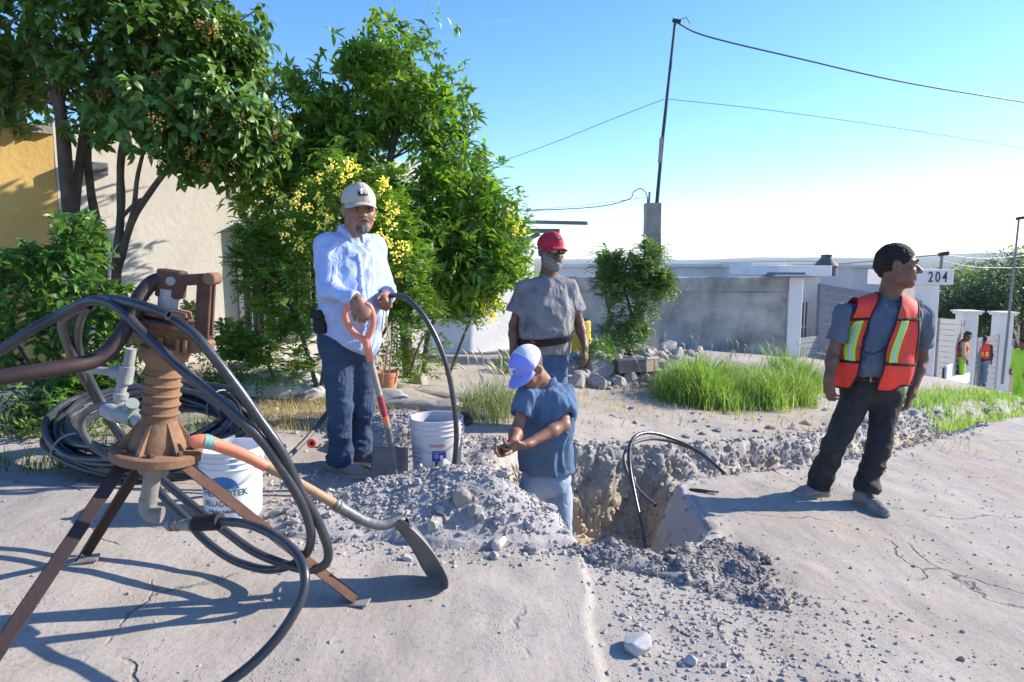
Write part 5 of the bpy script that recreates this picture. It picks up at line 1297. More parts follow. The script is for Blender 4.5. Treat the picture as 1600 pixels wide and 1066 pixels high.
wire([W(1012,320,pd), W(1010,303,pd), W(1001,295,pd), W(990,300,pd), W(981,312,pd), W(925,324,10.6), W(800,330,11), W(720,331,11.2)], .008, 'slack wire looping off the concrete post top to the left')
wire([W(1014,308,pd), W(975,313,10.6), W(900,322,10.8), W(800,331,11)], .0035, 'faint straight wire beside the slack looped one')
# far poles
def far_pole(px, d, pyt, pyb, r, label):
    a_, b_ = W(px-4, pyb, d), W(px, pyt, d); a_[0] = W(px, pyt, d)[0]-.02*(b_[2]-a_[2])
    h = thing('utility_pole', a_, label, 'pole'); b = MB(); b.tube([a_, b_], [r*1.2, r*.8], 8); b.build('mast', mat('grey_pipe', (.16,.17,.19), rough=.6), h, True)
    b = MB(); b.tube([b_-np.array([r*2,0,0]), b_+np.array([r*4,0,r])], r*1.3, 8); b.build('bracket', M_BLACKP, h, True); return b_
e1 = far_pole(1592, 20, 342, 600, .035, 'tall thin grey pole at the right edge')
e2 = far_pole(1472, 22, 398, 440, .05, 'short dark pole on the roof of the 204 portal')
wire([e2, W(1540,404,24), W(1640,396,26)], .012, 'wire from the short dark pole to the right edge', 5)
wire([e2-np.array([0,0,.2]), W(1530,418,24), W(1640,418,26)], .012, 'lower wire from the short dark pole to the right edge', 5)
wire([e2, W(1300,413,30), W(1250,408,40), W(1100,411,60)], .016, 'long low wire along the skyline left of the short dark pole', 5)
# yellow drum behind the bearded man
c_ = W(899,545,9.9); c_[2] = gz(c_[0], 9.9)-.12; h = thing('yellow_drum', c_, 'yellow plastic drum half hidden behind the man with the red cap', 'drum')
b = MB(); b.lathe([(.0,0),(.21,0),(.22,.02),(.225,.24),(.235,.25),(.235,.27),(.225,.28),(.22,.52),(.20,.54),(0,.55)], 28, None, c_); b.build('drum_body', mat('yellow_plastic', (.62,.50,.05), rough=.45), h, True)
b = MB(); b.lathe([(.19,.548),(.19,.575),(.17,.58),(0,.58)], 28, None, c_); b.build('lid', M_BLACKP, h, True)

# rubble by the post
r_ = random.Random(5)
def on(px, py): return G(px, py)
big = [((938,588),.30,.20,.24,'large pale rounded boulder at the front of the rubble',M_STONE2,1),((931,606),.16,.12,.13,'smooth grey-violet boulder leaning below the large pale one',M_STONE,2),
       ((899,604),.13,.12,.12,'rounded grey boulder to the left of the grey-violet one',M_STONE2,3),((1043,548),.26,.16,.16,'grey chunk of concrete on top of the heap by the wall',M_STONE,4),
       ((1000,560),.10,.09,.10,'small upright pale rock beside the broken block',M_STONE2,5),((893,532),.20,.15,.14,'flat bluish rock on top of the rubble behind the man with the red cap',M_STONE,0),
       ((995,1023),.066,.05,.055,'pale rounded stone alone in the loose gravel at the bottom of the photograph',M_WHITE_STONE,1),((1078,1040),.03,.026,.022,'small chalky stone to the right of the pale rounded one',M_WHITE_STONE,2),
       ((697,800),.05,.04,.045,'pale egg-shaped cobble at the foot of the heap',M_WHITE_STONE,3),((779,862),.045,.036,.04,'smooth pale cobble between heap and pit',M_WHITE_STONE,4),
       ((723,838),.05,.04,.05,'upright tan cobble at the front of the heap',M_STONE2,5),((742,842),.045,.035,.045,'grey cobble right beside the upright tan one',M_STONE,0),
       ((829,868),.042,.034,.034,'rough dark lump of soil casting a shadow by the pit edge',M_STONE,1),((771,872),.03,.03,.02,'small grey cobble left of the rough dark lump',M_STONE,2),
       ((727,780),.09,.06,.05,'flat grey stone half buried on the heap crest',M_STONE,3),((636,878),.03,.022,.02,'small pale cobble beside the shovel blade',M_WHITE_STONE,4)]
for (px, py), a_, b_, c2, lab, mm, sdx in big:
    q = on(px, py); 
    if py < 900 and px < 850 and py > 700: q[2] = max(q[2], zt(q[0], q[1]))
    rock('boulder' if a_ > .12 else 'stone', q+np.array([0,0,c2*.35]), (a_,b_,c2), lab, 'rock' if a_ > .12 else 'stone', None, mm, seed=sdx)
# broken block
c_ = on(993, 592); h = thing('broken_block', c_, 'broken reddish-brown concrete block with a flat top in the rubble', 'block')
Mx = rotz(.35)@rotx(-.15)
b = MB(); b.prism([(-.30,-.12),(.06,-.16),(.32,-.02),(.20,.14),(-.24,.12)], .15, Mx, c_+np.array([0,0,.16])); b.build('block_body', mat('brown_block', (.22,.15,.12), (.3,.25,.22), rough=.95, scale=6, bump=.6, bscale=30), h)
b = MB(); b.prism([(-.31,-.13),(.07,-.17),(.335,-.02),(.21,.15),(-.25,.13)], .03, Mx, c_+Mx@np.array([0,0,.092])+np.array([0,0,.16])); b.build('top_slab', M_CONCL, h)
lab = ['grey stone lying loose in the rubble heap by the concrete post', 'tan stone lying loose in the rubble heap by the concrete post']
for k in range(230):
    px = r_.gauss(985, 62); py = r_.uniform(536, 606)
    if px < 880 or px > 1120 or (px > 1040 and py > 575): continue
    q = W(px, py, 8.0)
    q = on(px, py); a_ = r_.uniform(.05,.15)
    mm = r_.choice([M_STONE, M_STONE, M_STONE2]); i = 1 if mm is M_STONE2 else 0
    rock('rubble_stone', q+np.array([0,0,a_*.25]), (a_, a_*r_.uniform(.6,.9), a_*r_.uniform(.45,.7)), lab[i], 'stone', 'stones of the rubble heap, '+('tan' if i else 'grey'), mm)
p, s_ = scatter(5000, (.4,4.2), (7.6,11.5), lambda x, y: np.exp(-(((x-1.75)/1.15)**2+((y-9.4)/1.3)**2)), .01, .05, 2, 61); gravel('rubble_fill', p, s_, [M_G1, M_G2], 61)
for (px, py, s_) in ((1180,590,0),):
    pass
# slabs and stones by the steps, left-centre
for (px, py, a_, b_, c2, lab, mm) in ((652,640,.42,.2,.10,'pale flat slab lying on the verge in front of the flowering shrub',M_STONE2),(600,628,.34,.2,.09,'grey flat slab left of the paler one by the flowerpot',M_STONE),
        (700,618,.45,.3,.07,'wide low concrete slab before the white annexe',M_STONE2),(770,620,.5,.3,.06,'wide grey paving piece before the steps',M_STONE),(655,600,.10,.08,.09,'square-ish pale stone beside the terracotta pot plants',M_STONE2),
        (745,652,.16,.09,.08,'grey stone under the pale grass tuft',M_STONE),(690,660,.10,.07,.06,'flat stone just behind the white bucket',M_STONE2),(478,630,.14,.08,.06,'tan stone in the dry grass left of the man in blue',M_STONE2)):
    q = on(px, py); rock('flat_stone', q+np.array([0,0,c2*.2]), (a_,b_,c2), lab, 'stone', None, mm, rot=(0,0,r_.uniform(-.4,.4)))
# far verge kerb stones along the trench
for k in range(26):
    f_ = k/25; px = 905+f_*690+r_.uniform(-8,8); py = 697-f_*58+r_.uniform(-3,3)
    q = on(px, py); a_ = r_.uniform(.02,.045)*(1+f_); rock('trench_lip_stone', q+np.array([0,0,a_*.2]), (a_*1.2,a_*.8,a_*.5), 'grey stone on the far lip of the ditch', 'stone', 'stones along the far lip of the ditch', M_STONE)
# ------------------------------------------------------------ pump on its tripod
M_RUST = mat('rusty_iron', (.135,.07,.048), (.075,.04,.032), rough=.75, scale=9, detail=8, bump=.22, bscale=70, metal=.15, wear=((.24,.14,.085), 5, .56, .8), spec=.3)
M_RUSTO = mat('orange_rust', (.27,.16,.095), (.20,.115,.07), rough=.85, scale=7, detail=8, bump=.22, bscale=60, wear=((.13,.075,.05), 5, .5, .72), spec=.2)
M_RUSTD = mat('dark_rust', (.045,.026,.025), (.03,.02,.02), rough=.6, scale=9, bump=.12, bscale=80, metal=.2, wear=((.10,.055,.04), 8, .58, .85))
M_PVC = mat('grey_pvc', (.34,.34,.35), (.26,.26,.27), rough=.6, scale=12, bump=.15, bscale=50, wear=((.42,.41,.39), 8, .55, .75))
M_GALV = mat('dull_galvanised', (.32,.31,.29), (.22,.21,.19), rough=.6, metal=.3, scale=10, bump=.2, bscale=60)
M_HOSE = mat('black_poly_pipe', (.022,.026,.034), (.045,.048,.055), rough=.34, scale=7, bump=.06, bscale=40, spec=.6, wear=((.11,.11,.115), 4, .56, .8))
M_HOSEG = mat('dusty_poly_pipe', (.07,.072,.08), (.13,.13,.13), rough=.5, scale=9, bump=.1, bscale=60, spec=.4)
pdp = 2.30
o0 = W(245,706,pdp); axv = norm(W(266,445,pdp)-o0); PX = pdp/FPX*.925
Mp = frame(axv, (1,0,0))@np.diag([1,1,.945]); PP = lambda x, y, z: o0+Mp@(np.array([x,y,z])*PX)     # pump space, in photograph pixels at its depth
pump = thing('hand_pump', (o0[0], o0[1], gz(o0[0], o0[1])), 'rusty hand pump with a ribbed barrel on three iron legs', 'pump')
def pl(prof, name, m, seg=40, c=(0,0,0), noise=.0, parent=None, Mx=None):
    b = MB(); b.lathe([(r*PX, z*PX) for r, z in prof], seg, Mp if Mx is None else Mx, PP(*c), noise=noise); return b.build(name, m, parent or pump, True)
fl = pl([(0,-12),(69,-12),(73,-9),(73,5),(69,8),(0,8)], 'base_flange', M_RUSTO, noise=.0015)
for k in range(8):
    a = k*math.pi/4+.3; pl([(0,0),(7,0),(7,6),(5,8),(0,8)], 'bolt', M_RUST, 6, (57*math.cos(a), 57*math.sin(a), 8), parent=fl)
prof = [(46,8),(44,20),(30,56),(27,62)]
for k in range(5):
    z = 66+k*17.5; prof += [(28,z),(28,z+4),(31.5,z+6.5),(32,z+8.5),(28.5,z+11),(28,z+15)]
prof += [(26,156),(29,164),(38,176),(41,186),(38,196),(30,200),(0,200)]
br = pl(prof, 'barrel', M_RUSTO, 44, noise=.0012)
for k in range(6):
    a = k*math.pi/3+.5; Ma = Mp@rotz(a); b = MB()
    b.prism([(24*PX,8*PX),(60*PX,8*PX),(60*PX,13*PX),(29*PX,60*PX),(24*PX,60*PX)], 6*PX, Ma@rotx(math.pi/2), PP(0,0,0)); b.build('fin', M_RUSTO, br)
# yoke
yk = MB(); yk.prism([(-76*PX,206*PX),(-80*PX,222*PX),(-70*PX,232*PX),(62*PX,232*PX),(80*PX,214*PX),(76*PX,198*PX),(44*PX,190*PX),(26*PX,178*PX),(-26*PX,178*PX),(-44*PX,196*PX)], 24*PX, Mp@rotx(math.pi/2), PP(0,0,0)); yko = yk.build('yoke', M_RUSTO, pump)
for x, z in ((-66,216),(68,211)): pl([(0,-15),(7,-15),(7,15),(0,15)], 'pivot_pin', M_RUST, 12, (x,0,z), parent=yko, Mx=Mp@rotx(math.pi/2))
for x in (-16,0,30,42): pl([(4.5,0),(4.5,24)], 'stud', M_RUSTO, 8, (x,-19,192), parent=yko)
pl([(0,232),(46,232),(48,235),(48,243),(44,246),(0,246)], 'top_plate', M_RUST, noise=.001)
pl([(0,252),(36,252),(38,254),(36,262),(17,266),(0,266)], 'gland', M_RUSTO)
for a in (.4,2.0,3.6,5.2): pl([(3.2,244),(3.2,258)], 'gland_bolt', M_RUST, 8, (30*math.cos(a),30*math.sin(a),0))
rod = pl([(17,262),(17,300)], 'plunger_rod', M_PVC, 24)
b = MB(); b.box(PP(2,0,310), (42*PX,28*PX,50*PX), Mp, 3*PX); hd_ = b.build('rod_head', M_RUST, pump)
pl([(0,-17),(7,-17),(8,-15),(8,17),(0,17)], 'head_bolt', M_GALV, 12, (8,0,316), parent=hd_, Mx=Mp@rotx(math.pi/2))
b = MB()
for yy in (-10,10):
    L_ = [PP(20,yy,318), PP(44,yy,324), PP(70,yy,330)]; b.box((L_[0]+L_[2])/2, (56*PX,7*PX,20*PX), Mp@roty(-.20), 1.2*PX)
b.build('lever_arm', M_RUST, pump)
pl([(0,-16),(9,-16),(11,-14),(11,14),(9,16),(0,16)], 'lever_bolt', M_RUSTO, 16, (70,0,329), Mx=Mp@rotx(math.pi/2))
b = MB()
for yy in (-8,8): b.box(PP(62,yy,272), (24*PX,6*PX,116*PX), Mp@roty(-.03), 1.2*PX)
b.prism([(-12*PX,-12*PX),(12*PX,-12*PX),(12*PX,12*PX),(-12*PX,12*PX)], 10*PX, Mp@rotx(math.pi/2), PP(63,0,214)); b.build('link_plate', M_RUST, pump)
b = MB(); hp_ = spline([W(254,436,2.30), W(236,443,2.28), W(216,468,2.24), W(200,505,2.20), W(178,540,2.16), W(150,562,2.12), W(100,574,2.05), W(0,590,1.95), W(-140,612,1.85)], 8)
b.tube(hp_, .029, 14, sq=(1,.85)); b.build('handle', M_RUSTD, pump, True)
# legs: angle iron
fA = G(555,950); fB = G(130,886); fC = np.array([-1.44,1.62,0]); fC[2] = gz(fC[0], fC[1])
for k, (f_, att) in enumerate(((fA,(50,-14)),(fB,(-26,22)),(fC,(-40,-24)))):
    t_ = PP(att[0], att[1], -11); f_ = f_+np.array([0,0,.012]); ax_ = norm(f_-t_); 
    outd = norm(np.array([f_[0]-o0[0], f_[1]-o0[1], 0])); y_ = norm(np.cross(ax_, outd)); x_ = np.cross(y_, ax_)
    w_ = .040; th_ = .006; rot_ = rotz(0); b = MB(); a45 = R(45)
    e1_ = norm(x_*math.cos(a45)+y_*math.sin(a45)); e2_ = norm(x_*math.cos(a45)-y_*math.sin(a45))
    Lg = np.linalg.norm(f_-t_); mid_ = (f_+t_)/2; ap = x_*.02
    b.box(mid_+ap-e1_*w_/2, (w_, th_, Lg), np.column_stack([e1_, np.cross(ax_, e1_), ax_]), .001)
    b.box(mid_+ap-e2_*w_/2-e1_*.0, (w_-.007, th_, Lg-.004), np.column_stack([e2_, np.cross(ax_, e2_), ax_]), .001)
    lg = b.build('leg', M_RUST if k == 0 else M_RUSTD, pump)
    b = MB(); b.box(f_+np.array([0,0,-.006]), (.11,.07,.008), rotz([-.1,.35,.2][k]), .001); b.build('foot_plate', M_GALV, lg)
    b = MB(); b.lathe([(0,0),(.006,0),(.006,.01),(0,.011)], 6, frame(-outd), t_+ax_*.06+x_*.0); b.build('leg_bolt', M_RUSTO, lg)
# plumbing
def pipe(parent, pts, r, name, m=M_PVC, n=1, seg=16): 
    b = MB(); b.tube(spline(pts, n) if n > 1 else pts, r, seg); return b.build(name, m, parent, True)
pipe(pump, [PP(0,0,-12), PP(-3,0,-40)], 24*PX, 'outlet_socket', M_GALV, 1, 20)
pipe(pump, [PP(-4,0,-40), PP(-8,0,-98)], 14*PX, 'down_pipe', M_GALV)
pipe(pump, [PP(-8,0,-90), PP(-8,-1,-104), PP(-4,-2,-113), PP(6,-3,-117), PP(18,-3,-118)], 15*PX, 'elbow', M_GALV, 4)
nip = pipe(pump, [W(262,819,2.26), W(300,821,2.24)], 9.5*PX, 'nipple', M_GALV)
for x in (266,276,296): pipe(pump, [W(x,819,2.258), W(x+4,819,2.256)], 12.5*PX, 'collar', M_GALV)
# side pipework (hose fittings) behind the pump
vp = thing('pipe_fitting', W(185,655,2.5), 'grey plastic tee, elbow and valve plumbed beside the rusty pump', 'fitting')
dq = 2.48; u_ = dq/FPX
pipe(vp, [W(205,545,dq), W(200,575,dq), W(190,605,dq), W(181,650,dq)], 8*u_, 'riser_pipe')
pipe(vp, [W(197,582,dq), W(188,625,dq)], 0.1*u_, 'riser_core'); 
pipe(vp, [W(199,572,dq), W(194,598,dq)], 11.5*u_, 'tee'); pipe(vp, [W(193,584,dq), W(176,582,dq)], 10.5*u_, 'tee_branch'); pipe(vp, [W(178,582,dq), W(138,577,dq)], 6.5*u_, 'branch_pipe')
pipe(vp, [W(190,614,dq), W(188,622,dq)], 11*u_, 'socket'); pipe(vp, [W(184,632,dq), W(181,648,dq)], 14*u_, 'socket_low')
pipe(vp, [W(168,640,2.46), W(176,645,2.44), W(192,650,2.42)], 13*u_, 'elbow', n=3)
vv = pipe(vp, [W(192,645,2.42), W(214,655,2.38)], 15*u_, 'valve_body', mat('grey_green_pvc', (.22,.27,.25), rough=.5))
pipe(vp, [W(203,640,2.40), W(207,630,2.38)], 10*u_, 'valve_cap', mat('grey_green_pvc', (.22,.27,.25)))
pipe(vp, [W(212,655,2.38), W(226,661,2.36)], 11*u_, 'valve_end', M_PVC)
bpy.data.objects.remove([o for o in vp.children if o.name.startswith('riser_core')][0])
# ------------------------------------------------------------ hoses
def hose(pts, r, label, m=M_HOSE, n=10, name='black_hose', ends=True, group='black poly hoses around the pump'):
    P_ = spline(pts, n); b = MB(); b.tube(P_, r, 14, caps=False)
    h = thing(name, P_[0], label, 'hose', group)
    b.build('hose_wall', m, h, True)
    for e, q in ((0, 1), (-1, -2)):
        t_ = norm(P_[e]-P_[q]); b = MB(); b.lathe([(r, 0),(r*1.01,.0015),(r*.72,.0015),(r*.70,-.02),(0,-.02)], 14, frame(t_), P_[e], cap=False); b.build('hose_end', M_HOSEG if e else M_HOSE, h, True)
    return h
rH = .0165
hose([W(-30,563,2.2), W(0,549,2.2), W(45,518,2.22), W(92,493,2.25), W(130,474,2.24), W(155,470,2.22), W(185,482,2.2), W(228,525,2.18), W(278,572,2.17), W(328,615,2.17), W(374,655,2.18), W(414,695,2.2), W(452,752,2.24), W(477,800,2.28), W(486,838,2.32), W(478,866,2.40), W(452,884,2.46), W(414,890,2.50), W(362,874,2.56), W(318,842,2.62), W(288,808,2.66), W(252,772,2.7), W(226,735,2.75), W(192,688,2.8), W(167,651,2.8), W(143,612,2.75), W(121,572,2.65), W(104,535,2.5), W(98,505,2.35), W(112,487,2.28), W(140,478,2.25)], rH, 'long black hose from the left edge, arching over the handle and looping below', n=8)
hose([W(263,492,2.16), W(235,482,2.17), W(200,472,2.2), W(165,468,2.24), W(137,478,2.28), W(124,500,2.36), W(120,525,2.5), W(124,555,2.65), W(140,592,2.72), W(160,630,2.76), W(185,672,2.78), W(215,715,2.72), W(256,752,2.66), W(318,804,2.58), W(356,833,2.52), W(397,862,2.46), W(440,880,2.42), W(478,890,2.40), W(505,884,2.38), W(513,862,2.36), W(498,817,2.32), W(469,766,2.27), W(439,704,2.22), W(405,655,2.2), W(375,612,2.18), W(335,560,2.17), W(300,520,2.18), W(262,496,2.23), W(215,485,2.27), W(180,478,2.3)], rH, 'black hose whose open cut end points right above the pump yoke', n=8)
hose([W(310,816,2.24), W(345,815,2.22), W(389,820,2.18), W(431,838,2.12), W(462,864,2.06), W(476,896,2.0), W(470,936,1.96), W(440,988,1.92), W(398,1034,1.88), W(355,1068,1.85), W(310,1100,1.82)], rH*.92, 'black hose clamped to the pump outlet and running off the bottom edge')
cpl = pipe(None, [W(304,817,2.24), W(312,817,2.24), W(344,815,2.22)], 14.5*PX, 'hose_coupling', M_BLACK, 1, 18); tag(cpl, 'black rubber coupling joining the hose to the pump outlet', 'coupling')
hose([W(171,716,2.75), W(146,698,2.75), W(130,676,2.72), W(128,655,2.7), W(140,640,2.66), W(160,634,2.6), W(178,636,2.5)], rH*.85, 'short grey-black hose bent in a tight hook from the valve', M_HOSEG)
hose([W(395,748,3.4), W(440,722,3.6), W(470,695,3.75), W(492,670,3.9), W(512,644,4.1), W(524,628,4.4)], .0145, 'dusty hose lying behind the legs of the man in blue', M_HOSEG, group=None)
hose([W(230,742,3.0), W(280,744,3.1), W(310,746,3.2), W(350,750,3.35), W(400,746,3.5)], .015, 'dark hose lying flat on the ground behind the open bucket', group=None)
hose([W(609,462,3.92), W(622,462,3.88), W(638,468,3.85), W(662,494,3.82), W(684,534,3.80), W(700,580,3.80), W(709,630,3.80), W(713,675,3.80), W(711,715,3.82), W(705,748,3.86)], .0150, 'black hose held by the man in blue, arching down past the bucket', group=None)
hose([W(1010,868,4.2), W(1004,830,4.4), W(992,775,4.6), W(984,730,4.75), W(984,698,4.85), W(996,680,4.95), W(1022,677,5.1), W(1062,690,5.2), W(1100,712,5.15), W(1132,740,5.0)], .0135, 'thin black hose standing out of the pit and arching right', group='thin black hoses in the pit')
hose([W(1024,790,4.6), W(1000,768,4.75), W(982,742,4.9), W(975,715,5.0), W(985,695,5.1), W(1015,686,5.25), W(1048,690,5.3), W(1080,701,5.25)], .0125, 'thin black hose forming the lower flatter arch in the pit', M_HOSEG, group='thin black hoses in the pit')
c_ = W(487,693,3.7); h = thing('orange_ring', c_, 'small orange-red ring with a dark hole at the hose end on the gravel', 'ring')
b = MB(); rr_ = [(.0,.0)]; b.lathe([(.024,-.02),(.026,.0),(.022,.006),(.012,.006),(.011,-.01),(0,-.01)], 22, frame((.25,-1,.25)), c_, cap=False); b.build('ring', mat('orange_red_plastic', (.62,.07,.03), rough=.4), h, True)
b = MB(); b.lathe([(0,-.008),(.0105,-.008)], 14, frame((.25,-1,.25)), c_, cap=False); b.build('hole', M_BLACK, h)
# coil of hose: one long spiral, tilted bundle
h = thing('hose_coil', G(240,745), 'big coil of black hose lying in the shade behind the pump', 'coil')
cc = W(238,690,3.85); cc[2] = gz(cc[0], cc[1])+.20; b = MB(); pts = []; r_ = np.random.default_rng(4); NT = 30; tilt = rotz(R(8))@rotx(R(17))@roty(R(5))
lay = [(i, j) for i in range(5) for j in range(5)]; rad = []
for k in range(NT+1):
    i, j = lay[k % 25]; rad.append((.37+.028*i+r_.normal()*.012, (j-2)*.030+r_.normal()*.008, r_.normal()*.02, r_.normal()*.02))
for k in range(NT):
    for q in range(40):
        f_ = q/40; a_ = 2*math.pi*f_; w0 = np.array(rad[k]); w1 = np.array(rad[k+1]); w_ = w0+(w1-w0)*(3*f_*f_-2*f_**3)
        pts.append(cc+tilt@np.array([w_[0]*1.10*math.cos(a_)+w_[2], (w_[0]*.95)*math.sin(a_)+w_[3], w_[1]+.025*math.sin(3*a_+k)]))
b.tube(pts, .0155, 8); b.build('coiled_hose', M_HOSE, h, True)
b = MB(); 
for a_ in (.9, 4.0):
    ring = [cc+tilt@(np.array([.43*1.12*math.cos(a_), .43*.86*math.sin(a_), 0])+np.array([math.cos(a_)*.09*math.cos(t), math.sin(a_)*.09*math.cos(t), .10*math.sin(t)])) for t in np.linspace(0, 2*math.pi, 17)]
    b = MB(); b.tube(ring, .005, 6, caps=False); b.build('tie_wire', M_GALV, h, True)
# dark sheet beneath / behind the coil
# ------------------------------------------------------------ shovels
M_WOOD = mat('worn_ash', (.42,.27,.15), (.33,.20,.11), rough=.6, scale=4, bump=.25, bscale=50, wear=((.25,.16,.10), 6, .55, .8))
M_ORG = mat('orange_plastic', (.76,.25,.14), (.68,.20,.11), rough=.42, scale=10, bump=.08, bscale=40)
M_STEEL = mat('scuffed_steel', (.20,.195,.19), (.13,.13,.13), rough=.5, metal=.3, scale=6, bump=.2, bscale=40, wear=((.36,.33,.30), 4, .5, .75))
def blade(L, wd, m, Mx, org, parent, pointed=.35, curl=.09, name='blade'):
    """dished sheet: +x along, y across, z face"""
    nu, nv = 17, 13; V = []; 
    for side_ in (1,-1):
        for i in range(nu):
            u = i/(nu-1)
            hw_ = wd/2*(1-.12*(1-u))*(1 if u < 1-pointed else math.sqrt(max(.02, 1-((u-(1-pointed))/pointed)**2)))
            for j in range(nv):
                v = -1+2*j/(nv-1); z = curl*(.9*(u-.45)**2-.15)-.16*wd*(1-v*v)*(1-.55*u)
                V.append((u*L, v*hw_, z+side_*.0012))
    n = nu*nv; F = []
    for i in range(nu-1):
        for j in range(nv-1):
            a_ = i*nv+j; F += [(a_,a_+nv,a_+nv+1,a_+1), (n+a_,n+a_+1,n+a_+nv+1,n+a_+nv)]
    for i in range(nu-1):
        for j in (0, nv-1): a_ = i*nv+j; F.append((a_, a_+nv, n+a_+nv, n+a_))
    for j in range(nv-1):
        for i in (0, nu-1): a_ = i*nv+j; F.append((a_, a_+1, n+a_+1, n+a_))
    return mesh_obj(name, np.array(V)@Mx.T+org, F, m, parent)
s0, s1_, s2_ = W(322,692,2.30), W(540,792,2.50), W(612,818,2.57)
tip = G(690,917); h = thing('shovel', tip, 'shovel with an orange grip leaning on the pump flange, blade on the ground', 'shovel')
ax_ = norm(s1_-s0)
b = MB(); b.tube(spline([W(352,702,2.33), W(400,720,2.37), W(470,757,2.43), W(540,797,2.50)], 6), [.0185]*19, 16); b.build('shaft', M_WOOD, h, True)
gp = spline([W(297,691,2.28), W(306,690,2.285), W(322,690,2.3), W(352,700,2.33), W(385,713,2.355), W(415,729,2.38)], 6)
rr_ = np.interp(np.linspace(0,1,len(gp)), [0,.06,.3,.5,1], [.010,.021,.024,.023,.0195]); b = MB(); b.tube(gp, rr_, 18); gr = b.build('grip', M_ORG, h, True)
b = MB(); 
for k in range(3): q = gp[int(len(gp)*.42)+k-1]; b.tube([q-norm(gp[12]-gp[10])*.007, q+norm(gp[12]-gp[10])*.007], .026-.001*k, 14)
b.build('tape', mat('teal_tape', (.20,.38,.35), rough=.6, bump=.3, bscale=60), gr, True)
b = MB(); b.tube(spline([W(522,787,2.48), W(545,801,2.505), W(572,815,2.53), W(600,821,2.55), W(625,813,2.58), W(640,820,2.60)], 6), list(np.interp(np.linspace(0,1,31), [0,.3,.7,1], [.022,.021,.018,.014])), 14); so_ = b.build('socket', M_STEEL, h, True)
for q in (W(526,789,2.483), W(531,792,2.488)): b = MB(); b.tube([q-ax_*.004, q+ax_*.004], .0235, 16); b.build('collar', M_GALV, so_, True)
bo = W(622,816,2.585); bx = norm(tip-bo); byy = norm(np.array([.66,-.75,0])-bx*np.dot(bx, [.66,-.75,0])); bz = np.cross(bx, byy)
Mx = np.column_stack([bx, byy, bz]); blade(np.linalg.norm(tip-bo)+.01, .225, M_STEEL, Mx, bo, h, .30, .10)
b = MB(); b.tube([bo+byy*.10+bx*.004, bo+byy*.04-bx*.012, bo-byy*.04-bx*.012, bo-byy*.10+bx*.004], .007, 8); b.build('tread', M_STEEL, h, True)
# D-handle shovel
h = thing('shovel', G(612,748), 'D-handle shovel standing upright under the hand of the man in blue', 'shovel')
dS = 3.72; t0_ = W(572,536,dS); t1_ = W(606,668,dS+.04); t2_ = W(613,700,dS+.06); ud = norm(t0_-t1_); lat = norm(np.cross(ud, [0,-1.,.1])); u_ = dS/FPX
g = lambda x, y: t0_+ud*y*u_+lat*x*u_
loop = spline([g(0,-12), g(0,4), g(-10,14), g(-19,30), g(-21,46), g(-17,58), g(0,63), g(17,58), g(21,46), g(19,30), g(10,14), g(0,4)], 5)
b = MB(); b.tube(loop, .0165, 12); b.tube([g(0,-30), g(0,-12), g(0,8)], [.019,.020,.024], 14); b.build('d_grip', M_ORG, h, True)
b = MB(); b.tube([g(0,-24), t1_], .0175, 14); sh_ = b.build('shaft', M_GALV, h, True)
b = MB(); b.tube([t0_+(t1_-t0_)*.62, t0_+(t1_-t0_)*.86], .0182, 14); b.build('red_band', mat('dark_red_paint', (.28,.03,.06), rough=.5), sh_, True)
b = MB(); b.tube([t0_+(t1_-t0_)*.86, t0_+(t1_-t0_)*.95], .0186, 14); b.build('orange_band', mat('orange_tape', (.8,.17,.06), rough=.5), sh_, True)
b = MB(); b.tube(spline([t1_, W(611,690,dS+.05), W(616,715,dS+.05), W(619,740,dS+.04)], 5), list(np.interp(np.linspace(0,1,16),[0,1],[.0195,.009])), 12); b.build('socket', M_STEEL, h, True)
bo = W(610,699,dS+.07); tip = W(607,755,dS+.03); bx = norm(tip-bo); bz = norm(np.array([.10,-1,.25])); byy = norm(np.cross(bz, bx)); bz = np.cross(bx, byy)
blade(.27, .225, M_STEEL, np.column_stack([bx, byy, bz]), bo+bx*.0, h, .34, .05)
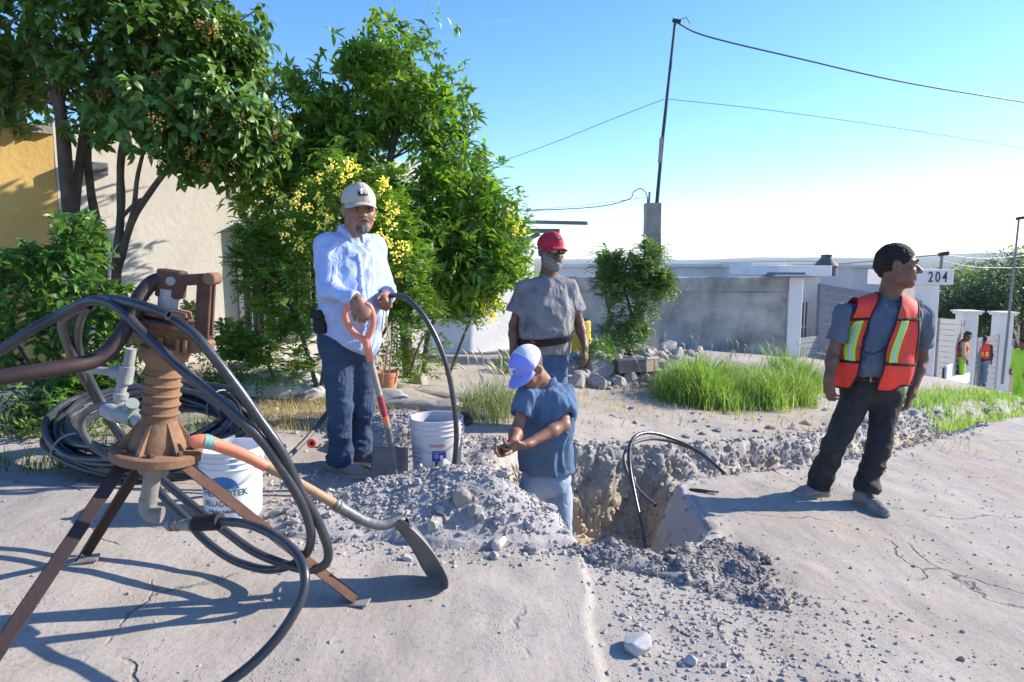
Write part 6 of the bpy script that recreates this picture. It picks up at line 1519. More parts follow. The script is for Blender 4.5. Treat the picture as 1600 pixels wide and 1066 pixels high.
# ------------------------------------------------------------ buckets
def bucket(px, pyb, d, hpx, wtop, wbot, label, m, dirty=False):
    c_ = W(px, pyb, d); u_ = d/FPX*1.04; H = hpx*u_; rt, rb = wtop*u_/2, wbot*u_/2
    h = thing('bucket', c_, label, 'bucket')
    rad_ = lambda z: rb+(rt-rb)*z/H
    prof = [(0,.006),(rb*.96,.006),(rb*.96,0),(rb,.0),(rb,.01)]+[(rad_(z), z) for z in np.linspace(.02, H*.74, 8)]
    for f_ in (.76,.84,.91): prof += [(rad_(H*f_), H*f_), (rad_(H*f_)+.008, H*f_+.002), (rad_(H*f_)+.008, H*f_+.006), (rad_(H*f_)+.001, H*f_+.010)]
    prof += [(rt,H*.97),(rt+.006,H*.975),(rt+.006,H),(rt-.003,H),(rt-.006,H*.9),(rb-.005,.012),(0,.012)]
    b = MB(); b.lathe(prof, 56, None, c_, cap=False); bd = b.build('pail', m, h, True)
    # wire bail hanging at the side
    b = MB(); zc_ = H*.86
    pts = [c_+np.array([(rt+.010)*math.cos(t), -(rt+.010)*math.sin(t)*.995, zc_-abs(math.sin(t))*H*.33]) for t in np.linspace(0.0, math.pi, 26)]
    b.tube(pts, .0022, 6); b.build('bail', M_GALV, h, True)
    for e in (-1,1): b = MB(); b.lathe([(.0,0),(.014,0),(.012,.008),(0,.010)], 12, frame((e,0,0)), c_+np.array([e*(rt+.001),0,zc_])); b.build('ear', m, h, True)
    def wrapper(th0, z0, off=.0012):
        def f_(V):
            z = z0+V[:,1]; r = rad_(z)+off+V[:,2]; th = th0+V[:,0]/r; return c_+np.column_stack([np.sin(th)*r, -np.cos(th)*r, z])
        return f_
    def patch(name, th0, z0, w, hh, mm, off=.0008, shape=None):
        nx_, nz_ = 14, 6; P_ = []; F = []
        for j in range(nz_+1):
            for i in range(nx_+1):
                u, v = i/nx_*2-1, j/nz_*2-1; x, z = u*w/2, v*hh/2
                if shape == 'arc': z = v*hh/2*math.sqrt(max(.0,1-u*u*.98))
                if shape == 'dome': z = (v+1)/2*hh*math.sqrt(max(.0,1-u*u*.995))
                P_.append((x, z, 0))
        for j in range(nz_):
            for i in range(nx_): a_ = j*(nx_+1)+i; F.append((a_,a_+1,a_+nx_+2,a_+nx_+1))
        return mesh_obj(name, wrapper(th0, z0, off)(np.array(P_)), F, mm, bd)
    return h, bd, wrapper, patch, H, rt
M_PAIL = mat('white_pail', (.72,.73,.76), (.66,.67,.70), rough=.35, scale=5, spec=.5, wear=((.45,.43,.40), 4, .60, .78))
M_PAILD = mat('dirty_pail', (.60,.60,.63), (.50,.50,.52), rough=.5, scale=4, wear=((.38,.35,.32), 3.5, .47, .62))
pb = W(366,812,3.15)
h, bd, wr_, pt_, H, rt = bucket(366, 812, 3.15, 118, 92, 82, 'white plastic bucket printed with a blue dome and sealant lettering', M_PAIL)
M_PB = mat('print_blue', (.03,.16,.42), rough=.4); M_PG = mat('print_teal', (.03,.12,.15), rough=.4); M_PR = mat('print_grey_brown', (.20,.14,.14), rough=.4)
pt_('blue_dome', .05, H*.53, .15, .060, M_PB, shape='dome')
for k, (t_, sz, th, z, mm, sx_) in enumerate((('THERMOTEK', .043, .02, H*.47, M_PG, .95), ('SELLADOR', .036, -.12, H*.335, M_PR, .9), ('Sellador Asfaltico', .021, .0, H*.235, M_PG, .95), ('19 L', .018, -.28, H*.13, M_PR, 1))):
    text_obj(t_, sz, None, None, mm, bd, .0004, 'lettering', .0006, wrap=wr_(th, z, .001), sx=sx_)
pt_('print_panel', .66, H*.22, .03, .05, mat('print_pale_blue', (.25,.40,.62), rough=.4)); pt_('print_panel', .45, H*.84, .03, .05, mat('print_pale_blue', (.25,.40,.62)))
h, bd, wr_, pt_, H, rt = bucket(683, 748, 3.98, 98, 80, 72, 'dusty white bucket with dark blue printed squares beside the upright shovel', M_PAILD)
M_PB2 = mat('print_navy', (.02,.05,.30), rough=.5); M_PBL = mat('print_sky', (.12,.28,.60), rough=.5)
a_ = pt_('print_square', .20, H*.47, .082, .062, M_PB2); a_ = pt_('print_square', .14, H*.22, .075, .058, M_PB2)
pt_('print_mark', .10, H*.47, .026, .03, M_PBL, .0016, 'arc'); pt_('print_mark', .14, H*.22, .022, .045, M_PBL, .0016, 'arc'); pt_('print_mark', .30, H*.45, .02, .025, M_PAIL, .0016)
for th in (.10,.22): pt_('print_figure', th, H*.345, .016, .03, M_BLACKP)
pt_('print_band', .12, H*.63, .09, .018, mat('faded_red_print', (.55,.25,.25), rough=.6))
for k in range(3): pt_('print_line', -1.05, H*(.55-.07*k), .05, .010, mat('faded_red_print', (.55,.25,.25), rough=.6))
for k in range(5): pt_('print_line', -.72, H*(.50-.075*k), .08, .006, mat('faded_blue_print', (.25,.32,.48), rough=.6))
pt_('print_mark', -.62, H*.16, .04, .014, M_PB2); 
# little bottle
c_ = W(729,750,4.02); h = thing('small_bottle', c_, 'small lilac bottle standing right of the dusty bucket', 'bottle'); u_ = 4.02/FPX*1.04
b = MB(); b.lathe([(0,0),(6*u_,0),(6.5*u_,1*u_),(6.5*u_,15*u_),(4*u_,19*u_),(3*u_,20*u_)], 20, None, c_); b.build('bottle_body', mat('lilac_plastic', (.48,.38,.52), rough=.3), h, True)
b = MB(); b.lathe([(6.7*u_,6*u_),(6.7*u_,11*u_)], 20, None, c_, cap=False); b.build('label_band', mat('violet_label', (.22,.12,.30), rough=.5), h, True)
b = MB(); b.lathe([(3.8*u_,19.5*u_),(3.8*u_,25*u_),(0,25.5*u_)], 16, None, c_); b.build('cap', M_BLACKP, h, True)
# dark cap thing behind the bucket
c_ = G(724,661)+np.array([0,0,.02]); b = MB(); b.lathe([(0,.05),(.05,.045),(.075,.02),(.08,0)], 20, rotx(.5), c_); o = b.build('rubber_cap', M_BLACKP, None, True); tag(o, 'dark rubber cap lying behind the dusty bucket', 'cap')
# pliers on the road
c_ = G(1106,774)+np.array([0,0,.012]); h = thing('pliers', c_, 'dark pliers lying open on the road by the pit', 'pliers'); Mz = rotz(R(-14))
q = lambda x, y, z=0: c_+Mz@np.array([x,y,z])
for e in (-1,1): b = MB(); b.tube(spline([q(.02,.0), q(-.02,.012*e), q(-.07,.018*e), q(-.12,.012*e)], 4), .0065, 8); b.build('handle', M_BLACK, h, True)
b = MB(); b.tube([q(.015,0), q(.035,.004), q(.07,.008)], [.009,.008,.004], 8); b.tube([q(.015,0), q(.035,-.005), q(.066,-.010)], [.009,.008,.004], 8); b.build('jaws', M_STEEL, h, True)
# terracotta pot, bamboo canes
c_ = G(598,606); c_ = W(603,597,5.9); c_[2] = gz(c_[0], 5.9); h = thing('flowerpot', c_, 'orange terracotta pot behind the man in blue', 'pot')
b = MB(); b.lathe([(.0,0),(.075,0),(.085,.02),(.105,.17),(.112,.175),(.114,.21),(.104,.212),(.10,.17),(0,.17)], 30, None, c_, cap=False); b.build('pot_body', mat('terracotta', (.55,.24,.12), (.48,.21,.11), rough=.85, scale=8), h, True)
b = MB(); b.lathe([(0,.175),(.10,.172)], 20, None, c_, cap=False); b.build('soil', M_DAMP, h, True)
for k, (xa, ya, xb, yb, dd) in enumerate(((606,598,612,478,5.85),(596,598,604,540,5.85))):
    b = MB(); b.tube(spline([W(xa,ya,dd), W((xa+xb)/2+3,(ya+yb)/2,dd), W(xb,yb,dd)], 4), .008, 6); b.build('stem', M_WOOD, h, True)
# string hanging from the hand
b = MB(); b.tube(spline([W(604,468,3.88), W(599,490,3.87), W(597,520,3.86), W(603,530,3.86), W(606,512,3.87), W(602,480,3.88)], 6), .0028, 5)
b.tube(spline([W(606,470,3.88), W(603,500,3.87), W(607,530,3.86), W(600,570,3.86), W(598,600,3.86)], 6), .0028, 5); o = b.build('cord', M_WOOD, None, True); tag(o, 'thin pale cord dangling from the left hand of the man in blue', 'cord')
# white crumpled tarp by the dry grass
nx_, ny_ = 60, 34; c0 = G(425,612)
xx, yy = np.meshgrid((np.arange(nx_)/(nx_-1)-.5)*1.15, (np.arange(ny_)/(ny_-1)-.5)*.75); q3 = lambda a_, b_, c_: np.stack([a_, b_, 0*a_+c_], -1)
wx = xx+.06*vnoise(q3(xx*3, yy*3, 1.), 1, 2); wy = yy+.06*vnoise(q3(xx*3, yy*3, 5.), 1, 3)
px_, py_ = c0[0]+wx-.15*yy, c0[1]+.15+wy; e_ = np.clip(1-np.maximum(np.abs(xx)/.575, np.abs(yy)/.375)**6, 0, 1)
zz_ = ground_h(px_, py_)+.012+e_*(.05+.11*np.abs(vnoise(q3(xx, yy, 0), 3.4, 5))+.05*np.abs(vnoise(q3(xx+yy, yy*2, 0), 8, 6)))+.13*np.exp(-((xx+.30)/.2)**2-((yy-.05)/.2)**2)
V = np.stack([px_, py_, zz_], -1).reshape(-1,3)
F = [(j*nx_+i, j*nx_+i+1, (j+1)*nx_+i+1, (j+1)*nx_+i) for j in range(ny_-1) for i in range(nx_-1)]
o = mesh_obj('white_tarp', V, F, mat('dirty_white_sheet', (.62,.60,.56), (.48,.46,.43), rough=.8, scale=4, bump=.3, bscale=30)); tag(o, 'crumpled dirty white sheet on the ground behind the coil', 'sheet')
md = o.modifiers.new('thickness', 'SOLIDIFY'); md.thickness = .004
# dark blue tub at far left edge
c_ = G(20,672); c_ = W(-26,665,4.3); c_[2] = gz(c_[0], 4.3)-.05; h = thing('plastic_tub', c_, 'dark grey-blue plastic tub under the shrub at the left edge', 'tub')
b = MB(); b.lathe([(0,.01),(.15,.01),(.16,.03),(.19,.30),(.20,.31),(.20,.335),(.185,.335),(.15,.03),(0,.03)], 30, None, c_, cap=False); b.build('tub_body', mat('dark_tub', (.05,.065,.085), rough=.5), h, True)
b = MB(); b.tube([c_+np.array([-.2,0,.30]), c_+np.array([-.1,-.21,.12]), c_+np.array([.1,-.21,.12]), c_+np.array([.2,0,.30])], .006, 6); b.build('tub_handle', M_BLACKP, h, True)
# ------------------------------------------------------------ plants
LT = np.array([(0,0,0),(.28,.5,.07),(.32,0,0),(.28,-.5,.07),(.68,.40,-.02),(.70,0,-.08),(.68,-.40,-.02),(1,0,-.24)])
LF3 = [(0,2,1),(0,3,2),(4,5,7),(5,6,7)]; LF4 = [(1,2,5,4),(2,3,6,5)]
LTRI = np.array([(0,2,1),(0,3,2),(1,2,5),(1,5,4),(2,3,6),(2,6,5),(4,5,7),(5,6,7)])
def leaf_geo(P, D, N, L, Wd, droop=1.0):
    P = np.asarray(P); D = norm(D); Nn = norm(N-D*np.sum(N*D, -1, keepdims=True)); Sd = np.cross(Nn, D); n = len(P)
    T = LT.copy(); L = np.broadcast_to(L, (n,)); Wd = np.broadcast_to(Wd, (n,))
    V = P[:,None]+D[:,None]*(T[None,:,0:1]*L[:,None,None])+Sd[:,None]*(T[None,:,1:2]*Wd[:,None,None])+Nn[:,None]*(T[None,:,2:3]*L[:,None,None]*droop)
    F = (LTRI[None]+(np.arange(n)*8)[:,None,None]).reshape(-1,3); return V.reshape(-1,3), F
def single_leaf(m, name='leaf'):
    V, F = leaf_geo(np.zeros((1,3)), np.array([[1.,0,0]]), np.array([[0,0,1.]]), 1.0, .45)
    me = bpy.data.meshes.new(name); me.from_pydata([tuple(v) for v in V], [], [tuple(int(i) for i in f) for f in F]); me.update(); me.materials.append(m)
    me.polygons.foreach_set('use_smooth', np.full(len(me.polygons), True, dtype=bool)); return me
def rdir(n, g): return norm(g.normal(size=(n,3)))
def foliage(parent, P, D, N, L, Wd, m, nparts=280, droop=1.0, name='foliage', ratio=.45):
    """the leaves nearest the camera are parts of their own, the rest one joined part"""
    P = np.asarray(P); L = np.broadcast_to(L, (len(P),)).copy(); Wd = np.broadcast_to(Wd, (len(P),)).copy()
    sc = np.linalg.norm(P-np.array([0,0,CAMZ]), axis=1)/L; order = np.argsort(sc); near = order[:nparts]; rest = order[nparts:]
    V, F = leaf_geo(P[rest], D[rest], N[rest], L[rest], Wd[rest], droop); o = mesh_obj(name, V, F, m, parent); o['kind'] = 'stuff'
    if nparts:
        me = single_leaf(m); o0 = ORIG[parent.name]
        for i in near:
            d_ = norm(D[i]); n_ = norm(N[i]-d_*np.dot(N[i], d_)); s_ = np.cross(n_, d_); M4 = Matrix.Identity(4)
            for a_, (v_, k_) in enumerate(((d_, L[i]), (s_, Wd[i]/.45), (n_, L[i]))):
                for b_ in range(3): M4[b_][a_] = v_[b_]*k_
            for b_ in range(3): M4[b_][3] = P[i][b_]-o0[b_]
            lo_ = bpy.data.objects.new('leaf', me); COL.objects.link(lo_); lo_.parent = parent; lo_.matrix_local = M4
    return o
def limbs(parent, segs, m, name='trunk', seg=10):
    b = MB()
    for pts, r0, r1 in segs:
        P_ = spline(pts, 5); b.tube(P_, list(np.linspace(r0, r1, len(P_))*(1+.12*vnoise(P_, 6, 2))), seg)
    return b.build(name, m, parent, True)
M_BARK = mat('grey_bark', (.13,.10,.08), (.07,.055,.045), rough=.95, scale=8, detail=8, bump=.7, bscale=30, wear=((.22,.19,.16), 5, .55, .8))
M_L1 = mat('broad_leaf', (.065,.135,.022), (.10,.19,.03), rough=.42, scale=1.5, island=.35, transl=.22, spec=.45)
M_L2 = mat('glossy_leaf', (.10,.20,.028), (.155,.28,.04), rough=.38, scale=1.5, island=.4, transl=.32, spec=.5)
M_L3 = mat('feathery_leaf', (.095,.19,.028), (.13,.24,.035), rough=.5, scale=2, island=.35, transl=.35)
M_L4 = mat('shrub_leaf', (.075,.17,.03), (.10,.21,.04), rough=.4, scale=2, island=.3, transl=.25, spec=.45)
M_L5 = mat('dark_fern_leaf', (.095,.18,.045), (.13,.23,.055), rough=.5, scale=2, island=.3, transl=.2)
M_FLOW = mat('yellow_petal', (.86,.76,.12), (.88,.82,.26), rough=.6, scale=5, island=.1, transl=.25)
M_BERRY = mat('orange_berry', (.55,.25,.05), (.50,.32,.08), rough=.5, island=.25)
M_GRASS = mat('green_grass', (.15,.27,.05), (.21,.33,.075), rough=.55, scale=1.2, island=.3, transl=.3)
M_DRY = mat('dry_grass', (.42,.33,.15), (.36,.32,.12), rough=.7, scale=1.5, island=.3, transl=.25)
M_SEED = mat('pale_seed_head', (.55,.50,.36), (.48,.43,.30), rough=.8, island=.2)
def lobes_fill(lobes, n, g, thr=-.12, fr=1.1, seed=5, shell=.55):
    out = []
    while len(out) < n:
        k = g.integers(0, len(lobes)); c_, r_ = lobes[k]; v = rdir(1, g)[0]*(shell+(1-shell)*g.uniform()**.6)
        p_ = np.asarray(c_)+v*np.asarray(r_)
        if vnoise(p_[None], fr, seed)[0] > thr: out.append(p_)
    return np.array(out)
def rosettes(C, per, g, L, Wd, outc=None, down=.35, spread=1.0):
    """whorls of leaves round each twig end"""
    n = len(C); ax_ = rdir(n, g)*.55+np.array([0,0,.55])
    if outc is not None: ax_ = ax_+norm(C-outc)*.8
    ax_ = norm(ax_); P = []; D = []; N = []
    for k in range(per):
        t_ = rdir(n, g); t_ = norm(t_-ax_*np.sum(t_*ax_, -1, keepdims=True)); el = g.uniform(.05, .9, (n,1))
        dd = norm(t_*spread*(1.2-el*.6)+ax_*el-np.array([0,0,1])*down*g.uniform(.3,1.4,(n,1))); P.append(C-ax_*g.uniform(0,.10,(n,1))+t_*.01); D.append(dd); N.append(ax_*.9+np.array([0,0,.5])+rdir(n, g)*.35)
    P, D, N = np.vstack(P), np.vstack(D), np.vstack(N); m_ = len(P)
    return P, D, N, L*g.uniform(.65,1.2,m_), Wd*g.uniform(.75,1.15,m_)
g = np.random.default_rng(11)
# 1 big tree at the left
tb = np.array([*W(132,600,6.1)[:2], 0]); tb[2] = gz(tb[0], tb[1])
t1o = thing('broadleaf_tree', tb, 'large dark tree with several trunks and orange berries at the upper left', 'tree')
L_ = lambda px, py, d: W(px, py, d)
limbs(t1o, [([L_(128,640,6.1), L_(118,420,6.1), L_(104,280,6.0), L_(95,180,6.0), L_(70,60,5.9)], .075, .045), ([L_(116,330,6.1), L_(128,230,6.15), L_(150,120,6.2), L_(190,20,6.2)], .045, .03),
  ([L_(150,640,6.15), L_(160,420,6.2), L_(142,300,6.2), L_(138,215,6.2), L_(160,90,6.3)], .045, .03), ([L_(178,640,6.2), L_(182,430,6.2), L_(189,330,6.2), L_(190,240,6.2), L_(215,120,6.2)], .045, .028),
  ([L_(182,430,6.2), L_(205,350,6.15), L_(235,300,6.1), L_(270,255,6.05), L_(320,200,6.0)], .034, .02), ([L_(186,400,6.2), L_(208,330,6.2), L_(216,270,6.2), L_(240,180,6.2)], .026, .015),
  ([L_(190,340,6.2), L_(215,315,6.2), L_(232,310,6.15)], .02, .014)], M_BARK)
lob = [(L_(60,30,6.1),(1.15,.8,.72)), (L_(190,70,6.1),(1.0,.8,.85)), (L_(300,90,6.1),(.62,.7,.9)), (L_(330,190,6.0),(.55,.6,.45)), (L_(395,215,5.9),(.22,.3,.22)), (L_(250,200,5.9),(.6,.6,.35)), (L_(-60,110,6.2),(.6,.7,.5)), (L_(120,-60,6.1),(1.6,.9,.7)), (L_(300,-20,6.1),(.55,.7,.6)), (L_(360,60,6.1),(.22,.4,.30))]
C = lobes_fill(lob, 3000, g, -.30, 1.6, 3, .4); C = C+g.normal(size=C.shape)*np.array([.08,.06,.07])
P, D, N, Ls, Ws = rosettes(C, 7, g, .105, .055, L_(190,140,6.2), .75)
foliage(t1o, P, D, N, Ls, Ws, M_L1, 290)
limbs(t1o, [([L_(190,200,6.2), (C[i]+L_(190,200,6.2))/2+np.array([0,0,.1]), C[i]], .018, .005) for i in range(0, 3000, 80)], M_BARK, 'branches', 6)['kind'] = 'stuff'
bc = C[g.permutation(len(C))[:60]]; bc = bc[np.argsort(bc[:,1])[:34]]
for c_ in bc[:34]:
    p_ = c_+g.normal(size=(34,3))*np.array([.028,.025,.035])-np.array([0,.10,.0]); b = MB()
    for q in p_: b.add(IV0*.0075+q, IF0)
    b.build('berry_cluster', M_BERRY, t1o)['kind'] = 'stuff'
# 2 glossy tree in the middle
tb = W(640,590,7.3); tb[2] = gz(tb[0], tb[1]); t2o = thing('glossy_tree', tb, 'tall bright green tree with long glossy leaves in whorls, behind the man in blue', 'tree')
tz = tb
limbs(t2o, [([tb, L_(632,500,7.3), L_(622,380,7.2), L_(610,250,7.2), L_(640,120,7.2), L_(632,60,7.2)], .07, .018), ([L_(630,480,7.3), L_(690,400,7.2), L_(740,330,7.1)], .04, .015), ([L_(622,420,7.2), L_(560,300,7.1), L_(500,200,7.1), L_(470,150,7.1)], .04, .012),
  ([tb+np.array([.15,0,0]), L_(670,520,7.2), L_(700,470,7.1), L_(760,430,7.0)], .03, .012), ([L_(600,480,7.3), L_(560,420,7.2), L_(480,330,7.1), L_(400,285,7.0)], .03, .012)], M_BARK)
lob = [(L_(635,80,7.2),(.42,.4,.38)), (L_(640,140,7.2),(.55,.5,.45)), (L_(560,180,7.2),(.55,.5,.42)), (L_(470,160,7.1),(.35,.4,.35)), (L_(690,200,7.1),(.33,.4,.5)), (L_(610,270,7.2),(.8,.6,.6)), (L_(500,270,7.1),(.5,.5,.45)), (L_(715,330,7.0),(.52,.5,.55)), (L_(745,400,6.9),(.42,.45,.42)),
       (L_(650,400,7.0),(.6,.5,.5)), (L_(700,455,6.9),(.45,.4,.25)), (L_(410,285,7.0),(.26,.3,.14)), (L_(450,350,7.0),(.3,.3,.3)), (L_(770,345,7.0),(.3,.3,.38)), (L_(780,420,6.9),(.22,.3,.22)), (L_(470,240,7.1),(.3,.3,.35)), (L_(530,210,7.1),(.35,.35,.35)), (L_(570,250,7.1),(.45,.4,.35)), (L_(560,100,7.2),(.16,.3,.12)), (L_(590,330,7.1),(.5,.5,.4)), (L_(650,230,7.1),(.4,.45,.4))]
lob += [(L_(600,320,7.1),(.75,.5,.5)), (L_(720,290,7.1),(.4,.4,.4)), (L_(690,380,7.0),(.6,.5,.45)), (L_(600,180,7.2),(.75,.5,.5))]
C = lobes_fill(lob, 2700, g, -.30, 1.9, 9, .2); C = C+g.normal(size=C.shape)*np.array([.11,.08,.09])
P, D, N, Ls, Ws = rosettes(C, 9, g, .125, .038, None, .45, 1.0); Ls = Ls*g.uniform(.6,1.15,len(Ls))
foliage(t2o, P, D, N, Ls, Ws, M_L2, 290, 1.3)
nodes = np.array([L_(632,500,7.3), L_(622,380,7.2), L_(610,250,7.2), L_(640,120,7.2), L_(690,400,7.2), L_(740,340,7.1), L_(560,300,7.1), L_(500,205,7.1), L_(480,330,7.1), L_(700,470,7.1)])
nn = lambda c_: nodes[np.argmin(np.linalg.norm(nodes+np.array([0,0,-.0])-c_+np.array([0,0,.35]), axis=1))]
limbs(t2o, [([nn(C[i]), (C[i]+nn(C[i]))/2+np.array([.05,0,-.04]), C[i]], .012, .004) for i in range(0, 2300, 58)], M_BARK, 'branches', 6)['kind'] = 'stuff'
# pinnate foliage: fronds with paired leaflets
def pinnate(C, Dd, g, n_pairs, Lf, l, w, per=4):
    P = []; D = []; N = []; Ls = []
    for k in range(per):
        ax_ = norm(Dd+rdir(len(C), g)*.8); up_ = norm(np.array([0,0,1.])-ax_*ax_[:,2:3]+1e-6); sd_ = np.cross(ax_, up_)
        for j in range(n_pairs):
            f_ = (j+1)/n_pairs; q = C+ax_*Lf*f_-np.array([0,0,1])*Lf*.35*f_*f_
            for s_ in (-1,1): P.append(q); D.append(norm(ax_*.7+sd_*s_*1.0-up_*.2)); N.append(up_+rdir(len(C), g)*.3); Ls.append(np.full(len(C), l)*(1-.35*abs(f_-.5)))
    P, D, N, Ls = np.vstack(P), np.vstack(D), np.vstack(N), np.concatenate(Ls); return P, D, N, Ls*g.uniform(.7,1.15,len(P)), w*g.uniform(.8,1.2,len(P))
def flowers(parent, C, g, m, per=7, r=.034, size=.021, name='flower_cluster'):
    for c_ in C:
        P = c_+g.normal(size=(per*4,3))*r*.55; P[:,1] -= .02
        D = norm(P-c_+rdir(len(P), g)*.02); V, F = leaf_geo(P, D, rdir(len(P), g), size, size*.9, .5); mesh_obj(name, V, F, m, parent)['kind'] = 'stuff'
tb = W(500,640,5.6); tb[2] = gz(tb[0], tb[1]); t3 = thing('yellow_flowering_shrub', tb, 'feathery shrub with bright yellow flower clusters around the man in blue', 'shrub')
limbs(t3, [([tb, L_(520,500,5.7), L_(560,400,5.7), L_(590,300,5.7)], .02, .008), ([tb, L_(470,520,5.6), L_(430,420,5.6), L_(400,340,5.7)], .02, .008), ([tb+.05, L_(600,520,5.8), L_(620,430,5.8)], .018, .008), ([W(440,620,5.5)*[1,1,1], L_(400,510,5.5), L_(425,440,5.5)], .014, .006), ([L_(640,585,5.9), L_(655,540,5.9), L_(690,480,5.9)], .012, .006)], M_BARK)
lob = [(L_(520,280,5.8),(.30,.3,.28)), (L_(600,320,5.8),(.30,.3,.34)), (L_(455,370,5.7),(.34,.3,.3)), (L_(400,400,5.7),(.18,.2,.35)), (L_(440,470,5.6),(.32,.3,.35)), (L_(625,410,5.8),(.28,.3,.32)), (L_(450,555,5.5),(.36,.3,.20)), (L_(640,480,5.8),(.22,.25,.25)), (L_(370,540,5.5),(.18,.2,.2)), (L_(530,400,5.9),(.6,.3,.5))]
C = lobes_fill(lob, 800, g, -.4, 2.5, 13, .35)
P, D, N, Ls, Ws = pinnate(C, norm(rdir(len(C), g)*.6+np.array([0,-.1,.5])), g, 5, .13, .055, .016, 4)
foliage(t3, P, D, N, Ls, Ws, M_L3, 120, .8)
fl = [(545,270),(560,262),(538,282),(556,290),(483,326),(470,300),(516,341),(520,260),(598,284),(605,290),(596,302),(610,322),(622,330),(604,340),(596,370),(608,380),(630,384),(640,392),(612,350),(622,402),(580,340),(548,255),(498,310),(500,280),(455,350),(440,352),(446,370),(470,385),(500,352),(448,470),(418,512),(440,540),(410,548),(436,558),(470,500),(432,572),(457,572),(418,560),(425,300),(440,310),(462,320),(590,395),(600,420),(628,432),(415,525),(505,330),(530,300),(555,305)]
flowers(t3, [W(x, y, 5.35+.25*g.uniform()) for x, y in fl], g, M_FLOW)
# right-hand flowering twigs hanging before the annexe
tb = W(770,590,7.8); tb[2] = gz(tb[0], tb[1]); t3b = thing('yellow_flowering_shrub', tb, 'lighter yellow-green flowering shrub at the right side of the glossy tree', 'shrub')
limbs(t3b, [([W(700,590,7.8), L_(735,500,7.6), L_(775,420,7.4), L_(790,330,7.4)], .02, .006)], M_BARK)
lob = [(L_(782,300,7.4),(.24,.3,.30)), (L_(790,360,7.3),(.25,.3,.25)), (L_(765,480,7.2),(.22,.2,.16)), (L_(725,490,7.2),(.25,.2,.2)), (L_(775,400,7.2),(.28,.3,.22))]
C = lobes_fill(lob, 170, g, -.3, 2.5, 14, .35); P, D, N, Ls, Ws = pinnate(C, norm(rdir(len(C), g)*.6+np.array([.2,-.1,.5])), g, 5, .15, .06, .018, 4)
foliage(t3b, P, D, N, Ls, Ws, M_L3, 60, .8)
flowers(t3b, [W(x, y, 7.05) for x, y in ((808,350),(800,372),(790,345),(765,470),(778,476),(770,498),(757,488),(812,362),(795,330),(742,430))], g, M_FLOW, r=.045, size=.034)
# 3 broad shrub lower left
tb = G(110,640); tb = W(110,640,4.9); tb[2] = gz(tb[0], tb[1]); t4 = thing('broadleaf_shrub', tb, 'bright green leafy shrub behind the pump, filling the left edge', 'shrub')
limbs(t4, [([tb, L_(90,560,4.9), L_(60,450,4.9), L_(50,380,5.0)], .022, .007), ([tb, L_(130,540,4.9), L_(150,450,4.9), L_(120,370,5.0)], .022, .007), ([tb, L_(40,560,4.8), L_(0,480,4.8)], .02, .007), ([tb, L_(170,560,4.8), L_(195,480,4.8)], .02, .007)], M_BARK)
lob = [(L_(40,470,4.9),(.45,.35,.28)), (L_(120,440,4.9),(.34,.3,.28)), (L_(60,560,4.8),(.5,.35,.28)), (L_(150,540,4.8),(.3,.3,.3)), (L_(120,370,5.0),(.18,.2,.2)), (L_(-30,540,4.8),(.35,.3,.4)), (L_(185,470,4.8),(.14,.2,.16)), (L_(120,610,4.7),(.3,.25,.12)), (L_(35,400,4.9),(.25,.2,.12))]
C = lobes_fill(lob, 620, g, -.4, 2.2, 15, .35); P, D, N, Ls, Ws = rosettes(C, 8, g, .085, .038, None, .5)
foliage(t4, P, D, N, Ls, Ws, M_L4, 290, 1.1)
# ficus-like upright leaves around the trunk
tb = W(225,640,5.6); tb[2] = gz(tb[0], tb[1]); t4b = thing('dark_shrub', tb, 'shaded shrub standing between the pump and the cream wall', 'shrub')
limbs(t4b, [([tb, L_(235,560,5.6), L_(300,500,5.6)], .015, .006), ([tb, L_(200,540,5.6), L_(190,470,5.6)], .015, .006)], M_BARK)
lob = [(L_(230,600,5.5),(.25,.2,.22)), (L_(335,550,5.6),(.32,.2,.18)), (L_(290,490,5.8),(.16,.2,.12)), (L_(350,590,5.5),(.25,.2,.10)), (L_(160,640,5.2),(.3,.2,.12))]
C = lobes_fill(lob, 150, g, -.4, 2.2, 16, .3); P, D, N, Ls, Ws = rosettes(C, 8, g, .06, .018, None, .2); foliage(t4b, P, D, N, Ls, Ws, M_L5, 60, 1.0)
# shrub by the concrete post, and the low bright one
tb = W(985,556,9.6); tb[2] = gz(tb[0], tb[1]); t5 = thing('feathery_shrub', tb, 'tall feathery green shrub in front of the concrete post', 'shrub')
limbs(t5, [([tb, L_(988,500,9.6), L_(975,440,9.6), L_(985,390,9.6)], .03, .008), ([tb, L_(1000,480,9.6), L_(1020,420,9.6)], .02, .007), ([tb, L_(950,480,9.6), L_(945,420,9.6)], .02, .007)], M_BARK)
lob = [(L_(985,470,9.5),(.40,.3,.35)), (L_(975,515,9.4),(.38,.3,.25)), (L_(1005,400,9.6),(.30,.25,.22)), (L_(952,415,9.6),(.22,.2,.25)), (L_(945,460,9.6),(.15,.2,.4)), (L_(1035,440,9.6),(.12,.2,.12)), (L_(1000,440,9.6),(.32,.2,.2))]
C = lobes_fill(lob, 430, g, -.3, 2.5, 17, .3); P, D, N, Ls, Ws = pinnate(C, norm(rdir(len(C), g)*.8+np.array([.1,-.1,.35])), g, 6, .20, .055, .02, 4); foliage(t5, P, D, N, Ls, Ws, M_L5, 0, .8)
tb = W(940,572,8.6); tb[2] = gz(tb[0], tb[1]); t6 = thing('low_bush', tb, 'low bright green bush among the rubble right of the red-capped man', 'bush')
limbs(t6, [([tb-np.array([0,0,.05]), L_(940,550,8.6), L_(938,528,8.6)], .01, .004)], M_BARK)
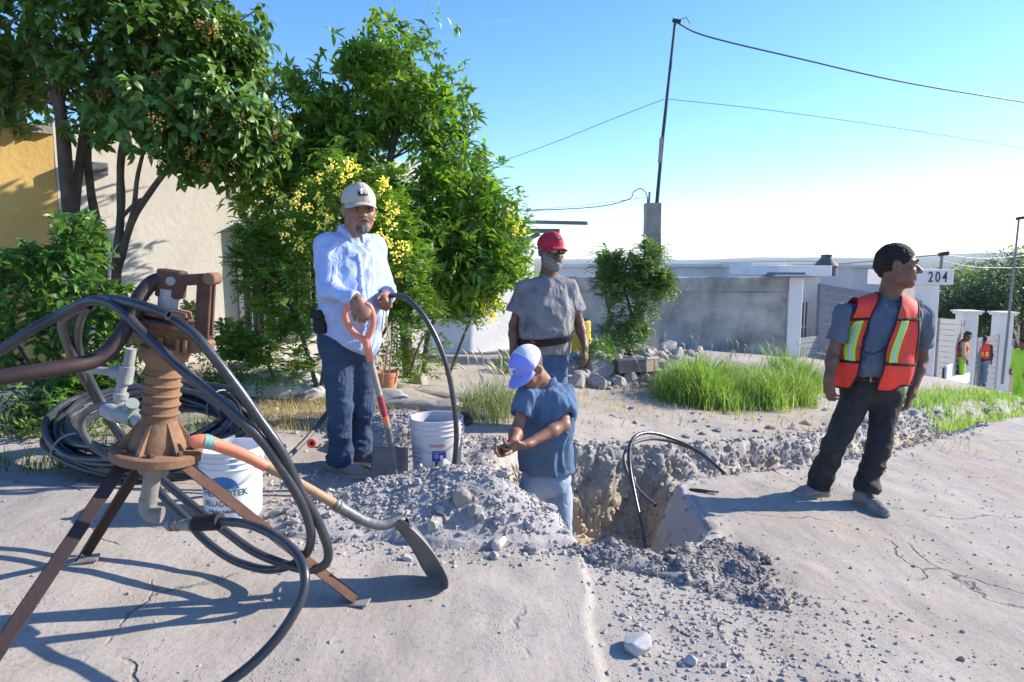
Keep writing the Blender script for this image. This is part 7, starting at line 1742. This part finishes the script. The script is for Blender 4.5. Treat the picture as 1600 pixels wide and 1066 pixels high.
C = lobes_fill([(L_(938,545,8.6),(.20,.2,.19)), (L_(925,560,8.6),(.13,.15,.12))], 120, g, -.5, 2.5, 18, .3); P, D, N, Ls, Ws = rosettes(C, 9, g, .075, .020, None, .3); foliage(t6, P, D, N, Ls, Ws, M_L4, 0, 1.0)
# low planting at the foot of the flowering shrub
for nm, lb, lo_, n_, mm in (('ground_plants', 'low leafy plants around the terracotta pot', [(L_(640,570,6.6),(.5,.25,.16)), (L_(560,590,6.4),(.4,.2,.10)), (L_(650,540,6.8),(.35,.2,.2)), (L_(600,560,6.6),(.4,.2,.2))], 190, M_L3),
                      ('dark_green_weeds', 'dark green weeds at the wall foot behind the bending man', [(L_(790,575,8.3),(.2,.2,.16))], 60, M_L5),
                      ('shaded_weeds', 'shaded weeds under the shrub left of the pump', [(L_(80,655,4.4),(.55,.25,.14)), (L_(30,640,4.4),(.3,.25,.2))], 150, M_L5)):
    C = lobes_fill(lo_, n_, g, -.5, 3, 19, .3); P, D, N, Ls, Ws = rosettes(C, 8, g, .06, .018, None, .15); V, F = leaf_geo(P, D, N, Ls, Ws); o = mesh_obj(nm, V, F, mm); o['kind'] = 'stuff'; o['label'] = lb
# ------------------------------------------------------------ grass
def blades(P, H, Wd, g, lean=.5, bend=.5, wind=(.0,0)):
    n = len(P); a_ = g.uniform(0, 6.28, n); dr = np.stack([np.cos(a_), np.sin(a_), 0*a_], -1)*g.uniform(.1,1,(n,1))*lean+np.array([wind[0],wind[1],0]); 
    sd_ = np.stack([-np.sin(a_), np.cos(a_), 0*a_], -1)+rdir(n, g)*.3; H = np.broadcast_to(H, (n,))[:,None]*g.uniform(.55,1.15,(n,1)); W2 = np.broadcast_to(Wd, (n,))[:,None]*.5
    V = []
    for f_, w_ in ((0,1),(.4,.85),(.75,.55)):
        c_ = P+np.array([0,0,1])*H*(f_-bend*.35*f_*f_)+dr*H*(f_**1.8); V += [c_-sd_*W2*w_, c_+sd_*W2*w_]
    V.append(P+np.array([0,0,1])*H*(1-bend*.45)+dr*H*1.15); V = np.stack(V, 1)
    F = np.array([(0,1,3),(0,3,2),(2,3,5),(2,5,4),(4,5,6)]); F = (F[None]+(np.arange(n)*7)[:,None,None]).reshape(-1,3); return V.reshape(-1,3), F
def grass(name, n, fx, fy, dens, h, w, m, label, lean=.5, seed=0, wind=(0,0), hf=None):
    gg = np.random.default_rng(seed); x = gg.uniform(*fx, n); y = gg.uniform(*fy, n); k = gg.uniform(size=n) < dens(x, y); x, y = x[k], y[k]
    P = np.stack([x, y, ground_h(x, y)-.01], -1); hh = h if hf is None else h*hf(x, y); V, F = blades(P, hh, w, gg, lean, wind=wind)
    o = mesh_obj(name, V, F, m, local=True); o['kind'] = 'stuff'; o['label'] = label; return P
def blob(c, r): return lambda x, y: np.exp(-(((x-c[0])/r[0])**2+((y-c[1])/r[1])**2)**2)
def multi(*bs): return lambda x, y: np.clip(sum(b_(x, y) for b_ in bs), 0, 1)
ga = [G(1075,628), G(1120,632), G(1180,632), G(1225,626), G(1085,612), G(1170,608), G(1240,606)]
dens = multi(*[blob(q, (.34,.34)) for q in ga])
hv = lambda x, y: .35+1.0*np.clip(vnoise(np.stack([x,y,x*0],-1), 2.3, 3)*.6+.5, 0, 1)
grass('tall_green_grass', 60000, (1.2,4.8), (6.6,10), lambda x, y: dens(x, y)*.8, .58, .009, M_GRASS, 'tall bright green grass clump in front of the grey wall', .75, 71, (.0,0), hv)
grass('straw_stems', 7000, (1.2,4.8), (6.6,10), lambda x, y: dens(x, y)*.6, .50, .006, M_DRY, 'dry straw stems mixed into the tall green clump', .8, 79, (.0,0), hv)
grass('dry_fringe_grass', 9000, (.6,4.8), (6.4,8.4), lambda x, y: np.clip(dens(x, y-.35)*.5+.12, 0, 1), .12, .006, M_DRY, 'dry yellow grass fringe at the foot of the green clump', .9, 72)
gq = [G(1440,632), G(1490,632), G(1540,628), G(1580,628)]
grass('short_green_grass', 30000, (4.8,11), (7.5,14), multi(*[blob(q, (.7,.75)) for q in gq]), .20, .010, M_GRASS, 'strip of short green grass below the 204 portal', .5, 73)
gp_ = [G(770,648), G(790,640), G(755,655)]
P = grass('pale_fountain_grass', 5200, (-.7,.6), (5.0,7.2), multi(*[blob(q, (.20,.22)) for q in gp_]), .36, .006, mat('grey_green_grass', (.16,.22,.07), (.22,.26,.10), rough=.6, island=.3, transl=.25), 'pale fountain grass with seed plumes left of the bending man', .8, 74)
b = MB()
for k in range(16):
    q = P[g.integers(0, len(P))]; dr = np.array([g.uniform(-.5,.3), g.uniform(-.3,.1), 1.]); e = q+norm(dr)*g.uniform(.36,.5); b.tube(spline([q, (q+e)/2+np.array([0,0,.04]), e, e+norm(dr+np.array([-.4,0,-.3]))*.10], 3), [.0012]*6+[.006,.008,.006,.002], 5)
o = b.build('seed_plumes', M_SEED, None, True); o['kind'] = 'stuff'; o['label'] = 'pale seed plumes of the fountain grass'
b = MB()
for k in range(34):
    q = G(int(g.uniform(1005,1285)), int(g.uniform(600,630))); dr = np.array([g.uniform(-.4,.4), g.uniform(-.3,.1), 1.]); e = q+norm(dr)*g.uniform(.42,.66); b.tube(spline([q, (q+e)/2, e, e+norm(dr+np.array([-.4,0,-.3]))*.08], 3), [.0012]*6+[.005,.007,.005,.002], 5)
o = b.build('grass_seed_heads', M_SEED, None, True); o['kind'] = 'stuff'; o['label'] = 'pale seed heads standing above the tall green grass'
dq = multi(blob(G(470,655), (.45,.30)), blob(G(420,662), (.4,.25)), blob(G(500,640), (.4,.3)), blob(G(610,655), (.35,.25)))
grass('dry_grass', 15000, (-2.4,.2), (4.2,6.6), dq, .11, .005, M_DRY, 'straw coloured grass left of the man in blue', .9, 75)
grass('weedy_grass', 8000, (-3.2,1.4), (4.0,7.4), lambda x, y: np.clip(vnoise(np.stack([x,y,x*0],-1), 2, 8)*.6, 0, 1)*(y > np.interp(x, [-3.2,-1,.1,1.4], [4.0,4.9,5.5,6.1])), .10, .006, mat('weed_green', (.12,.18,.05), (.2,.22,.08), rough=.6, island=.3, transl=.2), 'short weeds scattered over the verge', .8, 76)
grass('shade_grass', 7000, (-4.0,-1.9), (3.5,5.2), lambda x, y: np.clip(.25+vnoise(np.stack([x,y,x*0],-1), 2, 9)*.5, 0, 1), .12, .006, mat('weed_green', (.12,.18,.05)), 'grass and weeds in the shade left of the coil', .8, 77)
grass('rubble_weeds', 5000, (.5,3.2), (7.4,10.5), lambda x, y: np.clip(vnoise(np.stack([x,y,x*0],-1), 2.2, 10)*.5, 0, 1), .14, .006, M_DRY, 'dry weeds among the rubble stones', .8, 78)
# ------------------------------------------------------------ far trees
M_FT = [mat('far_leaf_light', (.10,.17,.05), (.13,.20,.06), rough=.6, scale=.4, island=.3, transl=.25), mat('far_leaf_dark', (.035,.075,.025), (.05,.10,.03), rough=.6, scale=.4, island=.3, transl=.2)]
def far_tree(px, py, d, rx, rz_, n, m, label, seed, leaf=.16):
    gg = np.random.default_rng(seed); c_ = W(px, py, d); zb_ = float(ground_h(np.array([c_[0]]), np.array([d]))[0])
    h = thing('street_tree', (c_[0], d, zb_), label, 'tree', 'trees beyond the gates')
    limbs(h, [([np.array([c_[0],d,zb_]), np.array([c_[0]+.1,d,(zb_+c_[2])/2]), c_], .16, .08), ([np.array([c_[0],d,(zb_+c_[2])/2]), c_+np.array([rx*.5,0,rz_*.3])], .08, .04), ([np.array([c_[0],d,(zb_+c_[2])/2]), c_+np.array([-rx*.5,0,rz_*.2])], .08, .04)], M_BARK)
    lb_ = [(c_+gg.uniform(-1,1,3)*np.array([rx*.55,rx*.5,rz_*.45]), np.array([rx,rx,rz_])*gg.uniform(.35,.6)) for _ in range(9)]
    C_ = lobes_fill(lb_, n, gg, -.25, .9, seed, .5); P = np.repeat(C_, 5, 0)+gg.normal(size=(n*5,3))*.16
    V, F = leaf_geo(P, rdir(len(P), gg)*[1,1,.5], rdir(len(P), gg)+np.array([0,0,1.2]), leaf*gg.uniform(.6,1.2,len(P)), leaf*.5); o = mesh_obj('crown', V, F, m, h); return h
far_tree(1500, 462, 31, 2.6, 1.7, 1500, M_FT[0], 'pale green feathery tree just right of the 204 portal', 1)
far_tree(1560, 450, 34, 2.9, 1.6, 1500, M_FT[0], 'pale green feathery tree behind the last two gate pillars', 2)
far_tree(1600, 470, 27, 2.2, 2.6, 1700, M_FT[1], 'dark dense tree at the right edge behind the last pillar', 3, .14)
far_tree(1480, 470, 38, 3.0, 1.5, 1200, M_FT[1], 'darker tree half hidden by the 204 portal', 4)
far_tree(1530, 490, 26.5, 2.4, 1.6, 1500, M_FT[1], 'dark low tree directly above the slatted gate', 5, .13)
far_tree(1640, 440, 33, 2.5, 2.2, 1000, M_FT[0], 'light green tree cut by the right edge', 6)

# ------------------------------------------------------------ the air
b = MB(); b.box((0, 2400, 20), (9600, 9900, 66)); hz = b.build('haze', None, local=True); hz.data.materials.clear()
m = bpy.data.materials.new('air'); m.use_nodes = True; N = m.node_tree.nodes; N.clear(); o = N.new('ShaderNodeOutputMaterial'); pv_ = N.new('ShaderNodeVolumePrincipled')
pv_.inputs['Color'].default_value = (.80, .88, 1.0, 1); pv_.inputs['Density'].default_value = .00018; m.node_tree.links.new(pv_.outputs[0], o.inputs['Volume'])
hz.data.materials.append(m); hz['kind'] = 'stuff'
